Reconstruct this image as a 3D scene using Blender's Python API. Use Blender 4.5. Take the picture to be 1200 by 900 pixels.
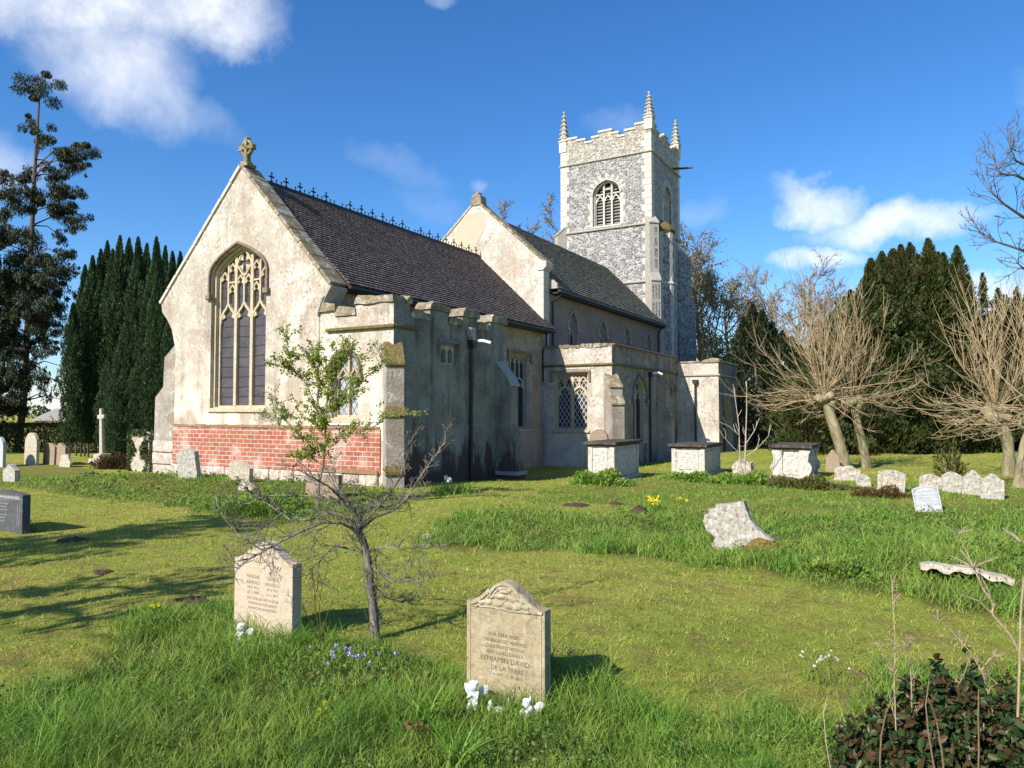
import bpy, bmesh, math, random
import numpy as np
from mathutils import Vector, Matrix
from mathutils.geometry import tessellate_polygon
for o in list(bpy.data.objects): bpy.data.objects.remove(o)
SC = bpy.context.scene
COL = SC.collection
R = math.radians
pi = math.pi
# ------------------------------------------------------------------ camera
EYE = 1.9; FPX = 850.0; PITCH = math.atan(33/850.0); YAW = R(29.7)
cd = bpy.data.cameras.new('camera'); cam = bpy.data.objects.new('camera', cd); COL.objects.link(cam)
cd.sensor_width = 36; cd.lens = 36*FPX/1200; cd.clip_end = 3000; cd.clip_start = 0.05
cam.location = (0, 0, EYE); cam.rotation_euler = (pi/2+PITCH, 0, YAW)
SC.camera = cam
# ------------------------------------------------------------------ sun and sky
SUN_EL, SUN_AZ = 36.0, 14.0          # elevation; the light travels west, this much north of west (+Y west, +X north)
trav = Vector((math.sin(R(SUN_AZ))*math.cos(R(SUN_EL)), math.cos(R(SUN_AZ))*math.cos(R(SUN_EL)), -math.sin(R(SUN_EL))))
sl = bpy.data.lights.new('sun', 'SUN'); sl.energy = 5.0; sl.angle = R(0.5); sl.color = (1.0, 0.94, 0.85)
so = bpy.data.objects.new('sun', sl); COL.objects.link(so)
so.rotation_euler = trav.to_track_quat('-Z', 'Y').to_euler(); so.location = (-20, -40, 60)
SC.view_settings.view_transform = 'Standard'; SC.view_settings.look = 'None'
SC.view_settings.exposure = 0.63; SC.view_settings.gamma = 1.0
SC.view_settings.use_curve_mapping = False

def camdir(px, py):
    r = (px-600)/FPX; u = (450-py)/FPX
    w = math.cos(PITCH)-u*math.sin(PITCH); z = math.sin(PITCH)+u*math.cos(PITCH)
    c, s = math.cos(YAW), math.sin(YAW)
    return np.array([r*c-w*s, r*s+w*c, z])
def P(px, py, X=None, Y=None, Z=None):
    d = camdir(px, py)
    t = X/d[0] if X is not None else (Y/d[1] if Y is not None else (Z-EYE)/d[2])
    q = d*t; q[2] += EYE
    return q
def D(px, py, depth):
    d = camdir(px, py)
    w = -d[0]*math.sin(YAW)+d[1]*math.cos(YAW)
    q = d*depth/w; q[2] += EYE
    return q
def depth_of(x, y): return -x*math.sin(YAW)+y*math.cos(YAW)
def sstep(a, b, x):
    t = np.clip((x-a)/(b-a), 0, 1); return t*t*(3-2*t)
def gz(x, y):
    d = depth_of(x, y)
    z = -0.42*sstep(18.5, 27, d)*(0.28+0.72*sstep(-8.6, -10.9, x))
    z = z+0.035*np.sin(x*0.9+1.3)*np.sin(y*0.7+0.4)+0.02*np.sin(x*2.3+y*1.1)
    z = z+0.22*np.exp(-(((x+18)/4.0)**2+((y-12.6)/1.3)**2))          # bank under the east wall
    z = z+0.16*np.exp(-(((x-1.2)/3.2)**2+((y-10.5)/2.2)**2))         # rough hummock around the leaning stone
    return z
def G(px, py):
    z = 0.0
    for _ in range(12):
        q = P(px, py, Z=z); z = float(gz(q[0], q[1]))
    q = P(px, py, Z=z); return np.array([q[0], q[1], z])

# ------------------------------------------------------------------ world: sky with fair weather clouds
W = bpy.data.worlds.new('World'); SC.world = W; W.use_nodes = True
nt = W.node_tree; nt.nodes.clear(); N = nt.nodes.new; L = nt.links.new
wo = N('ShaderNodeOutputWorld'); bg = N('ShaderNodeBackground'); sky = N('ShaderNodeTexSky')
sky.sky_type = 'NISHITA'; sky.sun_disc = False; sky.sun_elevation = R(SUN_EL); sky.sun_rotation = R(180+SUN_AZ)
sky.air_density = 1.0; sky.dust_density = 0.35; sky.ozone_density = 3.0; sky.altitude = 0
bg.inputs['Strength'].default_value = 0.082
tc = N('ShaderNodeTexCoord')
def vmath(op, a, b=None):
    n = N('ShaderNodeVectorMath'); n.operation = op
    for i, v in enumerate((a, b)):
        if v is None: continue
        if isinstance(v, (tuple, list)): n.inputs[i].default_value = v
        else: L(v, n.inputs[i])
    return n
def fmath(op, a, b=None, clamp=False):
    n = N('ShaderNodeMath'); n.operation = op; n.use_clamp = clamp
    for i, v in enumerate((a, b)):
        if v is None: continue
        if isinstance(v, (int, float)): n.inputs[i].default_value = v
        else: L(v, n.inputs[i])
    return n.outputs[0]
nz = N('ShaderNodeTexNoise'); nz.inputs['Scale'].default_value = 7.0; nz.inputs['Detail'].default_value = 8; nz.inputs['Roughness'].default_value = 0.6
L(tc.outputs['Generated'], nz.inputs['Vector'])
nz2 = N('ShaderNodeTexNoise'); nz2.inputs['Scale'].default_value = 16.0; nz2.inputs['Detail'].default_value = 6; nz2.inputs['Roughness'].default_value = 0.65
L(tc.outputs['Generated'], nz2.inputs['Vector'])
off = vmath('SUBTRACT', nz.outputs['Color'], (0.5, 0.5, 0.5)); off = vmath('SCALE', off.outputs[0]); off.inputs['Scale'].default_value = 0.13
dirn = vmath('ADD', tc.outputs['Generated'], off.outputs[0])
clouds = [(95, 4, 130, 56, 0.35, 1.0), (130, 80, 100, 66, 0.75, .80), (245, 22, 88, 48, -0.2, .95), (215, 140, 60, 26, .4, .30), (462, 192, 70, 22, 0.5, .20), (566, 215, 18, 18, 0.8, .34), (500, 240, 50, 20, .6, .16),
          (725, 142, 42, 20, 0, .24), (962, 236, 60, 28, 0.2, 1.0), (1045, 268, 92, 26, -0.05, 1.0), (958, 303, 52, 18, 0.0, .95), (815, 258, 40, 18, 0.2, .25),
          (1380, 120, 120, 40, 0.1, .8), (1150, 350, 130, 18, 0, .8), (-150, 180, 150, 50, .1, .8), (505, 5, 30, 14, .3, .35), (60, 455, 160, 26, 0, .75)]
cov = None
for (px, py, a, b, tilt, amp) in clouds:
    c = Vector(camdir(px, py)).normalized()
    ex = Vector(camdir(px+1, py+tilt)).normalized()-c; ex.normalize(); ey = c.cross(ex).normalized()
    dd = vmath('SUBTRACT', dirn.outputs[0], tuple(c))
    dx = vmath('DOT_PRODUCT', dd.outputs[0], tuple(ex*(FPX/a))).outputs['Value']; dy = vmath('DOT_PRODUCT', dd.outputs[0], tuple(ey*(FPX/b))).outputs['Value']
    r2 = fmath('ADD', fmath('MULTIPLY', dx, dx), fmath('MULTIPLY', dy, dy))
    fall = fmath('SUBTRACT', 1.0, r2, True)
    facing = fmath('GREATER_THAN', vmath('DOT_PRODUCT', tc.outputs['Generated'], tuple(c)).outputs['Value'], 0.0)
    v = fmath('MULTIPLY', fmath('MULTIPLY', fall, facing), amp)
    cov = v if cov is None else fmath('MAXIMUM', cov, v)
mr = N('ShaderNodeMapRange'); mr.inputs['From Min'].default_value = 0.30; mr.inputs['From Max'].default_value = 0.68
L(nz2.outputs['Fac'], mr.inputs['Value'])
cf = fmath('MULTIPLY', fmath('POWER', cov, 1.35), fmath('ADD', fmath('MULTIPLY', mr.outputs[0], 0.55), 0.45), True)
hs = N('ShaderNodeHueSaturation'); hs.inputs['Saturation'].default_value = 1.26; hs.inputs['Value'].default_value = 1.06; hs.inputs['Hue'].default_value = 0.5
L(sky.outputs[0], hs.inputs['Color'])
mx = N('ShaderNodeMix'); mx.data_type = 'RGBA'
tint = N('ShaderNodeMix'); tint.data_type = 'RGBA'; tint.blend_type = 'MULTIPLY'; tint.inputs[0].default_value = 1.0; tint.inputs[7].default_value = (1.0, 1.18, 1.38, 1); L(hs.outputs[0], tint.inputs[6])
L(cf, mx.inputs[0]); L(tint.outputs[2], mx.inputs[6]); mx.inputs[7].default_value = (9.8, 9.9, 10.1, 1)
L(mx.outputs[2], bg.inputs['Color']); L(bg.outputs[0], wo.inputs['Surface'])

# ------------------------------------------------------------------ node helper and materials
class NT:
    def __init__(s, name):
        s.m = bpy.data.materials.new(name); s.m.use_nodes = True; s.t = s.m.node_tree
        s.b = s.t.nodes['Principled BSDF']; s.out = s.t.nodes['Material Output']
        s.co = s.n('ShaderNodeTexCoord').outputs['Object']
    def n(s, t): return s.t.nodes.new(t)
    def l(s, a, b): s.t.links.new(a, b)
    def set(s, sock, v):
        if isinstance(v, (int, float)): sock.default_value = v
        elif isinstance(v, (tuple, list)): sock.default_value = tuple(v)+((1,) if len(v) == 3 and len(sock.default_value) == 4 else ())
        else: s.l(v, sock)
    def map(s, scale=(1, 1, 1), vec=None):
        m = s.n('ShaderNodeMapping'); m.inputs['Scale'].default_value = scale; s.l(vec or s.co, m.inputs['Vector']); return m.outputs[0]
    def noise(s, scale, detail=4, rough=0.6, vec=None, color=False, dist=0.0):
        x = s.n('ShaderNodeTexNoise'); x.inputs['Scale'].default_value = scale; x.inputs['Detail'].default_value = detail
        x.inputs['Roughness'].default_value = rough; x.inputs['Distortion'].default_value = dist; s.l(vec or s.co, x.inputs['Vector'])
        return x.outputs['Color' if color else 'Fac']
    def vor(s, scale, feature='F1', out='Distance', vec=None, rnd=1.0):
        x = s.n('ShaderNodeTexVoronoi'); x.feature = feature; x.inputs['Scale'].default_value = scale; x.inputs['Randomness'].default_value = rnd
        s.l(vec or s.co, x.inputs['Vector']); return x.outputs[out]
    def ramp(s, f, stops, interp='LINEAR'):
        r = s.n('ShaderNodeValToRGB'); e = r.color_ramp.elements; r.color_ramp.interpolation = interp
        while len(e) < len(stops): e.new(0.5)
        for el, (p, c) in zip(e, stops):
            el.position = p; el.color = (c, c, c, 1) if isinstance(c, (int, float)) else tuple(c)+(1,)
        s.l(f, r.inputs[0]); return r.outputs[0]
    def mix(s, f, a, b, mode='MIX'):
        x = s.n('ShaderNodeMix'); x.data_type = 'RGBA'; x.blend_type = mode
        s.set(x.inputs[0], f); s.set(x.inputs[6], a); s.set(x.inputs[7], b); return x.outputs[2]
    def math(s, op, a, b=0.0, clamp=False):
        x = s.n('ShaderNodeMath'); x.operation = op; x.use_clamp = clamp; s.set(x.inputs[0], a); s.set(x.inputs[1], b); return x.outputs[0]
    def sep(s, v): 
        x = s.n('ShaderNodeSeparateXYZ'); s.l(v, x.inputs[0]); return x.outputs
    def comb(s, a, b, c=0.0):
        x = s.n('ShaderNodeCombineXYZ'); s.set(x.inputs[0], a); s.set(x.inputs[1], b); s.set(x.inputs[2], c); return x.outputs[0]
    def island(s): return s.n('ShaderNodeNewGeometry').outputs['Random Per Island']
    def done(s, col, rough=0.9, bump=None, bstr=0.5, bdist=0.02, spec=0.3, trans=None):
        s.set(s.b.inputs['Base Color'], col); s.set(s.b.inputs['Roughness'], rough); s.b.inputs['Specular IOR Level'].default_value = spec
        if bump is not None:
            bm = s.n('ShaderNodeBump'); bm.inputs['Strength'].default_value = bstr; bm.inputs['Distance'].default_value = bdist
            s.l(bump, bm.inputs['Height']); s.l(bm.outputs[0], s.b.inputs['Normal'])
        if trans:
            tr = s.n('ShaderNodeBsdfTranslucent'); s.set(tr.inputs['Color'], col); ms = s.n('ShaderNodeMixShader'); ms.inputs[0].default_value = trans
            s.l(s.b.outputs[0], ms.inputs[1]); s.l(tr.outputs[0], ms.inputs[2]); s.l(ms.outputs[0], s.out.inputs['Surface'])
        return s.m

def m_plain(name, col, rough=0.8, spec=0.3, var=0.15, sc=6):
    t = NT(name); f = t.noise(sc, 5)
    c = t.mix(f, tuple(v*(1-var) for v in col), tuple(min(1, v*(1+var)) for v in col)); return t.done(c, rough, t.noise(sc*6, 3), 0.15, 0.01, spec)

def m_render(name, base, low, stain, dirt=(0.16, 0.14, 0.12), zsmooth=3.4, dirtamt=0.5, rough_scale=9.5):
    # lime render: smooth limewash low on the wall, pebble-dashed and weathered above
    t = NT(name); z = t.sep(t.co)[2]
    zz = t.math('ADD', z, t.math('MULTIPLY', t.noise(0.6, 4), 2.0))
    up = t.ramp(t.math('DIVIDE', t.math('SUBTRACT', zz, zsmooth-0.4), 2.4, True), [(0.0, 0.0), (1.0, 1.0)])
    c = t.mix(up, low, base)
    st = t.ramp(t.noise(0.85, 7, 0.68, dist=0.6), [(0.46, 0.0), (0.58, 1.0)])
    c = t.mix(t.math('MULTIPLY', st, 0.92), c, stain)
    vst = t.ramp(t.noise(1.0, 5, 0.6, t.map((2.6, 2.6, 0.32))), [(0.5, 0.0), (0.72, 1.0)])      # rain streaks
    c = t.mix(t.math('MULTIPLY', vst, min(1, dirtamt*1.1)), c, dirt)
    sp = t.ramp(t.noise(rough_scale, 6, 0.8), [(0.43, 0.0), (0.50, 1.0)])
    spk = t.math('MULTIPLY', t.math('SUBTRACT', 1.0, sp), t.math('ADD', t.math('MULTIPLY', up, 0.85), 0.12))
    c = t.mix(t.math('MULTIPLY', spk, t.ramp(t.noise(1.4, 4), [(0.35, 0.30), (0.65, 0.95)])), c, (0.19, 0.155, 0.125))
    grey = t.ramp(t.noise(0.55, 6, 0.7, t.map((1.3, 1.3, 0.8))), [(0.47, 0.0), (0.62, 0.7)])
    c = t.mix(t.math('MULTIPLY', grey, t.math('ADD', t.math('MULTIPLY', up, 0.75), 0.2)), c, (0.37, 0.315, 0.25))
    fl = t.ramp(t.noise(4.2, 9, 0.8), [(0.56, 0.0), (0.62, 1.0)])
    c = t.mix(t.math('MULTIPLY', fl, t.math('MULTIPLY', up, 0.55)), c, (0.74, 0.69, 0.60))
    bm = t.math('ADD', t.math('MULTIPLY', t.noise(rough_scale, 6, 0.7), t.math('ADD', up, 0.25)), t.math('MULTIPLY', t.noise(2.5, 3), 0.8))
    return t.done(c, 0.95, bm, 0.65, 0.03, 0.15)

def m_stone(name, a, b, lichen=(0.60, 0.58, 0.50), lam=0.4, dark=(0.12, 0.11, 0.09), dam=0.3, moss=None, mam=0.0, sc=1.0):
    t = NT(name)
    c = t.mix(t.noise(2.2*sc, 6), a, b)
    c = t.mix(t.math('MULTIPLY', t.ramp(t.noise(7*sc, 7, 0.7), [(0.5, 0), (0.62, 1)]), dam), c, dark)
    c = t.mix(t.math('MULTIPLY', t.ramp(t.noise(5*sc, 8, 0.7, dist=0.4), [(0.52, 0), (0.58, 1)]), lam), c, lichen)
    if moss:
        c = t.mix(t.math('MULTIPLY', t.ramp(t.noise(3.3*sc, 6, 0.65), [(0.47, 0), (0.56, 1)]), mam), c, moss)
    return t.done(c, 0.92, t.math('ADD', t.noise(16*sc, 7, 0.7), t.math('MULTIPLY', t.noise(4*sc, 4), 1.3)), 0.5, 0.02, 0.2)

def m_brick(name, bw, bh, c1, c2, mortar, ax='x', wear=(0.62, 0.52, 0.44)):
    t = NT(name); s = t.sep(t.co); v = t.comb(s[0] if ax == 'x' else s[1], s[2])
    b = t.n('ShaderNodeTexBrick'); t.l(v, b.inputs['Vector'])
    b.inputs['Scale'].default_value = 1; b.inputs['Brick Width'].default_value = bw; b.inputs['Row Height'].default_value = bh
    b.inputs['Mortar Size'].default_value = 0.011; b.inputs['Mortar Smooth'].default_value = 0.3; b.inputs['Bias'].default_value = 0.0
    t.set(b.inputs['Color1'], c1); t.set(b.inputs['Color2'], c2); t.set(b.inputs['Mortar'], mortar)
    vv = t.math('MULTIPLY', t.noise(9, 3), 1.0)
    c = t.mix(t.ramp(vv, [(0.38, 0.0), (0.66, 0.42)]), b.outputs['Color'], (0.19, 0.085, 0.065))
    c = t.mix(t.math('MULTIPLY', t.ramp(t.noise(1.7, 7, 0.7), [(0.50, 0), (0.64, 1)]), 0.55), c, wear)
    bm = t.math('SUBTRACT', t.math('MULTIPLY', t.noise(30, 5), 0.35), b.outputs['Fac'])
    return t.done(c, 0.92, bm, 0.6, 0.015, 0.15)

def m_flint(name, mortar, dark, light, sc=7.5):
    t = NT(name)
    ed = t.vor(sc, 'DISTANCE_TO_EDGE', vec=t.map((1, 1, 1.25)))
    cr = t.sep(t.vor(sc, 'F1', 'Color', vec=t.map((1, 1, 1.25))))[0]
    stone = t.ramp(cr, [(0.0, dark), (0.45, tuple(0.6*d+0.4*l for d, l in zip(dark, light))), (0.75, light), (1.0, tuple(min(1, l*1.7) for l in light))])
    stone = t.mix(t.ramp(t.noise(40, 3), [(0.4, 0), (0.7, 0.5)]), stone, tuple(min(1, l*1.3) for l in light))
    c = t.mix(t.ramp(t.math('ADD', ed, t.math('MULTIPLY', t.math('SUBTRACT', t.noise(9, 3), 0.5), 0.12)), [(0.03, 0.0), (0.10, 1.0)]), mortar, stone)
    c = t.mix(t.math('MULTIPLY', t.ramp(t.noise(0.8, 5), [(0.45, 0), (0.7, 1)]), 0.25), c, (0.40, 0.34, 0.26))
    return t.done(c, 0.75, t.ramp(ed, [(0.0, 0.0), (0.25, 1.0)]), 0.7, 0.05, 0.35)

def m_tile(name, cols, moss=None, mam=0.4):
    t = NT(name); c = t.ramp(t.island(), [(i/(len(cols)-1), k) for i, k in enumerate(cols)])
    c = t.mix(t.math('MULTIPLY', t.ramp(t.noise(1.1, 6, 0.7), [(0.45, 0), (0.7, 1)]), 0.35), c, tuple(v*0.5 for v in cols[0]))
    if moss: c = t.mix(t.math('MULTIPLY', t.ramp(t.noise(1.6, 8, 0.72), [(0.50, 0), (0.60, 1)]), mam), c, moss)
    return t.done(c, 0.72, t.noise(28, 5), 0.35, 0.01, 0.3)

def m_leaf(name, cols, trans=0.25, rough=0.6, patch=None, psc=0.5):
    t = NT(name); c = t.ramp(t.island(), [(i/(len(cols)-1), k) for i, k in enumerate(cols)])
    if patch: c = t.mix(t.ramp(t.noise(psc, 4), [(0.42, 0.0), (0.62, 0.8)]), c, patch)
    return t.done(c, rough, spec=0.25, trans=trans)

def m_bark(name, a, b, sc=4):
    t = NT(name); f = t.noise(sc, 6, 0.7, t.map((1, 1, 0.3)))
    c = t.mix(t.ramp(f, [(0.35, 0), (0.65, 1)]), a, b); return t.done(c, 0.9, t.noise(sc*5, 5, 0.7, t.map((1, 1, 0.3))), 0.6, 0.02, 0.15)

M = {}
M['render'] = m_render('lime_render', (0.62, 0.55, 0.465), (0.71, 0.61, 0.475), (0.40, 0.315, 0.24), dirtamt=0.55)
M['render_nave'] = m_render('nave_render', (0.62, 0.57, 0.49), (0.66, 0.60, 0.52), (0.46, 0.38, 0.29), zsmooth=2, dirtamt=0.25)
M['render_patch'] = m_plain('buff_patch', (0.47, 0.38, 0.27), var=0.12, sc=2)
M['render_clere_shade'] = m_render('shaded_clerestory_render', (0.27, 0.225, 0.18), (0.27, 0.225, 0.18), (0.22, 0.18, 0.145), zsmooth=40, dirtamt=0.2)  # base colour darkened to carry the shade on the clerestory side
M['render_aisle_shade'] = m_render('stained_shaded_aisle_render', (0.27, 0.245, 0.22), (0.30, 0.27, 0.24), (0.13, 0.11, 0.095), dirt=(0.05, 0.045, 0.04), zsmooth=1.0, dirtamt=0.9)  # black stains, plus north-side shade put into the aisle render's colour
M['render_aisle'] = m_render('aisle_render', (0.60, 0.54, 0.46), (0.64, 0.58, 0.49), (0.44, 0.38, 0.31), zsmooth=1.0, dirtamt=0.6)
M['render_chn_shade'] = m_render('shaded_chancel_render', (0.42, 0.33, 0.235), (0.36, 0.31, 0.26), (0.30, 0.235, 0.17), zsmooth=2.0, dirtamt=0.6)  # shade and warm bounce light of the north side mixed into the colour
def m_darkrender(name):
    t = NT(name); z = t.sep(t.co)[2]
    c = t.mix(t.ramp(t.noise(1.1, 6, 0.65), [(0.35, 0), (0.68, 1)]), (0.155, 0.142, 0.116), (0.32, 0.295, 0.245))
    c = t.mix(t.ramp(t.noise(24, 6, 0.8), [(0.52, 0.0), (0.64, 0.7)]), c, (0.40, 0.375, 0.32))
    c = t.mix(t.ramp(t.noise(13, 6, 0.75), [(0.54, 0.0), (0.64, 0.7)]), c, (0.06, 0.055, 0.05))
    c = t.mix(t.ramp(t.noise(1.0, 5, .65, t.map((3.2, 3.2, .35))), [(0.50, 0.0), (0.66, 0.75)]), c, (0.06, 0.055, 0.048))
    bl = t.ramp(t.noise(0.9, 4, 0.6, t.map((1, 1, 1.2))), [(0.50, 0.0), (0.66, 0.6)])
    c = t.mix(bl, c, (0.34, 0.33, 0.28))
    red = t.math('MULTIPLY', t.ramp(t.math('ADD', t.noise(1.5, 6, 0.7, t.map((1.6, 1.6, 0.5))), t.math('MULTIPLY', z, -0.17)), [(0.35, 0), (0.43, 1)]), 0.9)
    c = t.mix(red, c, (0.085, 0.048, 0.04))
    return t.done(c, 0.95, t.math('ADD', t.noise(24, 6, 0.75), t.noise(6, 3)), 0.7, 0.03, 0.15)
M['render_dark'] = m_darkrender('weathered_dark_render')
M['render_butt'] = m_render('buttress_render', (0.38, 0.335, 0.28), (0.36, 0.315, 0.265), (0.27, 0.22, 0.175), zsmooth=0.0, dirtamt=0.4, rough_scale=18)
M['brick'] = m_brick('old_red_brick', 0.30, 0.125, (0.43, 0.135, 0.072), (0.29, 0.105, 0.07), (0.60, 0.49, 0.40))
M['rubble'] = m_stone('rubble_plinth', (0.52, 0.45, 0.36), (0.36, 0.30, 0.24), (0.70, 0.65, 0.56), 0.6, (0.22, 0.12, 0.09), 0.6)
M['ledge'] = m_stone('red_ledge', (0.30, 0.17, 0.10), (0.20, 0.13, 0.07), (0.40, 0.34, 0.20), 0.4)
M['lime'] = m_stone('limestone', (0.57, 0.52, 0.45), (0.49, 0.44, 0.37), (0.64, 0.61, 0.55), 0.35, (0.20, 0.17, 0.12), 0.25)
M['lime_grey'] = m_stone('grey_limestone', (0.40, 0.37, 0.31), (0.32, 0.29, 0.24), (0.52, 0.50, 0.44), 0.35)
M['tracery'] = m_stone('window_stone', (0.52, 0.44, 0.30), (0.40, 0.32, 0.21), (0.62, 0.56, 0.44), 0.3, (0.22, 0.17, 0.11), 0.3)
M['hood'] = m_stone('hood_stone', (0.24, 0.18, 0.14), (0.15, 0.115, 0.09), (0.42, 0.37, 0.30), 0.3)
M['coping'] = m_stone('mossy_coping', (0.33, 0.28, 0.21), (0.19, 0.16, 0.115), (0.55, 0.51, 0.42), 0.6, moss=(0.16, 0.115, 0.035), mam=0.7)
M['mossy'] = m_stone('moss_ledge', (0.17, 0.125, 0.04), (0.10, 0.075, 0.03), (0.30, 0.24, 0.08), 0.5, sc=2)
M['flint'] = m_flint('knapped_flint', (0.47, 0.445, 0.40), (0.045, 0.048, 0.055), (0.25, 0.245, 0.245), 5.6)
M['flint_warm'] = m_flint('parapet_flint', (0.55, 0.49, 0.40), (0.10, 0.09, 0.09), (0.36, 0.33, 0.28), 6.8)
M['flint_dark'] = m_flint('dark_flint', (0.30, 0.29, 0.28), (0.03, 0.035, 0.045), (0.14, 0.14, 0.16), 7.5)
M['tile'] = m_tile('plum_clay_tile', [(0.085, 0.068, 0.066), (0.145, 0.112, 0.106), (0.112, 0.088, 0.088), (0.185, 0.145, 0.130)], (0.19, 0.15, 0.11), 0.3)
M['slate'] = m_tile('grey_stone_slate', [(0.090, 0.091, 0.080), (0.140, 0.137, 0.118), (0.112, 0.112, 0.098), (0.185, 0.178, 0.15)], (0.165, 0.155, 0.075), 0.5)
M['iron'] = m_plain('black_iron', (0.018, 0.018, 0.02), 0.55, 0.4)
M['gutter'] = m_plain('gutter_black', (0.022, 0.021, 0.02), 0.5, 0.4)
M['wood'] = m_plain('dark_timber', (0.06, 0.05, 0.04), 0.8)
M['void'] = m_plain('dark_interior', (0.012, 0.012, 0.012), 0.9)  # near-black colour stands in for the unlit porch and belfry insides
M['louvre'] = m_plain('grey_louvre', (0.22, 0.22, 0.21), 0.8)
M['pipewhite'] = m_plain('white_plastic', (0.75, 0.75, 0.72), 0.4)
M['lead'] = m_plain('copper_edge', (0.20, 0.105, 0.07), 0.6)
M['whitewash'] = m_plain('white_sill', (0.78, 0.75, 0.68), 0.8)
def m_glass(name, base, lead, sx, sz, kind, axis='x', vari=None):
    t = NT(name); s = t.sep(t.co); u = s[0] if axis == 'x' else s[1]
    if kind == 'diamond':
        a = t.math('ADD', t.math('MULTIPLY', u, sx), t.math('MULTIPLY', s[2], sz)); b = t.math('SUBTRACT', t.math('MULTIPLY', u, sx), t.math('MULTIPLY', s[2], sz))
        fa = t.math('PINGPONG', a, 0.5); fb = t.math('PINGPONG', b, 0.5)
        ln = t.math('LESS_THAN', t.math('MINIMUM', fa, fb), 0.07)
    else:
        ln = t.math('LESS_THAN', t.math('PINGPONG', t.math('ADD', t.math('MULTIPLY', s[2], sz), t.math('MULTIPLY', t.noise(0.9), 0.5)), 0.5), 0.05)
        ln = t.math('MAXIMUM', ln, t.math('MULTIPLY', t.math('LESS_THAN', t.vor(4.5, 'DISTANCE_TO_EDGE'), 0.012), 0.6))
    c = base
    if vari: c = t.mix(t.ramp(t.noise(2.6, 5, 0.7), [(0.35, 0), (0.65, 1)]), base, vari)
    c = t.mix(ln, c, lead)
    return t.done(c, t.mix(ln, (0.3,)*3, (0.7,)*3) if kind == 'diamond' else 0.5, t.noise(3.0, 3), 0.12, 0.02, 0.5)
M['stained'] = m_glass('stained_glass', (0.045, 0.038, 0.048), (0.010, 0.010, 0.012), 1, 3.3, 'bars', vari=(0.085, 0.072, 0.078))
M['leaded_white'] = m_glass('white_leaded_glass', (0.03, 0.034, 0.04), (0.50, 0.50, 0.47), 5.0, 3.3, 'diamond')
M['leaded'] = m_glass('leaded_glass', (0.27, 0.29, 0.30), (0.05, 0.05, 0.05), 5.5, 3.6, 'diamond', vari=(0.40, 0.42, 0.42))
M['leaded_n'] = m_glass('dark_leaded_glass', (0.012, 0.013, 0.016), (0.004, 0.004, 0.004), 6, 5, 'diamond', 'y')

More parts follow.
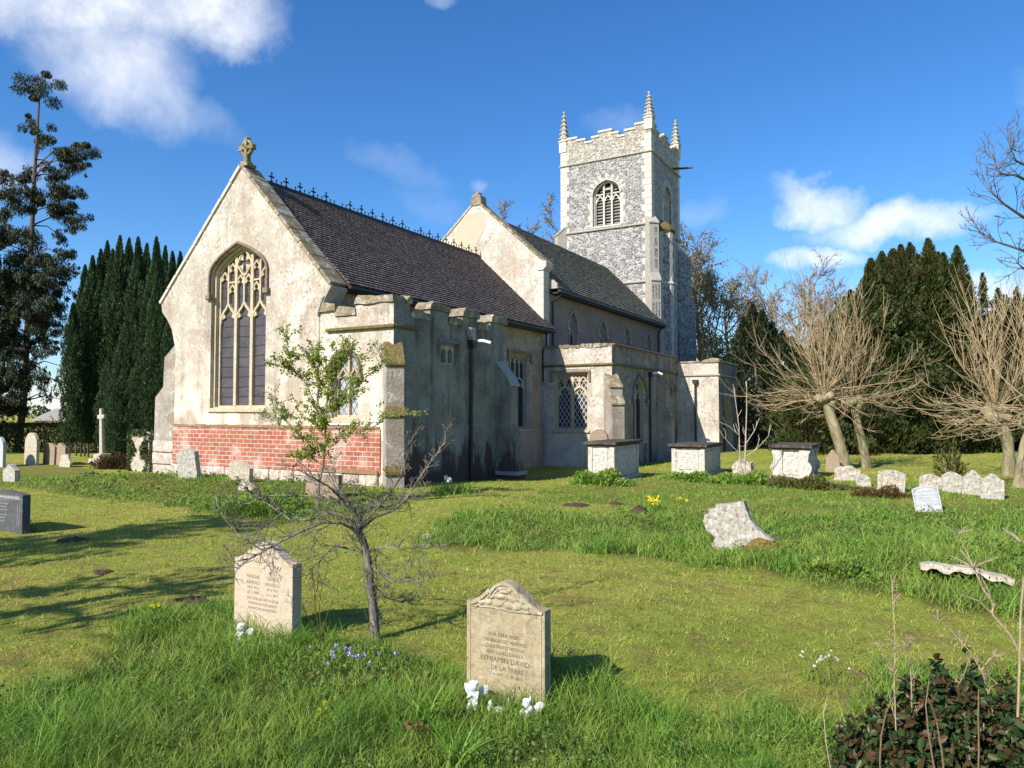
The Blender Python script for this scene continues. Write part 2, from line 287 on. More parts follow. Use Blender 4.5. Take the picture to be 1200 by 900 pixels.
# ------------------------------------------------------------------ mesh builder
def v2(p): return (float(p[0]), float(p[1]))
class Fr:
    def __init__(s, o, u, n): s.o = Vector(o); s.u = Vector(u).normalized(); s.n = Vector(n).normalized()
    def __call__(s, a, z, d=0.0):
        q = s.o+s.u*a+s.n*d; return (q.x, q.y, q.z+z)
def FE(Y): return Fr((0, Y, 0), (1, 0, 0), (0, -1, 0))          # faces east
def FN(X): return Fr((X, 0, 0), (0, 1, 0), (1, 0, 0))           # faces north
def FS(X): return Fr((X, 0, 0), (0, 1, 0), (-1, 0, 0))
def FW(Y): return Fr((0, Y, 0), (1, 0, 0), (0, 1, 0))
class MB:
    def __init__(s): s.v = []; s.f = []; s.mi = []
    def add(s, vs, fs, mi=0):
        o = len(s.v); s.v += [tuple(map(float, p)) for p in vs]; s.f += [tuple(i+o for i in f) for f in fs]; s.mi += [mi]*len(fs)
    def prism(s, fr, outl, d0, d1, holes=(), mi=0, back=True):
        loops = [[v2(p) for p in outl]]+[[v2(p) for p in h] for h in holes]
        flat = [p for lp in loops for p in lp]
        tris = tessellate_polygon([[Vector((p[0], p[1], 0)) for p in lp] for lp in loops])
        n = len(flat); vs = [fr(p[0], p[1], d1) for p in flat]+[fr(p[0], p[1], d0) for p in flat]
        fs = [tuple(t) for t in tris]
        if back: fs += [tuple(i+n for i in reversed(t)) for t in tris]
        o = 0
        for lp in loops:
            k = len(lp)
            for i in range(k): j = (i+1) % k; fs.append((o+i, o+j, o+j+n, o+i+n))
            o += k
        s.add(vs, fs, mi)
    def rect(s, fr, a0, a1, z0, z1, d0, d1, mi=0): s.prism(fr, [(a0, z0), (a1, z0), (a1, z1), (a0, z1)], d0, d1, mi=mi)
    def box(s, x0, x1, y0, y1, z0, z1, mi=0):
        vs = [(x, y, z) for z in (z0, z1) for y in (y0, y1) for x in (x0, x1)]
        s.add(vs, [(0, 2, 3, 1), (4, 5, 7, 6), (0, 1, 5, 4), (2, 6, 7, 3), (0, 4, 6, 2), (1, 3, 7, 5)], mi)
    def bar(s, fr, pts, w, d0, d1, closed=False, mi=0):
        pts = [Vector(v2(p)) for p in pts]; n = len(pts); Lf = []; Rt = []
        for i in range(n):
            a = pts[i-1] if (i > 0 or closed) else None; b = pts[(i+1) % n] if (i < n-1 or closed) else None
            t1 = (pts[i]-a).normalized() if a is not None else None; t2 = (b-pts[i]).normalized() if b is not None else None
            t = (t1+t2) if (t1 is not None and t2 is not None) else (t1 if t1 is not None else t2)
            if t.length < 1e-6: t = t1
            t.normalize(); nn = Vector((-t.y, t.x)); k = 1.0
            if t1 is not None and t2 is not None: k = 1/max(0.5, nn.dot(Vector((-t1.y, t1.x))))
            Lf.append(pts[i]+nn*w/2*k); Rt.append(pts[i]-nn*w/2*k)
        vs = []
        for i in range(n): vs += [fr(*Lf[i], d1), fr(*Rt[i], d1), fr(*Rt[i], d0), fr(*Lf[i], d0)]
        fs = []
        for i in range(n if closed else n-1):
            a = 4*i; b = 4*((i+1) % n)
            for k in range(4): fs.append((a+k, a+(k+1) % 4, b+(k+1) % 4, b+k))
        if not closed: fs += [(0, 1, 2, 3), (4*n-1, 4*n-2, 4*n-3, 4*n-4)]
        s.add(vs, fs, mi)
    def tube(s, pts, rad, k=6, mi=0, cap=True):
        pts = [Vector(p) for p in pts]; n = len(pts)
        if isinstance(rad, (int, float)): rad = [rad]*n
        vs = []; prev = None
        for i in range(n):
            t = (pts[min(i+1, n-1)]-pts[max(i-1, 0)])
            if t.length < 1e-9: t = Vector((0, 0, 1))
            t.normalize()
            a = Vector((0, 0, 1)) if abs(t.z) < 0.9 else Vector((1, 0, 0))
            if prev is not None: a = prev
            x = t.cross(a)
            if x.length < 1e-5: x = t.cross(Vector((0.3, 0.7, 0.2)))
            x.normalize(); y = x.cross(t).normalized(); prev = y
            for j in range(k):
                an = 2*pi*j/k; q = pts[i]+(x*math.cos(an)+y*math.sin(an))*rad[i]; vs.append((q.x, q.y, q.z))
        fs = []
        for i in range(n-1):
            for j in range(k): fs.append((i*k+j, i*k+(j+1) % k, (i+1)*k+(j+1) % k, (i+1)*k+j))
        if cap: fs += [tuple(reversed(range(k))), tuple(range((n-1)*k, n*k))]
        s.add(vs, fs, mi)
    def lathe(s, c, prof, k=12, mi=0, a0=0.0):
        vs = []; fs = []; n = len(prof)
        for r, z in prof:
            for j in range(k): an = 2*pi*j/k+a0; vs.append((c[0]+r*math.cos(an), c[1]+r*math.sin(an), c[2]+z))
        for i in range(n-1):
            for j in range(k): fs.append((i*k+j, i*k+(j+1) % k, (i+1)*k+(j+1) % k, (i+1)*k+j))
        fs += [tuple(reversed(range(k))), tuple(range((n-1)*k, n*k))]
        s.add(vs, fs, mi)
    def build(s, name, mats, parent=None, smooth=False, bevel=0.0, recalc=True, seg=1):
        me = bpy.data.meshes.new(name); me.from_pydata(s.v, [], s.f)
        if not isinstance(mats, (list, tuple)): mats = [mats]
        for m in mats: me.materials.append(M[m] if isinstance(m, str) else m)
        if len(mats) > 1: me.polygons.foreach_set('material_index', s.mi)
        if recalc:
            bm = bmesh.new(); bm.from_mesh(me); bmesh.ops.recalc_face_normals(bm, faces=bm.faces); bm.to_mesh(me); bm.free()
        if smooth: me.polygons.foreach_set('use_smooth', [True]*len(me.polygons))
        me.update(); o = bpy.data.objects.new(name, me); COL.objects.link(o)
        if bevel:
            b = o.modifiers.new('bevel', 'BEVEL'); b.width = bevel; b.segments = seg; b.limit_method = 'ANGLE'; b.angle_limit = R(40)
        if parent is not None: adopt(o, parent)
        return o
def wloc(o):
    x = Vector(o.location)
    while o.parent is not None: o = o.parent; x += Vector(o.location)
    return x
def adopt(o, parent, local=False):
    o.parent = parent
    if not local: o.location = Vector(o.location)-wloc(parent)
def tag(o, label=None, cat=None, group=None, kind=None):
    if label: o['label'] = label
    if cat: o['category'] = cat
    if group: o['group'] = group
    if kind: o['kind'] = kind
    return o
def empty(name, loc, label=None, cat=None, group=None, rz=0.0):
    o = bpy.data.objects.new(name, None); COL.objects.link(o); o.location = tuple(map(float, loc)); o.rotation_euler = (0, 0, rz); o.empty_display_size = 0.3
    return tag(o, label, cat, group)
def arch(c, h, zs, rise, k=0.62, n=8):
    Lp = []
    for i in range(n+1):
        t = i/n; x = (1-t)**2*(-h)+2*t*(1-t)*(-h)+t*t*0.0; z = 2*t*(1-t)*(rise*k)+t*t*rise; Lp.append((c+x, zs+z))
    return Lp+[(2*c-x, z) for x, z in reversed(Lp[:-1])]
def arched(c, h, z0, zs, rise, k=0.62, n=8): return [(c-h, z0)]+arch(c, h, zs, rise, k, n)+[(c+h, z0)]
def tiles(mb, p0, du, Lu, dv, Lv, n, tw, th, thick, rng, jit=0.006, skip=None):
    p0, du, dv, n = Vector(p0), Vector(du).normalized(), Vector(dv).normalized(), Vector(n).normalized()
    rows = int(math.ceil(Lv/th))
    for i in range(rows):
        v0 = i*th; v1 = min(v0+th*1.25, Lv); x = -(tw*0.5 if i % 2 else 0)-rng.random()*0.02
        while x < Lu:
            w = tw*(0.94+0.1*rng.random()); a = max(0, x); b = min(Lu, x+w-0.004); x += w
            if b-a < 0.02: continue
            h0 = thick+rng.random()*jit; h1 = 0.004+rng.random()*0.003; vj = (rng.random()-0.5)*0.02; sk = (rng.random()-0.5)*jit
            A = p0+du*a+dv*(v0+vj)+n*(h0+sk); B = p0+du*b+dv*(v0+vj)+n*(h0-sk)
            m_ = p0+du*(a+b)/2+dv*(v0+vj-th*0.10)+n*h0
            Cc = p0+du*b+dv*v1+n*h1; Dd = p0+du*a+dv*v1+n*h1
            A2 = A-n*thick; B2 = B-n*thick; m2 = m_-n*thick
            mb.add([A, m_, B, Cc, Dd, A2, m2, B2], [(0, 1, 2, 3, 4), (5, 6, 1, 0), (6, 7, 2, 1), (0, 4, 5), (2, 7, 3)])
RNG = random.Random(11)
def roughen(o, amt=0.012, sc=3.0, sub=0.05):
    # weathering: real displacement of a subdivided slab
    bm = bmesh.new(); bm.from_mesh(o.data)
    bmesh.ops.triangulate(bm, faces=bm.faces)
    for _ in range(4):
        es = [e for e in bm.edges if e.calc_length() > sub*1.6]
        if not es or len(bm.verts) > 6000: break
        bmesh.ops.subdivide_edges(bm, edges=es, cuts=1); bmesh.ops.triangulate(bm, faces=[f for f in bm.faces if len(f.verts) > 3])
    bm.normal_update()
    from mathutils import noise as mn
    sd = RNG.random()*50
    mv = [(v, v.normal*(mn.fractal(v.co*sc+Vector((sd, 0, 0)), 0.9, 2.0, 5)*amt)) for v in bm.verts]
    for v, d in mv: v.co += d
    bm.to_mesh(o.data); bm.free(); o.data.update()
# ================================================================== church
Y0 = 14.53; XV = -11.77; XC = -14.35; XS = -20.75; XR = -17.56; Y1 = 27.79; XN = -14.28; XNS = -21.2; XA = -11.14; Y4 = 36.7; XP = -9.01; Y2 = 43.47; XT = -14.71; XTS = -21.03; Y5 = 49.47
church = empty('church', (-17, 30, -0.4), 'medieval parish church with rendered chancel, long clerestoried nave, low aisle and flint west tower', 'church')
def e0(px, py): q = P(px, py, Y=Y0); return (q[0], q[2])
def e1(px, py): q = P(px, py, Y=Y1); return (q[0], q[2])
def e2(px, py): q = P(px, py, Y=Y2); return (q[0], q[2])
fE = FE(Y0)
# ---- chancel
wc, wh, wsill, wspr, wrise = -17.62, 1.19, 2.0, 6.02, 0.84
mb = MB()
gable = [(XS+.27, -0.6), (XS+.27, 3.9), (XS+.05, 4.55), (XS-.18, 4.85), (XS-.43, 5.10), (XS-.48, 5.36), (XR, 9.16), (-14.02, 5.36), (-14.02, 5.22), (-14.12, 5.0), (-14.26, 4.86), (XC, 4.6), (XC, -0.6)]
mb.prism(fE, gable, -0.55, 0.0, holes=[arched(wc, wh, wsill, wspr, wrise)])
mb.prism(FN(XC), [(Y0+.55, -0.6), (Y1, -0.6), (Y1, 5.35), (Y0+.55, 5.35)], -0.5, 0.0, holes=[[(24.88, 1.24), (26.62, 1.24), (26.62, 4.26), (24.88, 4.26)]])
mb.prism(FS(XS), [(Y0+.55, -0.6), (Y1, -0.6), (Y1, 5.3), (Y0+.55, 5.3)], -0.5, 0.0)
mb.rect(FN(XC), 20.2, Y1, -0.6, 1.22, 0.0, 0.06)
chw = mb.build('chancel_wall', ['render'], church)
chw.data.materials.append(M['render_chn_shade'])
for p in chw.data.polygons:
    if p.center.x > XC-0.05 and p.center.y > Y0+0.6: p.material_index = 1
# bricks showing where the plaster has come off, with rubble footing under
mb = MB()
def ragged(x0, x1, zt, zb, rng, amp=0.03, step=0.16):
    n = int((x1-x0)/step); top = [(x0+(x1-x0)*i/n, zt+(rng.random()-.5)*amp) for i in range(n+1)]
    return [(x0, zb)]+top+[(x1, zb)]
mb.prism(fE, ragged(XS+.26, -12.16, 1.45, 0.30, RNG, 0.05), 0.0, 0.035)
bp = mb.build('brick_plinth', 'brick', church)
mb = MB(); xx = XS+.22
while xx < -12.3:
    w = 0.25+RNG.random()*0.35; x1 = min(xx+w, -12.18)
    for (za, zb) in ((-0.5, -0.02), (-0.02, 0.29)):
        mb.rect(fE, xx, x1-0.012, za+0.006, zb-RNG.random()*0.02, 0.0, 0.045+RNG.random()*0.035)
    xx = x1
mb.build('rubble_footing', 'rubble', church, bevel=0.02)
mb = MB(); mb.prism(fE, ragged(XS+.28, -12.2, 1.53, 1.46, RNG, 0.03), 0.0, 0.05); mb.prism(fE, ragged(-14.2, -12.2, 0.40, 0.30, RNG, 0.03), 0.0, 0.09); mb.build('worn_ledge', 'ledge', church)
# south east buttress (two weathered stages)
mb = MB(); fB = FE(Y0+0.10)
mb.prism(fB, [(XS+.3, -0.6), (XS+.3, 4.1), (XS+.12, 4.0), (XS-.62, 3.33), (XS-.62, 2.62), (XS-1.08, 2.3), (XS-1.08, 1.1), (XS-.1, 1.12), (XS+.3, 1.12)][0:2]+[(XS+.2, 4.12), (XS-.42, 3.66), (XS-.46, 2.72), (XS-.86, 2.38), (XS-.90, -0.6)], -0.9, 0.0)
bt = mb.build('buttress', 'render_butt', church, bevel=0.015)
mb = MB(); 
for r in range(4): mb.rect(fB, XS-.9+RNG.random()*.05, XS+.22, -0.5+r*.38, -0.5+r*.38+.35, -0.05, 0.04+RNG.random()*0.03)
mb.build('rubble_base', 'rubble', bt, bevel=0.02)
# copings on the gable
def coping(p0, p1, w0, w1, th, name='coping', lift=0.0, mat='coping', parent=None, fr=fE, seg=9):
    m = MB(); a = Vector(p0); b = Vector(p1); n = seg
    for i in range(n):
        q0 = a.lerp(b, i/n); q1 = a.lerp(b, (i+1)/n-0.004); t = (b-a).normalized(); nn = Vector((-t.y, t.x));
        if nn.y < 0: nn = -nn
        j = RNG.random()*0.012
        o = [q0+nn*lift, q1+nn*lift, q1+nn*(lift+th+j), q0+nn*(lift+th+j)]
        m.prism(fr, o, w0, w1+RNG.random()*0.01)
    return m.build(name, mat, parent, bevel=0.012)
coping((XR, 9.17), (-13.96, 5.34), -0.60, 0.03, 0.10, parent=church)
coping((XR, 9.17), (XS-.5, 5.34), -0.60, 0.05, 0.09, mat='lime', parent=church)
mb = MB()
for (o, d) in (([(XC, 4.55), (XC, 4.9), (-14.0, 5.34), (-13.9, 5.34), (-13.9, 5.26), (-14.0, 5.12), (-14.1, 4.98)], 0.05), ([(XC, 4.5), (XC, 5.0), (-14.1, 5.05), (-14.2, 4.9)], 0.09)):
    mb.prism(fE, o, -0.62, d)
mb.build('kneeler', 'lime_grey', church, bevel=0.015)
# celtic gable cross
mb = MB(); cxx = XR+0.05; zc = 9.80
mb.rect(fE, cxx-.20, cxx+.20, 9.2, 9.30, -.36, .02); mb.rect(fE, cxx-.13, cxx+.13, 9.30, 9.38, -.30, -.02)
mb.prism(fE, [(cxx-.10, 9.38), (cxx+.10, 9.38), (cxx+.06, 9.60), (cxx-.06, 9.60)], -.24, -.08)
ring = [(cxx+.21*math.cos(a*pi/12), zc+.21*math.sin(a*pi/12)) for a in range(24)]
mb.bar(fE, ring, 0.085, -.22, -.10, closed=True)
for an in range(4):
    dx, dz = math.cos(an*pi/2), math.sin(an*pi/2); px_, pz_ = -dz, dx
    mb.prism(fE, [(cxx+dx*.02-px_*.045, zc+dz*.02-pz_*.045), (cxx+dx*.02+px_*.045, zc+dz*.02+pz_*.045), (cxx+dx*.32+px_*.085, zc+dz*.32+pz_*.085), (cxx+dx*.32-px_*.085, zc+dz*.32-pz_*.085)], -.245, -.075)
mb.build('gable_cross', 'coping', church, bevel=0.02)
# chancel roof: individual clay tiles
mb = MB(); zr, ze = 8.93, 5.46; xe = -13.86
sl_ = Vector((XR-xe, 0, zr-ze)); nn = Vector((zr-ze, 0, XR-xe)); nn = Vector((abs(nn.x), 0, abs(nn.z)))
tiles(mb, (xe, Y0+0.62, ze), (0, 1, 0), Y1-Y0-0.62+0.28, sl_, sl_.length, nn, 0.200, 0.140, 0.050, RNG, 0.008)
xe2 = 2*XR-xe
roof = mb.build('chancel_roof', 'tile', church, recalc=False)
mb = MB()
mb.add([(xe+.02, Y0+.6, ze-.09), (xe+.02, Y1-.02, ze-.09), (XR, Y1-.02, zr-.07), (XR, Y0+.6, zr-.07)], [(0, 1, 2, 3)])
mb.add([(xe2, Y0+.6, ze), (XR, Y0+.6, zr), (XR, Y1-.02, zr), (xe2, Y1-.02, ze)], [(0, 1, 2, 3)])
mb.build('roof_underlay', 'tile', roof, recalc=False)
mb = MB(); mb.box(xe-.03, xe+.10, Y0+.62, Y1+.25, ze-.13, ze-.05); mb.box(XC-.05, xe, Y0+.66, Y1+.2, ze-.16, ze-.13); mb.tube([(XC+.18, Y1+.05, ze-.15), (XC+.18, Y1+.05, 4.4)], .045, 8)
mb.build('gutter', 'gutter', church)
mb = MB(); y = Y0+.62
while y < Y1: y2 = min(y+.45, Y1); mb.prism(FE(0), [(XR-.20, zr-.16), (XR, zr+.06), (XR+.20, zr-.16), (XR+.17, zr-.19), (XR, zr-.0), (XR-.17, zr-.19)], -y2+.008, -y); y = y2
ridge = mb.build('ridge_tiles', 'tile', roof)
mb = MB(); fR = FN(XR)
mb.rect(fR, Y0+1.0, Y1-.05, zr+.02, zr+.13, -.03, .03)
y = Y0+1.15; k = 0
while y < Y1-.1:
    missing = RNG.random() < 0.07
    if k % 3 == 0 and not missing:
        hgt = .40; mb.rect(fR, y-.016, y+.016, zr+.12, zr+hgt, -.012, .012)
        mb.rect(fR, y-.075, y+.075, zr+.27, zr+.315, -.012, .012); mb.lathe((XR, y, zr+.36), [(.0, .0), (.035, .03), (.035, .06), (0, .09)], 6)
        for sgn in (-1, 1): mb.lathe((XR, y+sgn*.078, zr+.262), [(0, 0), (.03, .02), (.03, .045), (0, .065)], 6)
        mb.prism(fR, [(y-.07, zr+.12), (y+.07, zr+.12), (y, zr+.21)], -.012, .012)
    elif not missing:
        mb.rect(fR, y-.012, y+.012, zr+.12, zr+.20, -.01, .01); mb.lathe((XR, y, zr+.19), [(0, 0), (.032, .02), (.03, .045), (0, .075)], 6)
    y += 0.197; k += 1
mb.build('ridge_cresting', 'iron', ridge)

# ---- pointed windows with tracery
def window(name, fr, c, h, z0, zs, rise, depth, glass, lights, mat='tracery', hood=True, parent=None, panels=True, jamb=0.12, k=0.62, hoodmat='hood', mull=0.10, sill=True, headz=None):
    root_m = MB(); out = arched(c, h-.002, z0, zs, rise, k); inn = arched(c, h-jamb, z0+.10, zs, rise-jamb*.9, k)
    root_m.prism(fr, out, -depth-.12, -depth, holes=[inn])                       # stone surround set back in the reveal
    out2 = arched(c, h-.004, z0, zs, rise-.004, k); inn2 = arched(c, h-jamb*.5, z0+.05, zs, rise-jamb*.45, k)
    root_m.prism(fr, out2, -depth, -depth*.5, holes=[inn2])
    if sill: root_m.prism(fr, [(c-h-.06, z0-.10), (c+h+.06, z0-.10), (c+h+.03, z0+.02), (c-h-.03, z0+.02)], -depth*.6, 0.06)
    w = root_m.build(name, mat, parent, bevel=0.008)
    if glass: g = MB(); g.prism(fr, arched(c, h-.05, z0+.05, zs, rise-.03, k), -depth-.10, -depth-.07); g.build('glass', glass, w)
    t = MB(); d0, d1 = -depth-.09, -depth+.02; H = h-jamb; W_ = 2*H/lights
    def top(x):    # height of the arch over x
        a = arch(c, H, zs, rise-jamb*.9, k, 24)
        for (xa, za), (xb, zb) in zip(a, a[1:]):
            if xa <= x <= xb: return za+(zb-za)*(x-xa)/max(1e-6, xb-xa)
        return zs
    hz = headz if headz is not None else zs-.9*W_
    for i in range(1, lights): x = c-H+W_*i; t.bar(fr, [(x, z0+.05), (x, top(x)-.01)], mull, d0, d1)
    for i in range(lights):
        xc = c-H+W_*(i+.5); hw = W_/2; ap = hz+W_*.82
        L_ = [(xc-hw, hz-.05), (xc-hw*.92, hz+W_*.22), (xc-hw*.62, hz+W_*.44), (xc-hw*.25, hz+W_*.62), (xc, ap)]
        Rr = [(2*xc-a, b) for a, b in L_]
        t.bar(fr, L_, mull*.62, d0+.006, d1-.006); t.bar(fr, Rr, mull*.62, d0+.008, d1-.008)
        for sg in (-1, 1):      # cusps
            t.prism(fr, [(xc+sg*hw*.86, hz+W_*.12), (xc+sg*hw*.40, hz+W_*.20), (xc+sg*hw*.58, hz+W_*.42)], d0+.02, d1-.02)
        if panels:
            zt = top(xc)
            if zt > ap+.1: t.bar(fr, [(xc, ap-.02), (xc, zt-.01)], mull*.55, d0+.004, d1-.004)
            for sg in (-1, 1):
                x2 = xc+sg*hw*.5; zt2 = min(top(x2-hw*.4), top(x2+hw*.4)); base_ = ap+.05; hp = zt2-base_
                nh = 2 if hp > 1.15 else 1
                for kk in range(nh):
                    zz = base_+hp*(kk+1)/nh-.06 if nh == 1 else base_+hp*(0.50 if kk == 0 else 0.97)
                    if hp < .25: continue
                    q = hw*.5
                    t.bar(fr, [(x2-q, zz-.34*W_), (x2-q*.7, zz-.18*W_), (x2, zz), (x2+q*.7, zz-.18*W_), (x2+q, zz-.34*W_)], mull*.45, d0+.01, d1-.01)
                    for s2 in (-1, 1): t.prism(fr, [(x2+s2*q*.9, zz-.36*W_), (x2+s2*q*.25, zz-.27*W_), (x2+s2*q*.55, zz-.16*W_)], d0+.02, d1-.02)
                    if nh == 2 and kk == 0: t.bar(fr, [(x2-q, zz+.08), (x2+q, zz+.08)], mull*.5, d0+.012, d1-.012)
    t.build('tracery', mat, w, bevel=0.006)
    if hood:
        m = MB(); a = arch(c, h+.06, zs, rise+.07, k, 12); a = [(a[0][0], zs-.55 if hood == 'long' else zs-.12)]+a+[(a[-1][0], zs-.55 if hood == 'long' else zs-.12)]
        m.bar(fr, a, .075, -.02, .08)
        for x, z in (a[0], a[-1]): m.rect(fr, x-.10, x+.10, z-.16, z-.002, -.02, .12)
        m.build('hood_mould', hoodmat, w, bevel=0.012)
    return w
ew = window('east_window', fE, wc, wh, wsill, wspr, wrise, 0.22, 'stained', 3, parent=church, jamb=0.15, mull=0.12, hood='long', panels=False, headz=4.62, k=0.50)
# upper tracery of the east window: four narrow tiers, side panels and a central quatrefoil
t = MB(); d0, d1 = -.31, -.20; Hh = wh-.15; W3 = 2*Hh/3; lt = 4.62+W3*.82
def etop(x):
    a = arch(wc, Hh, wspr, wrise-.13, .50, 24)
    for (xa, za), (xb, zb) in zip(a, a[1:]):
        if xa <= x <= xb: return za+(zb-za)*(x-xa)/max(1e-6, xb-xa)
    return wspr
for i in range(3):
    xc = wc-Hh+W3*(i+.5); zt = etop(xc)
    t.bar(fE, [(xc, lt-.03), (xc, (zt-.02) if i != 1 else 6.02)], .07, d0, d1-.004)
    for sg in (-1, 1):
        x2 = xc+sg*W3*.25; q = W3*.25
        zs_ = ([5.98] if i == 1 else ([6.12, 5.60][0:1] if (i == 0 and sg < 0) or (i == 2 and sg > 0) else [5.72, 6.36]))
        for zz in zs_:
            t.bar(fE, [(x2-q, zz-.24), (x2-q*.72, zz-.12), (x2, zz+.02), (x2+q*.72, zz-.12), (x2+q, zz-.24)], .05, d0+.01, d1-.01)
            for s2 in (-1, 1): t.prism(fE, [(x2+s2*q*.95, zz-.26), (x2+s2*q*.22, zz-.19), (x2+s2*q*.5, zz-.09)], d0+.02, d1-.02)
            if len(zs_) == 2 and zz == zs_[0]: t.bar(fE, [(x2-q, zz+.10), (x2+q, zz+.10)], .055, d0+.012, d1-.012)
qz = 6.35; qa = W3*.46
t.bar(fE, [(wc-qa*.2, 6.02), (wc-qa, qz-.02), (wc-qa*.55, qz+.24), (wc, qz+.42), (wc+qa*.55, qz+.24), (wc+qa, qz-.02), (wc+qa*.2, 6.02)], .06, d0+.01, d1-.002, closed=True)
for an in range(4):
    a_ = pi/4+an*pi/2; t.prism(fE, [(wc+qa*.72*math.cos(a_-.45), qz+.03+.27*math.sin(a_-.45)), (wc+qa*.72*math.cos(a_+.45), qz+.03+.27*math.sin(a_+.45)), (wc+qa*.25*math.cos(a_), qz+.03+.08*math.sin(a_))], d0+.02, d1-.02)
t.build('tracery', 'tracery', ew, bevel=0.006)

# ---- vestry
def crenel(fr_pts): return fr_pts
mb = MB(); vw = (-13.40, 0.47, 1.72, 3.05, 0.50)
vtop = [(XC+.02, -0.6), (XC+.02, 4.62)]+[(-13.72, 4.64), (-13.72, 4.45), (-13.05, 4.47), (-13.05, 4.72), (XV-.402, 4.74), (XV-.402, -0.6)]
mb.prism(fE, vtop, -0.45, 0.0, holes=[arched(*vw)])
vwall = mb.build('vestry_wall', 'render', church)
mb = MB()
nprof = [(Y0+.002, -0.8), (20.14, -0.8)]
for (a, b, z) in reversed([(Y0+.002, 15.2, 4.74), (15.2, 16.1, 4.40), (16.1, 16.95, 4.72), (16.95, 17.72, 4.40), (17.72, 18.5, 4.72), (18.5, 19.3, 4.40), (19.3, 20.14, 4.72)]): nprof += [(b, z), (a, z)]
mb.prism(FN(XV), nprof, -0.4, 0.0, holes=[[(16.62, 3.24), (17.35, 3.24), (17.35, 3.80), (16.62, 3.80)]])
mb.rect(FW(20.14), XC, XV-.41, -0.8, 4.6, -.4, 0.0)
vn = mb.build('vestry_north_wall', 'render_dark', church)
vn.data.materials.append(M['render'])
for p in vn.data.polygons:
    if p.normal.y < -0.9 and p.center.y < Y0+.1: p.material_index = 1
mb = MB()
def cap(fr, a0, a1, z, lo=-.5, hi=.07, tilt=0.0):
    j = RNG.random()*.03
    mb.prism(fr, [(a0-.06, z+.003), (a1+.06, z+.003), (a1+.05, z+.17+j), (a0+.10+tilt, z+.23+j), (a0-.03+tilt, z+.13)], lo, hi)
cap(fE, XC+.06, -13.78, 4.62); cap(fE, -13.70, -13.08, 4.46, -.46, .05); cap(fE, -13.02, XV-.04, 4.73, -.47, .06)
fVN = FN(XV)
for (a, b, z) in [(Y0+.53, 15.2, 4.74), (16.1, 16.95, 4.72), (17.72, 18.5, 4.72), (19.3, 20.14, 4.72)]: cap(fVN, a, b, z, -.47, .06)
for (a, b, z) in [(15.28, 16.02, 4.40), (17.03, 17.64, 4.40), (18.58, 19.22, 4.40)]: cap(fVN, a, b, z, -.44, .04)
pc_ = mb.build('parapet_cap', 'coping', church); roughen(pc_, .035, 3.5, .12)
mb = MB(); o = [(4.02, 0), (4.07, .10), (4.14, .09), (4.19, 0)]
mb.prism(fE, [(-14.05, 4.06), (XV+.08, 4.06), (XV+.08, 4.15), (-14.05, 4.15)], 0.0, 0.10); mb.prism(fVN, [(Y0, 4.06), (15.5, 4.06), (15.5, 4.15), (Y0, 4.15)], 0.0, 0.09)
mb.build('string_course', 'mossy', church, bevel=0.02)
window('vestry_window', fE, *vw, 0.16, 'leaded', 2, parent=church, jamb=0.07, mull=0.06, panels=False, headz=2.75, mat='tracery', hood=True)
mb = MB(); mb.rect(fE, -13.92, -12.88, 1.56, 1.70, 0.0, .05); mb.build('white_sill', 'whitewash', church, bevel=.01)
mb = MB(); mb.rect(FN(XV), 16.70, 17.27, 3.28, 3.72, -.33, -.30); sw = mb.build('small_window', 'leaded_n', church)
mb = MB(); mb.prism(FN(XV), [(16.621, 3.241), (17.349, 3.241), (17.349, 3.799), (16.621, 3.799)], -.28, -.06, holes=[[(16.70, 3.30), (16.94, 3.30), (16.94, 3.62), (16.82, 3.72), (16.70, 3.62)], [(17.03, 3.30), (17.27, 3.30), (17.27, 3.62), (17.15, 3.72), (17.03, 3.62)]]); mb.build('window_frame', 'lime_grey', sw)
mb = MB(); mb.bar(FN(XV), [(16.5, 3.5), (16.5, 3.90), (17.47, 3.90), (17.47, 3.5)], .08, 0, .07); mb.build('label_mould', 'render_dark', sw)

def diag_buttress(name, cx, cy, stages, base_z, width, mat, par, capmat='mossy', panels=None, ang=-45.0):
    # stages: (top z of sloped cap, start z of slope, projection)
    n = Vector((math.cos(R(ang)), math.sin(R(ang)), 0)); u = Vector((-n.y, n.x, 0))
    fr = Fr((cx, cy, 0), n, u)              # profile plane: a = outwards, extruded along u
    m = MB(); caps = []; zb = base_z; hw = width/2
    pts = []
    prof = [(-.25, base_z)]; x = stages[0][2]; prof += [(x, base_z)]
    for i, (zt, zs, pr) in enumerate(stages):
        nxt = stages[i+1][2] if i+1 < len(stages) else -0.12
        prof += [(pr, zs), (nxt, zt)]
        c = MB(); c.prism(fr, [(pr+.06, zs-.07), (pr+.06, zs+.02), (nxt, zt+.04), (nxt, zt-.06), (pr-.02, zs-.09)], -hw-.025, hw+.025); caps.append(c)
    prof += [(-.25, stages[-1][0])]
    m.prism(fr, prof, -hw, hw)
    ob = m.build(name, mat, par, bevel=0.012)
    for c in caps: c.build('weathering', capmat, ob, bevel=0.02)
    return ob, fr, hw
db, _, _ = diag_buttress('buttress', XV, Y0, [(0.55, 0.42, .60), (2.02, 1.86, .54), (3.68, 3.12, .48)], -0.6, .46, 'render_butt', church)
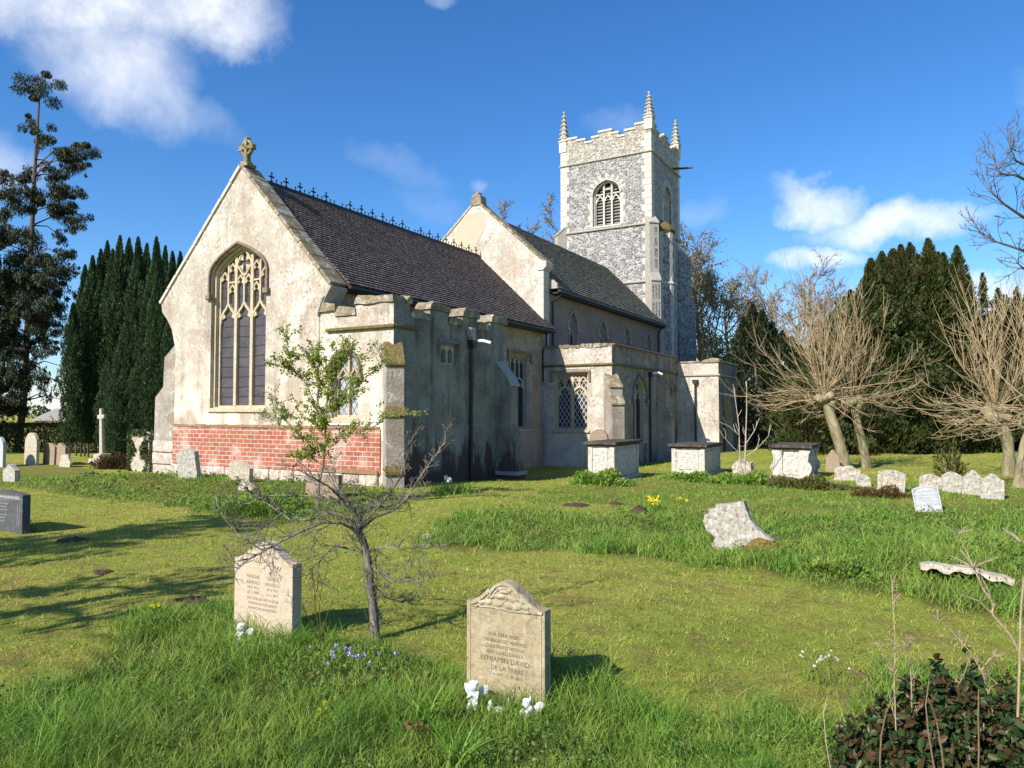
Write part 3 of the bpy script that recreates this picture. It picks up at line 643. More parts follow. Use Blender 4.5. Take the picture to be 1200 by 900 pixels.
# north west buttress of the vestry, in profile
mb = MB(); mb.prism(FE(19.62), [(XV-.1, -0.9), (XV+.78, -0.9), (XV+.78, -.02), (XV+.70, .05), (XV+.70, .95), (XV+.52, 1.5), (XV+.52, 2.75), (XV+.40, 2.95), (XV-.1, 3.5)], -.5, 0.0)
nb = mb.build('buttress', 'render_dark', church, bevel=0.02)
mb = MB(); mb.bar(FE(19.62), [(XV-.05, 3.53), (XV+.42, 3.0), (XV+.56, 2.72)], .07, -.53, .03); mb.rect(FE(19.62), XV-.05, XV+.83, -.06, .06, -.54, .05); mb.build('weathering', 'lime_grey', nb, bevel=0.015)

def drain(fr, a, ztop, zbot, name='drainpipe', mat='gutter', spout=None, off=.07, r=.05):
    m = MB(); q = lambda z, d=off: Vector(fr(a, z, d))
    m.tube([q(ztop), q(zbot)], r, 8)
    m.prism(fr, [(a-.09, ztop-.02), (a+.09, ztop-.02), (a+.14, ztop+.2), (a-.14, ztop+.2)], .005, .2)
    z = ztop-.9
    while z > zbot: m.lathe(q(z), [(r+.012, -.04), (r+.012, .04)], 8); z -= 1.3
    d = m.build(name, mat, church)
    return d
dp = drain(FN(XV), 18.08, 3.83, -.5)
mb = MB(); mb.tube([(XV+.05, 18.2, 4.02), (XV+.38, 18.25, 4.02), (XV+.62, 18.28, 3.95)], .045, 8); mb.build('overflow_pipe', 'pipewhite', dp)
mb = MB(); mb.rect(FN(XV), 17.92, 18.2, 4.12, 4.40, 0.0, .16); mb.prism(FN(XV), [(17.95, 4.13), (18.17, 4.13), (18.1, 4.02), (18.0, 4.02)], 0, .2); mb.build('water_head', 'lime_grey', dp, bevel=0.02)
# vestry lead roof, hidden behind the parapet
mb = MB(); mb.box(XC+.003, XV-.41, Y0+.46, 19.7, 4.05, 4.12); mb.build('vestry_roof', 'lead', church)

# chancel north window, square headed
def square_window(name, fr, a0, a1, z0, z1, depth, lights, glass, mat, headz, label=True, mull=.09, par=church, jamb=.11, small=True):
    m = MB(); m.prism(fr, [(a0+.002, z0+.002), (a1-.002, z0+.002), (a1-.002, z1-.002), (a0+.002, z1-.002)], -depth-.12, -depth, holes=[[(a0+jamb, z0+jamb*.6), (a1-jamb, z0+jamb*.6), (a1-jamb, z1-jamb), (a0+jamb, z1-jamb)]])
    m.prism(fr, [(a0+.003, z0+.003), (a1-.003, z0+.003), (a1-.003, z1-.003), (a0+.003, z1-.003)], -depth, -depth*.5, holes=[[(a0+jamb*.5, z0+jamb*.3), (a1-jamb*.5, z0+jamb*.3), (a1-jamb*.5, z1-jamb*.5), (a0+jamb*.5, z1-jamb*.5)]])
    m.prism(fr, [(a0-.08, z0-.12), (a1+.08, z0-.12), (a1+.08, z0-.02), (a0-.08, z0-.02)], -.02, .09)
    w = m.build(name, mat, par, bevel=.008)
    g = MB(); g.rect(fr, a0+.03, a1-.03, z0+.03, z1-.03, -depth-.1, -depth-.07); g.build('glass', glass, w)
    t = MB(); d0, d1 = -depth-.09, -depth+.01; A0, A1 = a0+jamb, a1-jamb; Wd = (A1-A0)/lights
    for i in range(1, lights): t.bar(fr, [(A0+Wd*i, z0+.04), (A0+Wd*i, z1-.05)], mull, d0, d1)
    for i in range(lights):
        xc = A0+Wd*(i+.5); hw = Wd/2; ar = arch(xc, hw, headz, Wd*.62, .75, 8)
        t.bar(fr, ar, mull*.75, d0+.006, d1-.006)
        for sg in (-1, 1): t.prism(fr, [(xc+sg*hw*.9, headz+.02), (xc+sg*hw*.45, headz+Wd*.16), (xc+sg*hw*.68, headz+Wd*.42)], d0+.02, d1-.02)
        t.bar(fr, [(xc, headz+Wd*.6), (xc, z1-.05)], mull*.6, d0+.004, d1-.004)
        if small:
            for sg in (-1, 1):
                x2 = xc+sg*hw*.5; q = hw*.45; zz = z1-jamb-.02
                t.bar(fr, [(x2-q, zz-.22), (x2-q*.6, zz-.08), (x2, zz-.01), (x2+q*.6, zz-.08), (x2+q, zz-.22)], mull*.5, d0+.01, d1-.01)
                for s2 in (-1, 1): t.prism(fr, [(x2+s2*q, zz-.24), (x2+s2*q*.3, zz-.18), (x2+s2*q*.7, zz-.09)], d0+.02, d1-.02)
    t.build('tracery', mat, w, bevel=.005)
    if label:
        m = MB(); m.bar(fr, [(a0-.09, z1-.35), (a0-.09, z1+.09), (a1+.09, z1+.09), (a1+.09, z1-.35)], .09, -.01, .08); m.build('label_mould', 'hood', w, bevel=.01)
    return w
square_window('chancel_window', FN(XC), 24.88, 26.62, 1.24, 4.26, .20, 2, 'leaded_n', 'lime_grey', 2.85)

# ---- nave
mb = MB(); fN1 = FE(Y1)
mb.prism(fN1, [(XNS, 3.2), (XNS, 8.05), (XNS-.16, 8.35), (-17.75, 11.55), (XN+.06, 8.35), (XN, 8.1), (XN, 3.2)], -.55, 0.0)
nvg = mb.build('nave_gable', 'render_nave', church)
mb = MB()
mb.prism(fN1, [e1(529, 282), e1(545, 252), e1(566, 248), e1(570, 262), e1(560, 284), e1(552, 298), e1(540, 300)], 0.0, 0.012); mb.build('plaster_patch', 'render_patch', nvg)
coping((-17.75, 11.56), (XN+.10, 8.33), -.62, .03, .09, parent=church, fr=fN1, mat='coping'); coping((-17.75, 11.56), (XNS-.2, 8.33), -.62, .03, .09, parent=church, fr=fN1, mat='lime_grey')
mb = MB(); 
mb.prism(fN1, [(XN-.28, 8.05), (XN, 8.05), (XN+.16, 8.2), (XN+.16, 8.42), (XN-.2, 8.5)], -.6, .06)
for i in range(10): mb.rect(fN1, XN-(.34 if i % 2 else .22), XN+.012, 5.0+i*.305, 5.0+i*.305+.29, -.5, .012)
mb.build('quoins', 'lime', church, bevel=.012)
mb = MB(); mb.prism(fN1, [(-18.05, 11.35), (-17.45, 11.35), (-17.5, 11.80), (-17.62, 11.92), (-17.9, 11.90), (-18.0, 11.75)], -.5, .05); mb.prism(fN1, [(-17.9, 11.9), (-17.62, 11.92), (-17.66, 12.03), (-17.84, 12.0)], -.38, -.05); mb.build('gable_stump', 'coping', church, bevel=.04)
clr = []
for k in (671, 706, 734, 759):
    q = P(k, 390, X=XN); clr.append(q[1])
clr = [30.05, 33.4, 36.75, 40.1] if False else clr
mb = MB()
holes = [arched(y, .50, 4.4, 5.95, .62, .52) for y in clr]
mb.prism(FN(XN), [(Y1+.55, 3.0), (Y2-.05, 3.0), (Y2-.05, 7.35), (Y1+.55, 7.35)], -.5, 0.0, holes=holes)
mb.prism(FS(XNS), [(Y1+.55, -0.8), (Y2-.05, -0.8), (Y2-.05, 7.35), (Y1+.55, 7.35)], -.5, 0.0)
mb.build('nave_wall', 'render_clere_shade', church)
for y in clr:
    window('clerestory_window', FN(XN), y, .50, 4.4, 5.95, .62, .16, 'leaded_n', 2, parent=church, jamb=.06, mull=.08, panels=True, headz=5.45, mat='lime_grey', k=.52, hoodmat='lime_grey', sill=False)
mb = MB(); zr2, ze2 = 11.18, 7.30; xe = -13.83; xr = -17.75
sl_ = Vector((xr-xe, 0, zr2-ze2)); nn = Vector((zr2-ze2, 0, -(xr-xe)))
tiles(mb, (xe, Y1+.56, ze2), (0, 1, 0), Y2-Y1-.56-.02, sl_, sl_.length, nn, .40, .22, .062, RNG, .010)
nroof = mb.build('nave_roof', 'slate', church, recalc=False)
mb = MB(); xe2 = 2*xr-xe
mb.add([(xe+.02, Y1+.5, ze2-.08), (xe+.02, Y2-.02, ze2-.08), (xr, Y2-.02, zr2-.06), (xr, Y1+.5, zr2-.06)], [(0, 1, 2, 3)])
mb.add([(xe2, Y1+.5, ze2), (xr, Y1+.5, zr2), (xr, Y2-.02, zr2), (xe2, Y2-.02, ze2)], [(0, 1, 2, 3)])
mb.build('roof_underlay', 'slate', nroof, recalc=False)
mb = MB(); y = Y1+.56
while y < Y2-.05: y2 = min(y+.5, Y2-.03); mb.prism(FE(0), [(xr-.17, zr2-.13), (xr, zr2+.05), (xr+.17, zr2-.13), (xr+.15, zr2-.16), (xr, zr2-.0), (xr-.15, zr2-.16)], -y2+.008, -y); y = y2
mb.build('ridge_tiles', 'slate', nroof)
mb = MB(); mb.box(xe-.04, xe+.10, Y1+.56, Y2-.05, ze2-.15, ze2-.05); mb.box(XN-.05, xe-.02, Y1+.58, Y2-.06, ze2-.20, ze2-.15)
mb.tube([(xe+.02, Y1+.75, ze2-.15), (xe-.02, Y1+.75, ze2-.3), (XN+.08, Y1+.75, ze2-.55), (XN+.08, Y1+.75, 4.5)], .045, 8); mb.tube([(xe+.02, Y2-.35, ze2-.15), (XN+.08, Y2-.35, ze2-.45), (XN+.08, Y2-.35, 4.2)], .05, 8)
mb.build('gutter', 'gutter', church)
mb = MB(); mb.prism(FE(Y1+.5), [(XN-.05, 7.3), (-13.86, 7.3), (-13.86, 7.5), (-14.1, 7.75), (XN-.05, 7.75)], -.12, .0); mb.build('kneeler', 'lime_grey', church, bevel=.01)
# tower-side flashing line is left to the roof edge

# ---- aisle
mb = MB(); awX0, awX1 = e1(649, 500)[0], e1(689, 500)[0]; awz0, awz1 = 1.17, 3.52
mb.prism(fN1, [(XC, -1.0), (XC, 4.62), (XC+.25, 4.70), (XA-.45, 4.55), (XA-.2, 4.68), (XA, 4.66), (XA, -1.0)], -.5, -.0, holes=[[(awX0, awz0), (awX1, awz0), (awX1, awz1), (awX0, awz1)]])
Xp = [P(k, 480, X=XA)[1] for k in (741.5, 757)]; Xq = [P(k, 470, X=XA)[1] for k in (778.5, 785.5)]
p1c, p1h = sum(Xp)/2, abs(Xp[1]-Xp[0])/2
mb.prism(FN(XA), [(Y1+.5, -1.0), (Y4, -1.0), (Y4, 4.66), (Y1+.5, 4.66)], -.5, 0.0, holes=[arched(p1c, p1h, .6, 2.6, .9), [(Xq[0], 1.7), (Xq[1], 1.7), (Xq[1], 3.1), (Xq[0], 3.1)]])
aw_ = mb.build('aisle_wall', ['render_aisle', 'render_aisle_shade'], church)
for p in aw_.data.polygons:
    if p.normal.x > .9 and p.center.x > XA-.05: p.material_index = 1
square_window('aisle_window', fN1, awX0, awX1, awz0, awz1, .16, 2, 'leaded_white', 'tracery', 2.55, mull=.13)
mb = MB()
mb.bar(fN1, [(awX0-.42, 0.9), (awX0-.42, awz1+.22), (awX1+.3, awz1+.22)], .07, -.01, .03); mb.build('render_margin', 'render_aisle', church)
window('aisle_window', FN(XA), p1c, p1h, .6, 2.6, .9, .2, 'leaded_n', 2, parent=church, jamb=.1, mull=.1, headz=2.35, mat='lime_grey', panels=False)
square_window('aisle_window', FN(XA), Xq[0], Xq[1], 1.7, 3.1, .2, 1, 'leaded_n', 'lime_grey', 2.6, small=False)
mb = MB(); fA = FN(XA)
mb.prism(fN1, [(XC+.02, 3.83), (XA+.09, 3.83), (XA+.09, 3.92), (XC+.02, 3.92)], 0.0, .09); mb.prism(fA, [(Y1, 3.83), (Y4, 3.83), (Y4, 3.92), (Y1, 3.92)], 0.0, .088)
mb.build('string_course', 'mossy', church, bevel=.02)
mb = MB(); mb.rect(fA, Y1+.1, Y4-.1, 4.663, 4.74, -.55, .10); mb.build('parapet_capping', 'lead', church, bevel=.02)
mb = MB()
xx = XC+.05
while xx < XA-.1:
    w = .22+RNG.random()*.2; mb.rect(fN1, xx, min(xx+w-.02, XA+.05), 4.55+RNG.random()*.06, 4.70+RNG.random()*.07, -.48, .02+RNG.random()*.03); xx += w
mb.build('broken_coping', 'coping', church, bevel=.03)
diag_buttress('buttress', XA, Y1, [(.05, -.05, .72), (2.55, 2.25, .62), (3.45, 2.95, .42)], -1.0, .55, 'render_butt', church, 'coping')
yb = P(770, 470, X=XA)[1]
mb = MB(); mb.prism(FE(yb), [(XA-.1, -1.0), (XA+.85, -1.0), (XA+.85, .1), (XA+.7, .2), (XA+.7, 1.7), (XA+.45, 2.1), (XA+.45, 3.0), (XA-.1, 3.75)], -.5, 0.0)
nb = mb.build('buttress', 'render_butt', church, bevel=.02)
mb = MB(); mb.bar(FE(yb), [(XA-.03, 3.74), (XA+.5, 3.0)], .07, -.52, .03); mb.bar(FE(yb), [(XA+.43, 2.14), (XA+.74, 1.68)], .07, -.52, .03); mb.build('weathering', 'coping', nb, bevel=.015)
ydp = P(760.5, 480, X=XA)[1]
dp = drain(FN(XA), ydp, 3.55, -.8); mb = MB(); mb.tube([(XA+.1, ydp, 3.7), (XA+.45, ydp+.1, 3.72), (XA+.6, ydp+.15, 3.64)], .05, 8); mb.build('overflow_pipe', 'pipewhite', dp)
mb = MB(); mb.box(XN, XA-.5, Y1+.5, Y4+4.5, 4.2, 4.3); mb.build('aisle_roof', 'lead', church)
# ---- porch
fP = FE(Y4)
mb = MB(); mb.prism(fP, [(XA-.3, -1.2), (XP, -1.2), (XP, 4.40), (XA-.3, 4.40)], -.4, 0.0)
yd0, yd1 = 37.55, 39.65
mb.prism(FN(XP), [(Y4+.4, -1.2), (yd0-.03, -1.2), (40.75, -1.2), (40.75, 4.40), (Y4+.4, 4.40)], -.4, 0.0, holes=[arched(38.6, 1.05, -1.1, 1.3, 1.5)])
mb.rect(FW(40.75), XA-.3, XP-.401, -1.2, 4.4, -.4, 0.0); mb.rect(FW(41.6), XA-.3, XA, -1.2, 4.4, -.4, 0.0); mb.rect(FN(XA), 40.75, Y2+2, -1.2, 4.6, -.4, 0.0)
aw_ = mb.build('porch_wall', ['render_aisle', 'render_aisle_shade'], church)
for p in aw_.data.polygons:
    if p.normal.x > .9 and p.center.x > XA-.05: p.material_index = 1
mb = MB(); mb.prism(fP, [(XA, 3.73), (XP+.09, 3.73), (XP+.09, 3.82), (XA, 3.82)], 0.0, .085); mb.prism(FN(XP), [(Y4, 3.73), (40.75, 3.73), (40.75, 3.82), (Y4, 3.82)], 0.0, .085); mb.build('string_course', 'lime_grey', church, bevel=.02)
mb = MB()
mb.rect(fP, XA+.02, XP-.9, 4.403, 4.50, -.43, .05); mb.prism(fP, [(XP-.88, 4.403), (XP+.08, 4.403), (XP+.06, 4.58), (XP-.3, 4.64), (XP-.8, 4.52)], -.43, .07); mb.rect(FN(XP), Y4+.44, 40.78, 4.403, 4.52, -.43, .07); mb.build('parapet_cap', 'coping', church, bevel=.03)
mb = MB(); mb.rect(FN(XP), 37.5, 39.7, -1.2, 2.9, -1.6, -1.5); mb.build('porch_dark_panel', 'void', church)  # black panel behind the arch, painting the dark of the porch
mb = MB(); mb.box(XA+.01, XP-.41, Y4+.41, 40.3, 3.9, 4.0); mb.build('porch_roof', 'lead', church)
xdp = P(815.5, 480, Y=Y4)[0]
drain(fP, xdp, 3.35, -.6, r=.055)

# ---- tower
tower = MB(); fT = FE(Y2); ZS3, ZS2, ZS1 = 10.12, 13.78, 18.37
bw = [e2(694, 266)[0]+.05, e2(728, 264)[0]-.05]; bc, bh = sum(bw)/2, (bw[1]-bw[0])/2; bz0, bzs = 13.98, 16.05; brise = .92
tower.prism(fT, [(XTS, 5.0), (XT, 5.0), (XT, ZS1), (XTS, ZS1)], -1.0, 0.0, holes=[arched(bc, bh, bz0, bzs, brise, .75)])
ync = (Y2+Y5)/2+.25
tower.prism(FN(XT), [(Y2+1.0, -1.2), (Y5, -1.2), (Y5, ZS1), (Y2+1.0, ZS1)], -1.0, 0.0, holes=[arched(ync, .8, bz0+.05, bzs, brise, .75)])
tower.prism(FS(XTS), [(Y2+1.0, -1.2), (Y5, -1.2), (Y5, ZS1), (Y2+1.0, ZS1)], -1.0, 0.0)
tower.rect(FW(Y5-1.0), XTS+1.0, XT-1.0, -1.2, ZS1, 0, 1.0)
tower.box(XN+.01, XT-.01, Y2+.02, Y2+.03, 4, 7)
tw = tower.build('tower_wall', 'flint', church)
# stepped parapet
def ep(pts): return [e2(*p) for p in pts]
top_px = [(664, 163.5), (676, 162.5), (676, 166), (685.5, 164.3), (685.5, 168.6), (693.5, 167), (693.5, 162.3), (701.5, 160.5), (701.5, 156), (716.5, 152.5), (716.5, 157.5), (724.5, 155.5), (724.5, 161), (732, 159), (732, 154), (744, 151.3), (744, 146.8), (757, 143.8)]
tp = ep(top_px); pr = [(XTS, ZS1), (XTS, 19.55)]+tp+[(XT, tp[-1][1]), (XT, ZS1)]
mb = MB(); mb.prism(fT, pr, -.45, 0.0); nprof = [(Y2-(x-XT)*(6.0/6.32)+0.0, z) for x, z in pr]
nprof = [(max(Y2+.45, y), z) for y, z in nprof]
mb.prism(FN(XT), nprof, -.45, 0.0); mb.prism(FS(XTS), nprof, -.45, 0.0); mb.prism(FW(Y5-.003), [(min(max(x, XTS+.45), XT-.45), z) for x, z in pr], -.45, 0.0)
par = mb.build('parapet', 'flint_warm', church)
mb = MB()
for fr, pp in ((fT, pr), (FN(XT), nprof)):
    for (a, b) in zip(pp, pp[1:]):
        if abs(b[0]-a[0]) > .2 and a[1] > 18.6: mb.prism(fr, [(min(a[0], b[0])-.05, min(a[1], b[1])+.003), (max(a[0], b[0])+.05, min(a[1], b[1])+.003), (max(a[0], b[0])+.04, min(a[1], b[1])+.14), (min(a[0], b[0])-.04, min(a[1], b[1])+.14)], -.5, .06)
mb.build('parapet_cap', 'lime', par, bevel=.02)
for z, w_ in ((ZS1, .10), (ZS2, .12), (ZS3, .12)):
    mb = MB()
    mb.prism(fT, [(XTS-.1, z-.07), (XT+.1, z-.07), (XT+.1, z+.06), (XTS-.1, z+.06)], 0.002, w_); mb.prism(FN(XT), [(Y2, z-.07), (Y5+.1, z-.07), (Y5+.1, z+.06), (Y2, z+.06)], 0.002, w_-.003)
    mb.build('string_course', 'lime_grey', church, bevel=.03)
# quoins
mb = MB(); z = 7.0; i = 0
while z < 19.3:
    h_ = min(.42, (ZS1-.08-z) if z < ZS1-.1 and z+.42 > ZS1-.08 else .42); ln = (.62, .46)[i % 2]; l2 = (.42, .58)[i % 2]
    if h_ > .1:
        mb.prism(fT, [(XT-ln, z), (XT+.012, z), (XT+.012, z+h_-.012), (XT-ln, z+h_-.012)], -.3, .012)
        mb.prism(FN(XT), [(Y2-.0, z), (Y2+l2, z), (Y2+l2, z+h_-.012), (Y2, z+h_-.012)], -.2, .0125)
        mb.prism(fT, [(XTS-.012, z), (XTS+ln, z), (XTS+ln, z+h_-.012), (XTS-.012, z+h_-.012)], -.3, .012)
        mb.prism(FN(XT), [(Y5-l2, z), (Y5, z), (Y5, z+h_-.012), (Y5-l2, z+h_-.012)], -.2, .0125)
    z += h_ if h_ > .1 else .16; i += 1
mb.build('quoins', 'lime', church, bevel=.015)
# belfry windows: stone tracery with louvres behind
def belfry(fr, c, h, z0, zs, rise):
    w = window('belfry_window', fr, c, h, z0, zs, rise, .25, None, 3, parent=church, jamb=.13, mull=.12, headz=z0+1.62, mat='lime', k=.75, hood=False, panels=False)
    m = MB(); z = z0+.15
    while z < zs+rise-.25:
        hw = h-.1 if z < zs else h*.62; q = Vector(fr(c, z, -.42)); m.prism(fr, [(c-hw, z), (c+hw, z), (c+hw, z+.02), (c-hw, z+.02)], -.50, -.38)
        vs = [fr(c-hw, z, -.36), fr(c+hw, z, -.36), fr(c+hw, z+.13, -.50), fr(c-hw, z+.13, -.50), fr(c-hw, z+.02, -.345), fr(c+hw, z+.02, -.345), fr(c+hw, z+.15, -.49), fr(c-hw, z+.15, -.49)]
        m.add(vs, [(0, 1, 2, 3), (4, 5, 6, 7), (0, 1, 5, 4), (3, 2, 6, 7), (0, 3, 7, 4), (1, 2, 6, 5)]); z += .20
    m.prism(fr, arched(c, h-.05, z0+.05, zs, rise-.03, .75), -.62, -.58, mi=1); m.build('louvres', ['louvre', 'void'], w)
    t = MB(); d0, d1 = -.36, -.22; H = h-.13; Wl = 2*H/3
    for i in range(3):
        xc = c-H+Wl*(i+.5); zz = z0+1.62+(.30 if i == 1 else 0)+Wl*.82+.08
        t.bar(fr, [(xc-Wl/2, zz), (xc+Wl/2, zz)], .08, d0+.01, d1-.01)
        for s2 in (-1, 1): t.bar(fr, [(xc+s2*Wl*.5, zz+.48), (xc+s2*Wl*.3, zz+.66), (xc, zz+.76)], .06, d0+.01, d1-.01)
    t.build('tracery', 'lime', w, bevel=.006)
    m = MB(); a = arch(c, h+.03, zs, rise+.03, .75, 10); m.bar(fr, a, .07, -.02, .05)
    for i in range(2, 19, 2):     # voussoirs
        x, zv = a[i]; dx, dz = x-c, zv-(zs-.3); l_ = math.hypot(dx, dz); dx /= l_; dz /= l_
        m.bar(fr, [(x+dx*.06, zv+dz*.06), (x+dx*.42, zv+dz*.42)], .15, -.05, .014)
    for sg in (-1, 1):
        for k2 in range(5): ww = .32 if k2 % 2 else .2; x0 = c+sg*(h+.01); m.rect(fr, min(x0, x0+sg*ww), max(x0, x0+sg*ww), z0+k2*.40, z0+k2*.40+.385, -.2, .013)
    m.build('voussoirs', 'lime', w, bevel=.01)
belfry(fT, bc, bh, bz0, bzs, brise); belfry(FN(XT), ync, .8, bz0+.05, bzs, brise)
# pinnacles with crockets
def pinnacle(x, y, zb, zt):
    m = MB(); s = .27; m.box(x-s, x+s, y-s, y+s, zb, zb+.75); m.box(x-s-.05, x+s+.05, y-s-.05, y+s+.05, zb+.72, zb+.82)
    p = m.build('pinnacle', 'lime', church, bevel=.02)
    m = MB(); hgt = zt-zb-.82; m.lathe((x, y, zb+.82), [(.33, 0), (.045, hgt-.15), (.09, hgt-.1), (.10, hgt-.02), (.03, hgt+.03)], 4, a0=pi/4)
    n = 6
    for i in range(n):
        f = (i+.4)/n; r = .31*(1-f)*.95+.05; z = zb+.82+f*(hgt-.2)
        for k in range(4):
            an = pi/4+k*pi/2; q = Vector((x+math.cos(an)*r, y+math.sin(an)*r, z)); m.lathe(q, [(.02, -.07), (.10, -.01), (.085, .07), (.0, .11)], 6)
        for k in range(4):
            an = k*pi/2; q = Vector((x+math.cos(an)*r*.74, y+math.sin(an)*r*.74, z+.06)); m.lathe(q, [(.02, -.05), (.05, 0), (.0, .06)], 5)
    m.build('spire', 'coping' if False else 'lime_grey', p, smooth=False)
pinnacle(XT-.18, Y2+.2, 19.75, e2(760, 106)[1]); pinnacle(XTS+.18, Y2+.2, 19.3, e2(660.5, 130)[1]); pinnacle(XT-.18, Y5-.2, 19.7, P(792, 142, Y=Y5)[2]); pinnacle(XTS+.18, Y5-.2, 19.6, 22.0)
# spout on the north side
ysp = 47.8; mb = MB(); mb.tube([(XT-.1, ysp, ZS1+.1), (XT+1.35, ysp+.15, ZS1-.02)], [.09, .06], 6); mb.build('rain_spout', 'wood', church)
# buttresses of the tower
def flush(fr_o, n_dir, hw, strips):
    pass
b1, _, _ = diag_buttress('buttress', XT-.05, Y2+.05, [(ZS3+.45, ZS3-.05, .62), (ZS2+.45, ZS2-.05, .40)], 3.0, .66, 'lime_grey', church, 'lime_grey')
nD = Vector((1, -1, 0)).normalized(); uD = Vector((1, 1, 0)).normalized()
fD = Fr((XT-.05, Y2+.05, 0), uD, nD)
mb = MB()
for x in (-.20, 0.0, .20):
    for kz in range(4): mb.rect(fD, x-.055, x+.055, 5.6+kz*1.1, 6.5+kz*1.1, .615, .625)
for kz in range(4): mb.rect(fD, .02, .2, ZS3+.75+kz*.68, ZS3+1.3+kz*.68, .395, .405)
mb.build('flushwork', 'flint_dark', b1)
b2, _, _ = diag_buttress('buttress', XTS+.05, Y2+.05, [(ZS3+.45, ZS3-.05, .62), (ZS2+.45, ZS2-.05, .40)], 3.0, .66, 'lime_grey', church, 'lime_grey', ang=-135)
b3, _, _ = diag_buttress('buttress', XT-.05, Y5-.05, [(9.6, 8.9, 1.05), (13.1, 12.5, .66)], -1.0, .8, 'flint', church, 'lime_grey', ang=45)
# stair turret on the north wall
tc_ = (XT-.05, Y2+1.72); mb = MB(); prof = [(1.02, -1.2), (1.02, ZS3-.1), (.95, ZS3+.05), (.92, ZS2-.35)]
mb.lathe((tc_[0], tc_[1], 0), prof, 8, a0=pi/8); tur = mb.build('stair_turret', 'flint', church)
mb = MB(); mb.lathe((tc_[0], tc_[1], ZS2-.35), [(1.0, 0), (1.02, .12), (.86, .40), (.5, .72), (.12, .85)], 12); mb.build('turret_cap', 'mossy', tur, smooth=False)
mb = MB()
for k in range(8):
    an = pi/8+k*pi/4
    z = 3.0; i = 0
    while z < ZS2-.5:
        r_ = .985 if z > ZS3 else 1.05; w_ = .16 if (i+k) % 2 else .10; x, y = tc_[0]+r_*math.cos(an), tc_[1]+r_*math.sin(an)
        rr = MB(); o = Vector((x, y, 0)); n_ = Vector((math.cos(an), math.sin(an), 0)); u_ = Vector((-n_.y, n_.x, 0))
        mb.prism(Fr(o, u_, n_), [(-w_, z), (w_, z), (w_, z+.40), (-w_, z+.40)], -.13, -.035+.0); z += .415; i += 1
mb.lathe((tc_[0], tc_[1], ZS3-.12), [(1.04, 0), (1.12, .05), (1.10, .14), (1.0, .2)], 8, a0=pi/8)
mb.build('quoins', 'lime', tur)
# tower roof
mb = MB(); mb.box(XTS+.45, XT-.45, Y2+.45, Y5-.45, ZS1-.1, ZS1); mb.build('tower_roof', 'lead', church)
# ================================================================== gravestones
M['sand'] = m_stone('sandstone', (0.40, 0.325, 0.20), (0.29, 0.23, 0.135), (0.52, 0.46, 0.33), 0.35, (0.17, 0.13, 0.07), 0.55, sc=1.8)
M['sand_edge'] = m_stone('weathered_sandstone', (0.44, 0.38, 0.27), (0.28, 0.22, 0.13), (0.56, 0.54, 0.46), 0.6, sc=2)
M['york'] = m_stone('beige_stone', (0.50, 0.405, 0.30), (0.45, 0.36, 0.265), (0.53, 0.44, 0.34), 0.3, (0.30, 0.24, 0.17), 0.35, sc=1.4)
M['cut'] = m_plain('cut_letters', (0.13, 0.095, 0.06), 0.9)
M['cut2'] = m_plain('cut_letters_pale', (0.24, 0.17, 0.115), 0.9)
M['lichen'] = m_stone('white_lichen_stone', (0.45, 0.42, 0.36), (0.31, 0.28, 0.235), (0.64, 0.62, 0.56), 0.55, (0.13, 0.11, 0.085), 0.85, moss=(0.24, 0.22, 0.10), mam=0.22, sc=2.6)
M['lichen2'] = m_stone('blotched_lichen_stone', (0.46, 0.43, 0.37), (0.32, 0.28, 0.23), (0.64, 0.62, 0.56), 0.7, (0.10, 0.08, 0.06), 0.9, moss=(0.34, 0.22, 0.04), mam=0.35, sc=2.6)
M['chalk'] = m_stone('white_tomb_stone', (0.55, 0.52, 0.46), (0.42, 0.38, 0.32), (0.66, 0.64, 0.59), 0.4, (0.20, 0.165, 0.12), 0.7, sc=1.6)
M['lid'] = m_stone('dark_ledger', (0.075, 0.06, 0.048), (0.045, 0.036, 0.028), (0.30, 0.28, 0.24), 0.22, sc=2.5)
M['oldstone'] = m_stone('old_headstone', (0.50, 0.43, 0.33), (0.33, 0.28, 0.21), (0.66, 0.62, 0.52), 0.6, (0.16, 0.13, 0.10), 0.6, sc=2)
M['brownstone'] = m_stone('brown_headstone', (0.32, 0.24, 0.16), (0.24, 0.18, 0.12), (0.42, 0.36, 0.27), 0.4, sc=2)
M['slate_st'] = m_stone('grey_slate', (0.085, 0.09, 0.095), (0.065, 0.07, 0.075), (0.14, 0.145, 0.15), 0.4, sc=2)
M['slate_txt'] = m_plain('pale_engraving', (0.36, 0.36, 0.35), 0.8)
M['marble'] = m_stone('pale_grey_marble', (0.44, 0.45, 0.46), (0.38, 0.39, 0.40), (0.50, 0.51, 0.52), 0.3, sc=2)
M['grey_txt'] = m_plain('grey_engraving', (0.25, 0.26, 0.28), 0.8)
M['mossbase'] = m_stone('orange_moss', (0.22, 0.12, 0.03), (0.13, 0.08, 0.025), (0.30, 0.20, 0.06), 0.5, sc=5)
M['earth'] = m_stone('bare_earth', (0.075, 0.042, 0.026), (0.05, 0.03, 0.018), (0.10, 0.06, 0.035), 0.4, sc=6)
M['figurine'] = m_stone('white_resin', (0.80, 0.80, 0.79), (0.72, 0.72, 0.71), (0.84, 0.84, 0.83), 0.3, (0.5, 0.5, 0.48), 0.2, sc=10)

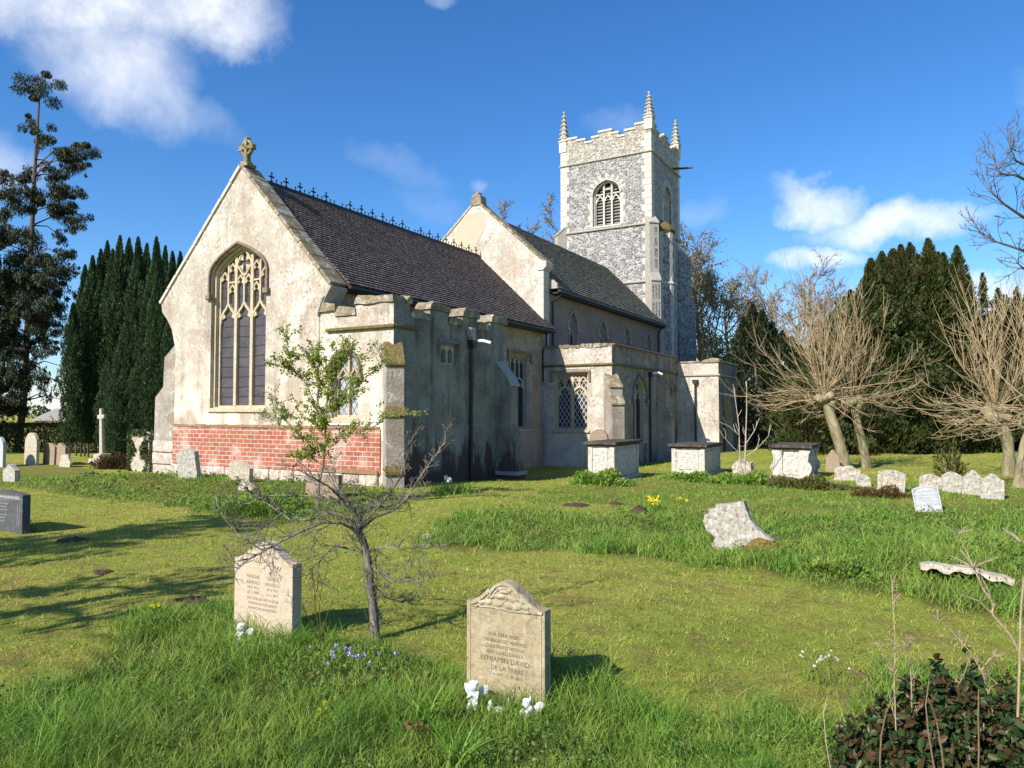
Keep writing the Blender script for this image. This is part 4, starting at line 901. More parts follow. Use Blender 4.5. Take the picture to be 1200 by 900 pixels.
def text_mesh(txt, size, width=None):
    cu = bpy.data.curves.new('lettering', 'FONT'); cu.body = txt; cu.size = size; cu.align_x = 'CENTER'; cu.resolution_u = 2; cu.extrude = 0.0
    ob = bpy.data.objects.new('lettering', cu); COL.objects.link(ob); bpy.context.view_layer.update()
    me = bpy.data.meshes.new_from_object(ob.evaluated_get(bpy.context.evaluated_depsgraph_get()))
    bpy.data.objects.remove(ob); bpy.data.curves.remove(cu)
    vs = [(v.co.x, v.co.y) for v in me.vertices]; fs = [tuple(p.vertices) for p in me.polygons]; bpy.data.meshes.remove(me)
    if width and vs:
        w = max(x for x, _ in vs)-min(x for x, _ in vs); k = min(1, width/w); vs = [(x*k, y) for x, y in vs]
    return vs, fs
def letters(parent, lines, mat, d=0.002, name='lettering', fr=None):
    m = MB(); fr = fr or FE(0)
    for (txt, x, z, size, wmax) in lines:
        vs, fs = text_mesh(txt, size, wmax); m.add([fr(x+a, z+b, d) for a, b in vs], fs)
    o = m.build(name, mat, None, recalc=False); adopt(o, parent, True); return o

def prof_ogee(w, h, sh, n=10):      # shoulders, concave sweep then a round crown
    hw = w/2; pts = [(-hw, 0), (-hw, h-sh)]
    L_ = [(-hw*.93, h-sh+.004)]
    for i in range(n+1): t = i/n; x = -hw*.93+hw*.50*t; z = h-sh+sh*.62*(t**1.5); L_.append((x, z))
    for i in range(n+1): a = pi*(0.86-0.36*i/n); L_.append((hw*.47*math.cos(a)/math.cos(pi*.86)*-1 if False else hw*.47*math.cos(a)*1.0, h-sh*.60+sh*.60*(math.sin(a)-math.sin(pi*.86))/(1-math.sin(pi*.86))*1.0))
    pts += L_; pts += [(-x, z) for x, z in reversed(L_[:-1])]+[(hw, h-sh), (hw, 0)]
    out = []
    for p in pts:
        if not out or math.hypot(p[0]-out[-1][0], p[1]-out[-1][1]) > .004: out.append(p)
    return out
def prof_round(w, h, n=14): r = w/2; return [(-r, 0)]+[(r*math.cos(pi-pi*i/n), h-r+r*math.sin(pi*i/n)) for i in range(n+1)]+[(r, 0)]
def prof_arch(w, h, rise, n=10): return [(-w/2, 0)]+[(-w/2+w*i/n, h-rise+rise*math.sin(pi*i/n)) for i in range(n+1)]+[(w/2, 0)]
def prof_rough(w, h, rng, n=7, amp=.08, lean=0.0):
    t = [(-w/2+w*i/n, h*(1-amp*rng.random())-(h*.12 if i in (0, n) else 0)) for i in range(n+1)]
    return [(-w/2*.96, 0)]+t+[(w/2*.96, 0)]
GROUP_OLD = 'weathered headstones of the churchyard'
def place(px, pb): q = G(px, pb); return Vector(q)
def dims(pl, pr, pb, pt):
    b = place((pl+pr)/2, pb); w = P(pr, pb, Y=b.y)[0]-P(pl, pb, Y=b.y)[0]; h = P((pl+pr)/2, pt, Y=b.y)[2]-b.z; return b, w, h
def headstone(label, pl, pr, pb, pt, prof, th, mat, lean=(0, 0, 0), rough=.0055, group=None, bury=.25, cat='headstone', sub=.05):
    b, w, h = dims(pl, pr, pb, pt); o2 = prof(w, h+bury); m = MB(); m.prism(FE(0), o2, -th, 0.0)
    o = m.build('headstone', mat, None, bevel=0 if rough else .008)
    if rough: roughen(o, rough, 4.0, max(sub, w/14))
    for v in o.data.vertices: v.co.z -= bury
    o.location = b; o.rotation_euler = tuple(R(a) for a in lean); tag(o, label, cat, group); return o, w, h
# --- near stone in the middle of the foreground
b, w, h = dims(545.5, 637, 824, 682)
t1 = empty('headstone', b, 'lichened sandstone headstone carved with a pastoral scene, two white cherubs at its foot', 'headstone')
m = MB(); o2 = [(x, z-.3) for x, z in prof_ogee(w, h+.3, .155)]; m.prism(FE(0), o2, -.085, 0.0); s = m.build('slab', 'sand', None, bevel=.004); adopt(s, t1, True)
top = [p for p in o2 if p[1] > h-.19]
m = MB(); inner = [(x*.955, z-.012) for x, z in top]; m.bar(FE(0), inner, .020, 0.0, .010); m.bar(FE(0), [(x*.86, z-.042) for x, z in top[1:-1]], .006, 0, .006)
m.bar(FE(0), [(-w*.455, h-.19), (-w*.455, .02)], .006, 0, .004); m.bar(FE(0), [(w*.455, h-.19), (w*.455, .02)], .006, 0, .004); s = m.build('moulded_border', 'sand_edge', None, bevel=.003); adopt(s, t1, True)
m = MB(); zz = h-.165
def blob(m, x, z, rx, rz, d, k=12, a=0.0):
    c, s_ = math.cos(a), math.sin(a)
    o = [(x+rx*math.cos(2*pi*i/k)*c-rz*math.sin(2*pi*i/k)*s_, z+rx*math.cos(2*pi*i/k)*s_+rz*math.sin(2*pi*i/k)*c) for i in range(k)]
    vs = [FE(0)(x_, z_, 0) for x_, z_ in o]+[FE(0)(x+(x_-x)*.7, z+(z_-z)*.7, d*.8) for x_, z_ in o]+[FE(0)(x, z, d)]
    m.add(vs, [(i, (i+1) % k, k+(i+1) % k, k+i) for i in range(k)]+[(k+i, k+(i+1) % k, 2*k) for i in range(k)])
rg = random.Random(5)
for (x, z, rx, rz, a) in [(-.12, zz+.02, .035, .022, .2), (-.05, zz+.015, .045, .02, 0), (.03, zz+.012, .04, .024, -.1), (.10, zz+.016, .05, .028, .3), (.16, zz+.018, .03, .02, 0), (-.18, zz+.01, .03, .016, 0), (-.03, zz+.065, .06, .016, .1), (.05, zz+.062, .035, .018, -.4), (-.09, zz+.06, .03, .014, .5), (0, zz+.10, .045, .014, 0), (.04, zz+.115, .02, .018, 0), (-.04, zz+.115, .025, .015, .3), (.13, zz+.055, .02, .03, .4)]: blob(m, x, z, rx, rz, .012, a=a)
for i in range(14): x = -.2+.4*rg.random(); blob(m, x, zz+.005+rg.random()*.10*(1-abs(x)/.24), .012, .009, .008, 8)
m.bar(FE(0), [(-w*.44, zz-.022), (-.08, zz-.012), (.05, zz-.022), (w*.44, zz-.014)], .008, 0, .006)
s = m.build('relief_carving', 'sand_edge', None, smooth=True); adopt(s, t1, True)
letters(t1, [('FOR EVER FREE', -.01, .425, .034, .23), ('THE BRIGHTEST MEMORIES', 0, .385, .032, .34), ('CONSTANTLY WITH US', 0, .347, .032, .29), ('AND LOVED DEARLY', 0, .308, .032, .28), ('BENJAMIN DAVID', 0, .258, .048, .38), ('DE LA TERRE', 0.02, .205, .044, .28), ('7. 6. 1971 - 5. 10. 2012', 0.01, .168, .027, .27)], 'cut', .0016)
# --- left front stone
b, w, h = dims(273, 341, 750, 635)
t2 = empty('headstone', b, 'clean beige headstone inscribed in two columns under branches of the bare small tree', 'headstone')
m = MB(); o2 = [(x, z-.3) for x, z in prof_ogee(w, h+.3, .155)]; m.prism(FE(0), o2, -.10, 0.0); s = m.build('slab', 'york', None, bevel=.010, seg=2); adopt(s, t2, True)
m = MB(); rg = random.Random(9)
for i in range(13):
    x = -.16+.34*i/12+rg.random()*.02; z = h-.15-.06*(i/12)+rg.random()*.03; blob(m, x, z, .022, .010, .008, 10, rg.random()*2); blob(m, x+.01, z+.018, .012, .009, .007, 8)
m.bar(FE(0), [(-.2, h-.19), (-.05, h-.13), (.1, h-.17), (.21, h-.20)], .007, 0, .006)
s = m.build('relief_carving', 'york', None, smooth=True); adopt(s, t2, True)
letters(t2, [('PAULINE', -.115, .50, .042, .17), ('ARNOLD', -.115, .452, .042, .17), ('18. 5. 1932', -.115, .412, .032, .14), ('21. 3. 2006', -.115, .372, .032, .14), ('DAVID', .115, .50, .042, .12), ('ARNOLD', .115, .452, .042, .17), ('30. 8. 1931', .115, .412, .032, .14), ('16. 5. 2012', .115, .372, .032, .14),
    ('TWO SOULS IN LOVE TOGETHER', 0, .322, .030, .38), ('FOREVER IN OUR HEARTS', 0, .282, .030, .34), ('ALWAYS IN OUR PRAYERS', 0, .242, .030, .34)], 'cut2', .0016)
# --- dark slate stone at the left edge
b, w, h = dims(-20, 25, 622, 575)
t3 = empty('headstone', b, 'dark grey slate headstone with pale carved frieze along its top at the lawn edge', 'headstone')
m = MB(); m.prism(FE(0), [(x, z-.2) for x, z in prof_arch(w, h+.2, .04)], -.12, 0); s = m.build('slab', 'slate_st', None, bevel=.006); adopt(s, t3, True)
m = MB(); hz_ = h-.055
for x in np.arange(-w*.42, w*.42, .05):
    x = float(x); m.prism(FE(0), [(x, hz_-.045), (x+.045, hz_-.045), (x+.023, hz_+.0)], 0, .003); m.bar(FE(0), [(x, hz_-.05), (x+.02, hz_-.01), (x+.046, hz_-.05)], .006, 0, .0035)
m.bar(FE(0), [(-w*.46, hz_-.06), (w*.46, hz_-.06)], .006, 0, .003); m.bar(FE(0), [(w*.38, h-.2), (w*.38, .12)], .006, 0, .003); m.bar(FE(0), [(w*.43, h-.2), (w*.43, .12)], .006, 0, .003)
s = m.build('carved_frieze', 'slate_txt', None); adopt(s, t3, True)
letters(t3, [('IN LOVING MEMORY OF', 0, h-.16, .035, .4), ('A DEAR HUSBAND', 0, h-.21, .04, .42), ('AND FATHER', 0, h-.26, .035, .36), ('WHO FELL ASLEEP', 0, h-.31, .034, .38), ('ALSO HIS WIFE', 0, h-.39, .034, .36), ('REUNITED', 0, h-.44, .034, .3), ('AT REST', 0, h-.49, .034, .26)], 'slate_txt', .002)
# --- broken leaning stone with mossy foot
b = place(862, 645); bY = b.y
def out_px(pts, Y, b): 
    r_ = []
    for p in pts: q = P(*p, Y=Y); r_.append((q[0]-b.x, q[2]-b.z))
    return r_
t4 = empty('broken_headstone', b, 'broken white lichened headstone sunk sideways in rough grass, mossy slope along its foot', 'headstone')
m = MB(); m.prism(FE(0), out_px([(834, 655), (836, 643), (834, 638), (838, 629), (828, 622), (824, 611), (826, 603), (832, 600), (829, 597), (838, 596), (838, 591), (852, 591), (871, 588), (875, 599), (880, 610), (888, 620), (897, 628), (906, 634), (908, 655)], bY, b), -.14, 0)
s = m.build('slab', 'lichen', None); roughen(s, .010, 4, .04); adopt(s, t4, True)
m = MB(); m.prism(Fr((0, 0, 0), (1, 0, 0), (0, -1, 0)), out_px([(866, 656), (872, 641), (884, 633), (906, 633), (922, 641), (940, 652), (940, 662), (866, 662)], bY, b), -.05, .10)
s = m.build('mossy_foot', 'mossbase', None); roughen(s, .05, 5, .05); adopt(s, t4, True)
# --- fallen slab at the right
b = place(1132, 683)
m = MB(); n = 16; vs = []; fs = []; rg = random.Random(3); wL = .84
for i in range(n+1):
    x = -wL/2+wL*i/n; zt = .17+.014*math.sin(i*.9)-.05*((i-5)/8)**2*(1 if i > 5 else .6); th = .055+.02*math.sin(i*1.7)
    for (y, dz) in ((-.05, 0), (-.07, -th), (.42, -th-.10), (.42, -.09), (.2, -.02)): vs.append((x, y+.02*math.sin(i*1.3), max(zt+dz, -.1)))
    if i: fs += [((i-1)*5+k, (i-1)*5+(k+1) % 5, i*5+(k+1) % 5, i*5+k) for k in range(5)]
fs += [tuple(range(5)), tuple(range(n*5, n*5+5))]
m.add(vs, fs); o = m.build('fallen_gravestone', 'oldstone', None); roughen(o, .02, 6, .05); o.location = b; tag(o, 'thin wavy stone slab lying tilted in the long grass behind the dead stems', 'gravestone')
# --- left group
hs = headstone
hs('squat white pointed stone standing alone in the lawn near the slate headstone', 3, 17, 565, 544, lambda w, h: prof_ogee(w, h, .16), .14, 'lichen')
hs('tall narrow round-topped headstone before the clipped hedge', 28, 42, 545, 507, prof_round, .12, 'oldstone', (0, 2, 0))
hs('grey round-shouldered headstone leaning against its twin by the hedge', 50, 63, 545, 519, lambda w, h: prof_arch(w, h, .14), .12, 'brownstone', (0, 3, 0))
hs('brownish headstone with notched top right of its leaning twin by the hedge', 63, 76, 545, 519, lambda w, h: prof_ogee(w, h, .18), .12, 'brownstone')
hs('low broken pale stone leaning in front of the notched brown headstone', 69, 81, 547, 531, lambda w, h: prof_rough(w, h, RNG, 5, .2), .10, 'oldstone', (0, 18, 0))
hs('pale headstone cut by the picture edge near the clipped hedge', -9, 3, 547, 512, prof_round, .12, 'marble')
hs('bluish slate headstone half hidden behind the stone cross', 112.5, 121, 533, 509, lambda w, h: prof_arch(w, h, .3), .10, 'marble', (0, -6, 0))
b = place(118, 543); sc_ = depth_of(b.x, b.y)/FPX
t5 = empty('cross_memorial', b, 'stone Latin cross on stepped base in front of the dark yew', 'memorial')
H_ = 64*sc_
m = MB(); m.prism(FE(0), [(-.11, .42), (.11, .42), (.075, H_), (-.075, H_)], -.14, 0); m.rect(FE(0), -.25, .25, H_-.46, H_-.28, -.138, .003); s = m.build('cross', 'oldstone', None, bevel=.012); adopt(s, t5, True); s.rotation_euler = (0, R(-3), 0)
m = MB(); m.box(-.27, .27, -.20, .34, .22, .44); m.box(-.42, .42, -.34, .48, -.2, .22); s = m.build('stepped_base', 'oldstone', None, bevel=.02); adopt(s, t5, True)
b, w, h = dims(150, 174, 552, 506)
t6 = empty('headstone', b, 'ivy-smothered headstone with a small dark plaque beside the chancel buttress', 'headstone')
m = MB(); m.prism(FE(0), [(x, z-.2) for x, z in prof_arch(w, h+.2, .12)], -.30, 0); s = m.build('slab', 'oldstone', None); roughen(s, .04, 3, .07); adopt(s, t6, True)
m = MB(); m.rect(FE(0), .16, .32, .46, .80, 0.01, .06); s = m.build('plaque', 'slate_st', None, bevel=.005); adopt(s, t6, True)
IVY_AT = (b, w, h)
hs('low mossy stump of a headstone below the chancel brickwork corner', 189, 206, 557, 539, lambda w, h: prof_rough(w, h, RNG, 5, .15), .2, 'oldstone', rough=.03)
hs('upright streaked headstone against the red brick of the chancel', 209, 231, 560, 526, lambda w, h: prof_arch(w, h, .10), .13, 'lichen', (4, -7, 0))
hs('headstone slumped to one side below the large east window', 268, 292, 564, 541, lambda w, h: prof_arch(w, h, .08), .12, 'oldstone', (8, 11, 0))
hs('lichened footstone low in grass before the slumped headstone', 279, 296, 575, 565, lambda w, h: prof_rough(w, h, RNG, 5, .3), .15, 'lichen2')
hs('plain buff slab propped below the vestry window behind the green hawthorn', 358, 396, 583, 556, lambda w, h: [(-w/2, 0), (-w/2, h*.97), (w/2, h), (w/2, 0)], .12, 'brownstone')
hs('round-topped headstone standing behind the first chest tomb by the aisle wall', 691, 712, 553, 503, prof_round, .12, 'brownstone')
# --- right row
hs('brown round-headed headstone beside the ornate chest tomb', 968, 984, 553, 527, lambda w, h: prof_ogee(w, h, .22), .12, 'brownstone')
hs('broad lichen-blotched stone slumped at the foot of the first pollard', 977, 1008, 563, 544, lambda w, h: prof_rough(w, h, RNG, 6, .25), .2, 'lichen2', (0, 5, 0), .03)
hs('small rounded stone sunk in weeds near the pollard trunks', 1004, 1021, 570, 556, lambda w, h: prof_round(w, max(h, w*.55)), .14, 'lichen', (0, -8, 0), .03)
hs('squarish headstone with orange lichen patches right of the pollard trunks', 1027.5, 1060, 577, 551, lambda w, h: prof_arch(w, h, .07), .14, 'lichen2', (0, 4, 0), .02)
hs('little pale footstone in front of the orange-lichened headstone', 1044, 1057, 581, 568, lambda w, h: prof_round(w, max(h, w*.55)), .08, 'lichen', (0, 6, 0))
o, w, h = hs('low stone hidden behind the leaning grey marble headstone', 1077, 1104, 573, 556, lambda w, h: prof_arch(w, h, .08), .14, 'lichen2', rough=.02)
hs('first lichened stone of the touching row of three by the hedge', 1104, 1128, 577, 553, lambda w, h: prof_arch(w, h, .10), .14, 'lichen', (0, -2, 0))
hs('middle stone of the touching row of three, its scrolled top highest', 1127, 1152, 580, 551, lambda w, h: prof_ogee(w, h, .16), .14, 'lichen', (0, 3, 0))
hs('last and nearest stone of the touching row of three by the hedge', 1149, 1177, 585, 555, lambda w, h: prof_ogee(w, h, .14), .14, 'lichen', (0, 1, 0))
b, w, h = dims(1073, 1105, 600, 569)
t7 = empty('headstone', b, 'leaning pale grey marble headstone with dark lettering and border', 'headstone'); t7.rotation_euler = (R(-6), R(-9), 0)
m = MB(); m.prism(FE(0), [(x, z-.25) for x, z in prof_arch(w, h+.25, .05)], -.09, 0); s = m.build('slab', 'marble', None, bevel=.008); adopt(s, t7, True)
m = MB(); m.bar(FE(0), [(-w*.43, .1), (-w*.43, h-.12), (-w*.25, h-.045), (0, h-.03), (w*.25, h-.045), (w*.43, h-.12), (w*.43, .1)], .010, 0, .003)
for sg in (-1, 1): m.prism(FE(0), [(sg*w*.46, h-.05), (sg*w*.30, h-.052), (sg*w*.46, h-.13)], 0, .003)
s = m.build('border', 'grey_txt', None); adopt(s, t7, True)
letters(t7, [('IN LOVING MEMORY OF', 0, h-.13, .035, .36), ('MARY EMMA WILSON', 0, h-.20, .05, .46), ('WHO PASSED PEACEFULLY AWAY', 0, h-.25, .03, .42), ('AGED 76 YEARS', 0, h-.30, .03, .3), ('AND OF', 0, h-.345, .025, .1), ('ARTHUR HENRY JAMES', 0, h-.39, .04, .44), ('AT REST', 0, h-.45, .03, .2)], 'grey_txt', .003)
hs('low white stone capped with yellow lichen right of the second chest tomb', 858, 880, 555, 538, lambda w, h: prof_rough(w, h, RNG, 5, .2), .4, 'lichen2', rough=.05)
hs('half-buried pale stone edge in the long grass behind the broken headstone', 854, 872, 592, 588, lambda w, h: prof_rough(w, max(h, .06), RNG, 5, .3), .3, 'lichen', rough=.03)
# --- chest tombs
def chest(label, pl, pm, pr, pb, pt, kind):
    b = place(pm, pb); x0 = P(pl, pb-1, Y=b.y)[0]-b.x; y1 = P(pr, pb-2, X=b.x)[1]-b.y; h = P(pm, pt, X=b.x, Y=None)[2]-b.z if False else (P(pm, pt, Y=b.y)[2]-b.z)
    y1 = min(y1, 2.0) if y1 > 0 else 1.8

    t = empty('chest_tomb', b, label, 'chest tomb')
    m = MB(); m.box(x0-.08, .08, -.08, y1+.08, -.35, .07); s = m.build('plinth', 'oldstone', None, bevel=.02); adopt(s, t, True)
    m = MB()
    if kind == 'plain':
        m.box(x0+.03, -.03, .03, y1-.03, .07, h-.12)
        for (xa, xb) in ((x0, x0+.14), (-.14, 0)): m.box(xa, xb, 0, .14, .071, h-.121); m.box(xa, xb, y1-.14, y1, .071, h-.121)
        m.box(x0+.20, -.20, .012, .03, .18, h-.22)
        for k in range(2):
            ya = .2+k*(y1-.4)/2; yb = ya+(y1-.5)/2; m.box(-.03, -.012, ya, yb, .18, h-.22)
        m.box(-.03, -.004, y1/2-.06, y1/2+.06, .072, h-.122)
    else:
        m.box(x0+.06, -.06, .06, y1-.06, .07, h-.12)
        for sx, xx in ((1, x0), (-1, 0)):
            for yy, sy in ((0, 1), (y1, -1)):
                pf = [(0, .07), (.0, .16), (-.06, .24), (-.08, .36), (-.03, .46), (.02, .52), (.0, h-.26), (-.04, h-.2), (-.04, h-.121), (.26, h-.121), (.26, .07)]
                m.prism(Fr((xx, yy, 0), (sx, 0, 0), (0, -1, 0)), pf, -.2*sy if sy > 0 else 0.0, 0.0 if sy > 0 else .2)
        m.prism(Fr((0, .06, 0), (1, 0, 0), (0, -1, 0)), arched((x0)/2, abs(x0)/2-.27, .14, h-.42, .12, .9), 0.0, .03)
        fn_ = Fr((-.06, 0, 0), (0, 1, 0), (1, 0, 0)); m.prism(fn_, arched(y1/2, y1/2-.30, .14, h-.42, .12, .9), 0, .03)
    s = m.build('side_panels', 'chalk', None, bevel=.012); roughen(s, .008, 5, .12) if kind != 'plain' else None; adopt(s, t, True)
    m = MB(); m.box(x0-.03, .03, -.03, y1+.03, h-.121, h-.08); m.box(x0-.10, .10, -.10, y1+.10, h-.08, h); s = m.build('lid', 'lid', None, bevel=.02); roughen(s, .012, 5, .15); adopt(s, t, True)
    return t
chest('white chest tomb with crumbling corner nearest the aisle window', 689, 720, 756, 563, 518, 'plain')
chest('clean white panelled chest tomb in front of the porch', 787, 826, 855, 558, 521, 'plain')
chest('ornate white chest tomb with bulging corner balusters near the pollards', 906, 948, 970, 563, 522, 'ornate')
# --- bare earth patches and molehills
def mound(label, px, py, rx, ry, hgt, cat='molehill'):
    b = place(px, py); m = MB(); n = 18; k = 5; vs = [(0, 0, hgt)]; rg = random.Random(int(px))
    for r_ in range(1, k+1):
        for j in range(n):
            a = 2*pi*j/n; f = r_/k; q = 1+.25*math.sin(3*a+px)*f+.12*(rg.random()-.5); vs.append((math.cos(a)*rx*f*q, math.sin(a)*ry*f*q, hgt*(1-f**1.6)*(.8+.4*rg.random())-.03*(r_ == k)))
    fs = [(0, 1+j, 1+(j+1) % n) for j in range(n)]+[(1+(r_-1)*n+j, 1+r_*n+j, 1+r_*n+(j+1) % n, 1+(r_-1)*n+(j+1) % n) for r_ in range(1, k) for j in range(n)]
    m.add(vs, fs); o = m.build('molehill', 'earth', None); roughen(o, .03, 8, .06); o.location = b; tag(o, label, cat); return o
mound('crumbly brown molehill beside the yellow daffodils', 750, 601, .22, .2, .13)
mound('flat molehill nearest the vestry in the mown path', 677, 593, .32, .22, .07)
mound('small flattened molehill between the other two before the chest tombs', 722, 591, .18, .18, .06)
mound('bare brown earth patch behind the beige two-column headstone', 228, 704, .28, .16, .03)
mound('faint earth scrape on the shaded lawn between slate stone and trees', 117, 671, .20, .12, .025)
mound('flat dark earth patch at the foot of the slate headstone', 88, 633, .30, .22, .035)
# --- cherub figurines (one continuous body each, wings as parts)
def figurine(label, px, py, hgt, pose, rz):
    b = place(px, py); t = empty('cherub_figurine', b, label, 'figurine', rz=R(rz)); bm = bmesh.new()
    def ell(c, r, rot=None):
        mt = Matrix.Translation(c) @ (rot if rot else Matrix.Identity(4)) @ Matrix.Diagonal((*r, 1)); bmesh.ops.create_icosphere(bm, subdivisions=2, radius=1, matrix=mt)
    def limb(a, c, r0, r1):
        a, c = Vector(a), Vector(c)
        for i in range(7): f = i/6; ell(a.lerp(c, f), (r0+(r1-r0)*f,)*3)
    if pose == 'kneel':      # kneeling upright, hands together
        ell((0, 0, .30), (.17, .15, .2)); ell((0, .0, .50), (.15, .12, .17)); ell((0, -.02, .78), (.145, .15, .165)); ell((0, .03, .82), (.16, .15, .16))
        for s_ in (-1, 1):
            limb((s_*.1, -.02, .24), (s_*.13, -.24, .10), .095, .07); limb((s_*.13, -.24, .09), (s_*.13, .12, .06), .065, .045); limb((s_*.15, 0, .58), (s_*.17, -.14, .44), .06, .05); limb((s_*.17, -.14, .44), (s_*.02, -.20, .56), .05, .035)
            ell((s_*.055, -.155, .80), (.022,)*3)
            ell((s_*.14, -.01, .78), (.03,)*3)
        ell((0, -.17, .765), (.022,)*3)
        for i in range(9): a = i*.7; ell((.13*math.cos(a), .03+.12*math.sin(a), .90), (.05,)*3)
    else:                    # sitting, leaning forward over the knees
        ell((0, .05, .20), (.20, .18, .18)); ell((0, -.02, .38), (.16, .14, .18)); ell((-.04, -.16, .58), (.15, .15, .155)); ell((-.04, -.12, .63), (.16, .15, .14))
        for s_ in (-1, 1):
            limb((s_*.12, 0, .16), (s_*.20, -.28, .24), .10, .075); limb((s_*.20, -.28, .24), (s_*.18, -.34, .03), .07, .05); limb((s_*.15, -.06, .46), (s_*.20, -.24, .34), .06, .05); limb((s_*.20, -.24, .34), (s_*.05, -.30, .40), .05, .035)
            ell((-.04+s_*.055, -.30, .60), (.022,)*3)
        ell((-.04, -.315, .57), (.022,)*3)
        for i in range(9): a = i*.7; ell((-.04+.13*math.cos(a), -.12+.12*math.sin(a), .71), (.05,)*3)
    me = bpy.data.meshes.new('body'); bm.to_mesh(me); bm.free(); o = bpy.data.objects.new('body', me); COL.objects.link(o)
    rm = o.modifiers.new('r', 'REMESH'); rm.mode = 'VOXEL'; rm.voxel_size = .018; bpy.context.view_layer.update()
    m2 = bpy.data.meshes.new_from_object(o.evaluated_get(bpy.context.evaluated_depsgraph_get())); o.modifiers.clear(); o.data = m2; bpy.data.meshes.remove(me)
    for v in m2.vertices: v.co *= hgt
    m2.materials.append(M['figurine']); m2.polygons.foreach_set('use_smooth', [True]*len(m2.polygons)); o.name = 'body'; adopt(o, t, True)
    for s_ in (-1, 1):
        m = MB(); wz = .50 if pose == 'kneel' else .42
        pr_ = [(0, 0), (.10, .14), (.26, .24), (.42, .22), (.46, .10), (.38, -.06), (.25, -.18), (.10, -.14)]
        n_ = Vector((-.25*s_, -1, 0)); m.prism(Fr((s_*.05, .14, wz), (s_, .45, .12), n_), [(a, z) for a, z in pr_], -.02, .02); w_ = m.build('wing', 'figurine', None, bevel=.01)
        for v in w_.data.vertices: v.co *= hgt
        adopt(w_, t, True)
    return t
figurine('white kneeling cherub at the left foot of the carved sandstone headstone', 555, 831, .185, 'kneel', 15)
figurine('white seated winged cherub at the right foot of the carved sandstone headstone', 621, 842, .16, 'sit', -25)
figurine('white kneeling cherub at the foot of the beige two-column headstone', 282, 757, .19, 'kneel', -10)
def bit(name, label, px, py, prof, mat, k=8):
    b = place(px, py); m = MB(); m.lathe((0, 0, 0), prof, k); o = m.build(name, mat, None, smooth=True); o.location = b; tag(o, label, name.replace('_', ' ')); return o
bit('ornament', 'tiny white snowman-shaped ornament beside the kneeling cherub at the sandstone headstone', 575, 834, [(.0, 0), (.022, .01), (.02, .035), (.01, .045), (.016, .06), (.0, .08)], 'figurine')
bit('ornament', 'low white shell-like ornament in the middle foot of the sandstone headstone', 585, 835, [(.0, 0), (.035, .005), (.03, .03), (.0, .045)], 'figurine')
M['greenglass'] = m_plain('green_glazed', (0.25, 0.42, 0.33), 0.3, 0.5)
bit('ornament', 'small green glazed ornament near the seated cherub', 596, 832, [(.0, 0), (.02, .005), (.016, .03), (.012, .06), (.0, .08)], 'greenglass')
rg = random.Random(21)
for i in range(16):
    px = 292+i*2.9+rg.random()*2; py = 759-i*.55+rg.random()*3; b = place(px, py); m = MB(); r_ = .014+rg.random()*.014; m.lathe((0, 0, 0), [(0, -.01), (r_, 0), (r_*.9, r_*.7), (0, r_*1.1)], 7); o = m.build('pebble', 'figurine', None); roughen(o, .006, 20, .01); o.location = b+Vector((0, 0, .005))
    tag(o, 'white pebble in the edging along the foot of the beige two-column headstone', 'pebble', 'white pebbles edging the beige headstone')
b = place(500, 631); m = MB(); m.lathe((0, 0, 0), [(0, -.03), (.09, 0), (.07, .06), (0, .08)], 8); o = m.build('stone', 'oldstone', None); roughen(o, .02, 9, .03); o.location = b; tag(o, 'lone pale stone lying on the lawn right of the small bare tree', 'stone')
# ================================================================== ground sheet and grass
def polyG(pts): return [tuple(G(*p)[:2]) for p in pts]
def inpoly(x, y, poly):
    r = np.zeros(len(x), bool); n = len(poly)
    for i in range(n):
        x1, y1 = poly[i]; x2, y2 = poly[(i+1) % n]
        c = ((y1 > y) != (y2 > y)) & (x < (x2-x1)*(y-y1)/(y2-y1+1e-12)+x1); r ^= c
    return r
rads = [0.0]+list(np.geomspace(.8, 1800, 170)); na = 300
vs = [(0, 0, float(gz(0, 0)))]; fs = []
for r_ in rads[1:]:
    for j in range(na): a = 2*pi*j/na; x, y = r_*math.cos(a), r_*math.sin(a); vs.append((x, y, float(gz(x, y)) if r_ < 300 else -.42))
fs += [(0, 1+j, 1+(j+1) % na) for j in range(na)]
for i in range(len(rads)-2):
    for j in range(na): fs.append((1+i*na+j, 1+(i+1)*na+j, 1+(i+1)*na+(j+1) % na, 1+i*na+(j+1) % na))
def m_ground():
    t = NT('turf_soil'); n1 = t.noise(0.35, 6, 0.6); n2 = t.noise(2.2, 7, 0.7)
    c = t.mix(t.ramp(n1, [(0.38, 0), (0.6, 1)]), (0.27, 0.34, 0.05), (0.41, 0.385, 0.085))
    c = t.mix(t.ramp(n2, [(0.48, 0), (0.66, .8)]), c, (0.27, 0.195, 0.075))
    c = t.mix(t.ramp(t.noise(18, 5, .8), [(0.40, 0), (0.62, .35)]), c, (0.08, 0.085, 0.02))
    at = t.n('ShaderNodeAttribute'); at.attribute_name = 'rank_zone'; c = t.mix(t.math('MULTIPLY', at.outputs['Fac'], .85), c, t.mix(t.noise(9, 5, .7), (0.035, 0.040, 0.012), (0.085, 0.075, 0.03)))
    return t.done(c, 1.0, t.math('ADD', t.noise(30, 6, .8), t.noise(7, 4)), .9, .05, .05)
M['ground'] = m_ground()
m = MB(); m.add(vs, fs); g = m.build('ground', 'ground', None, smooth=True); tag(g, kind='structure')

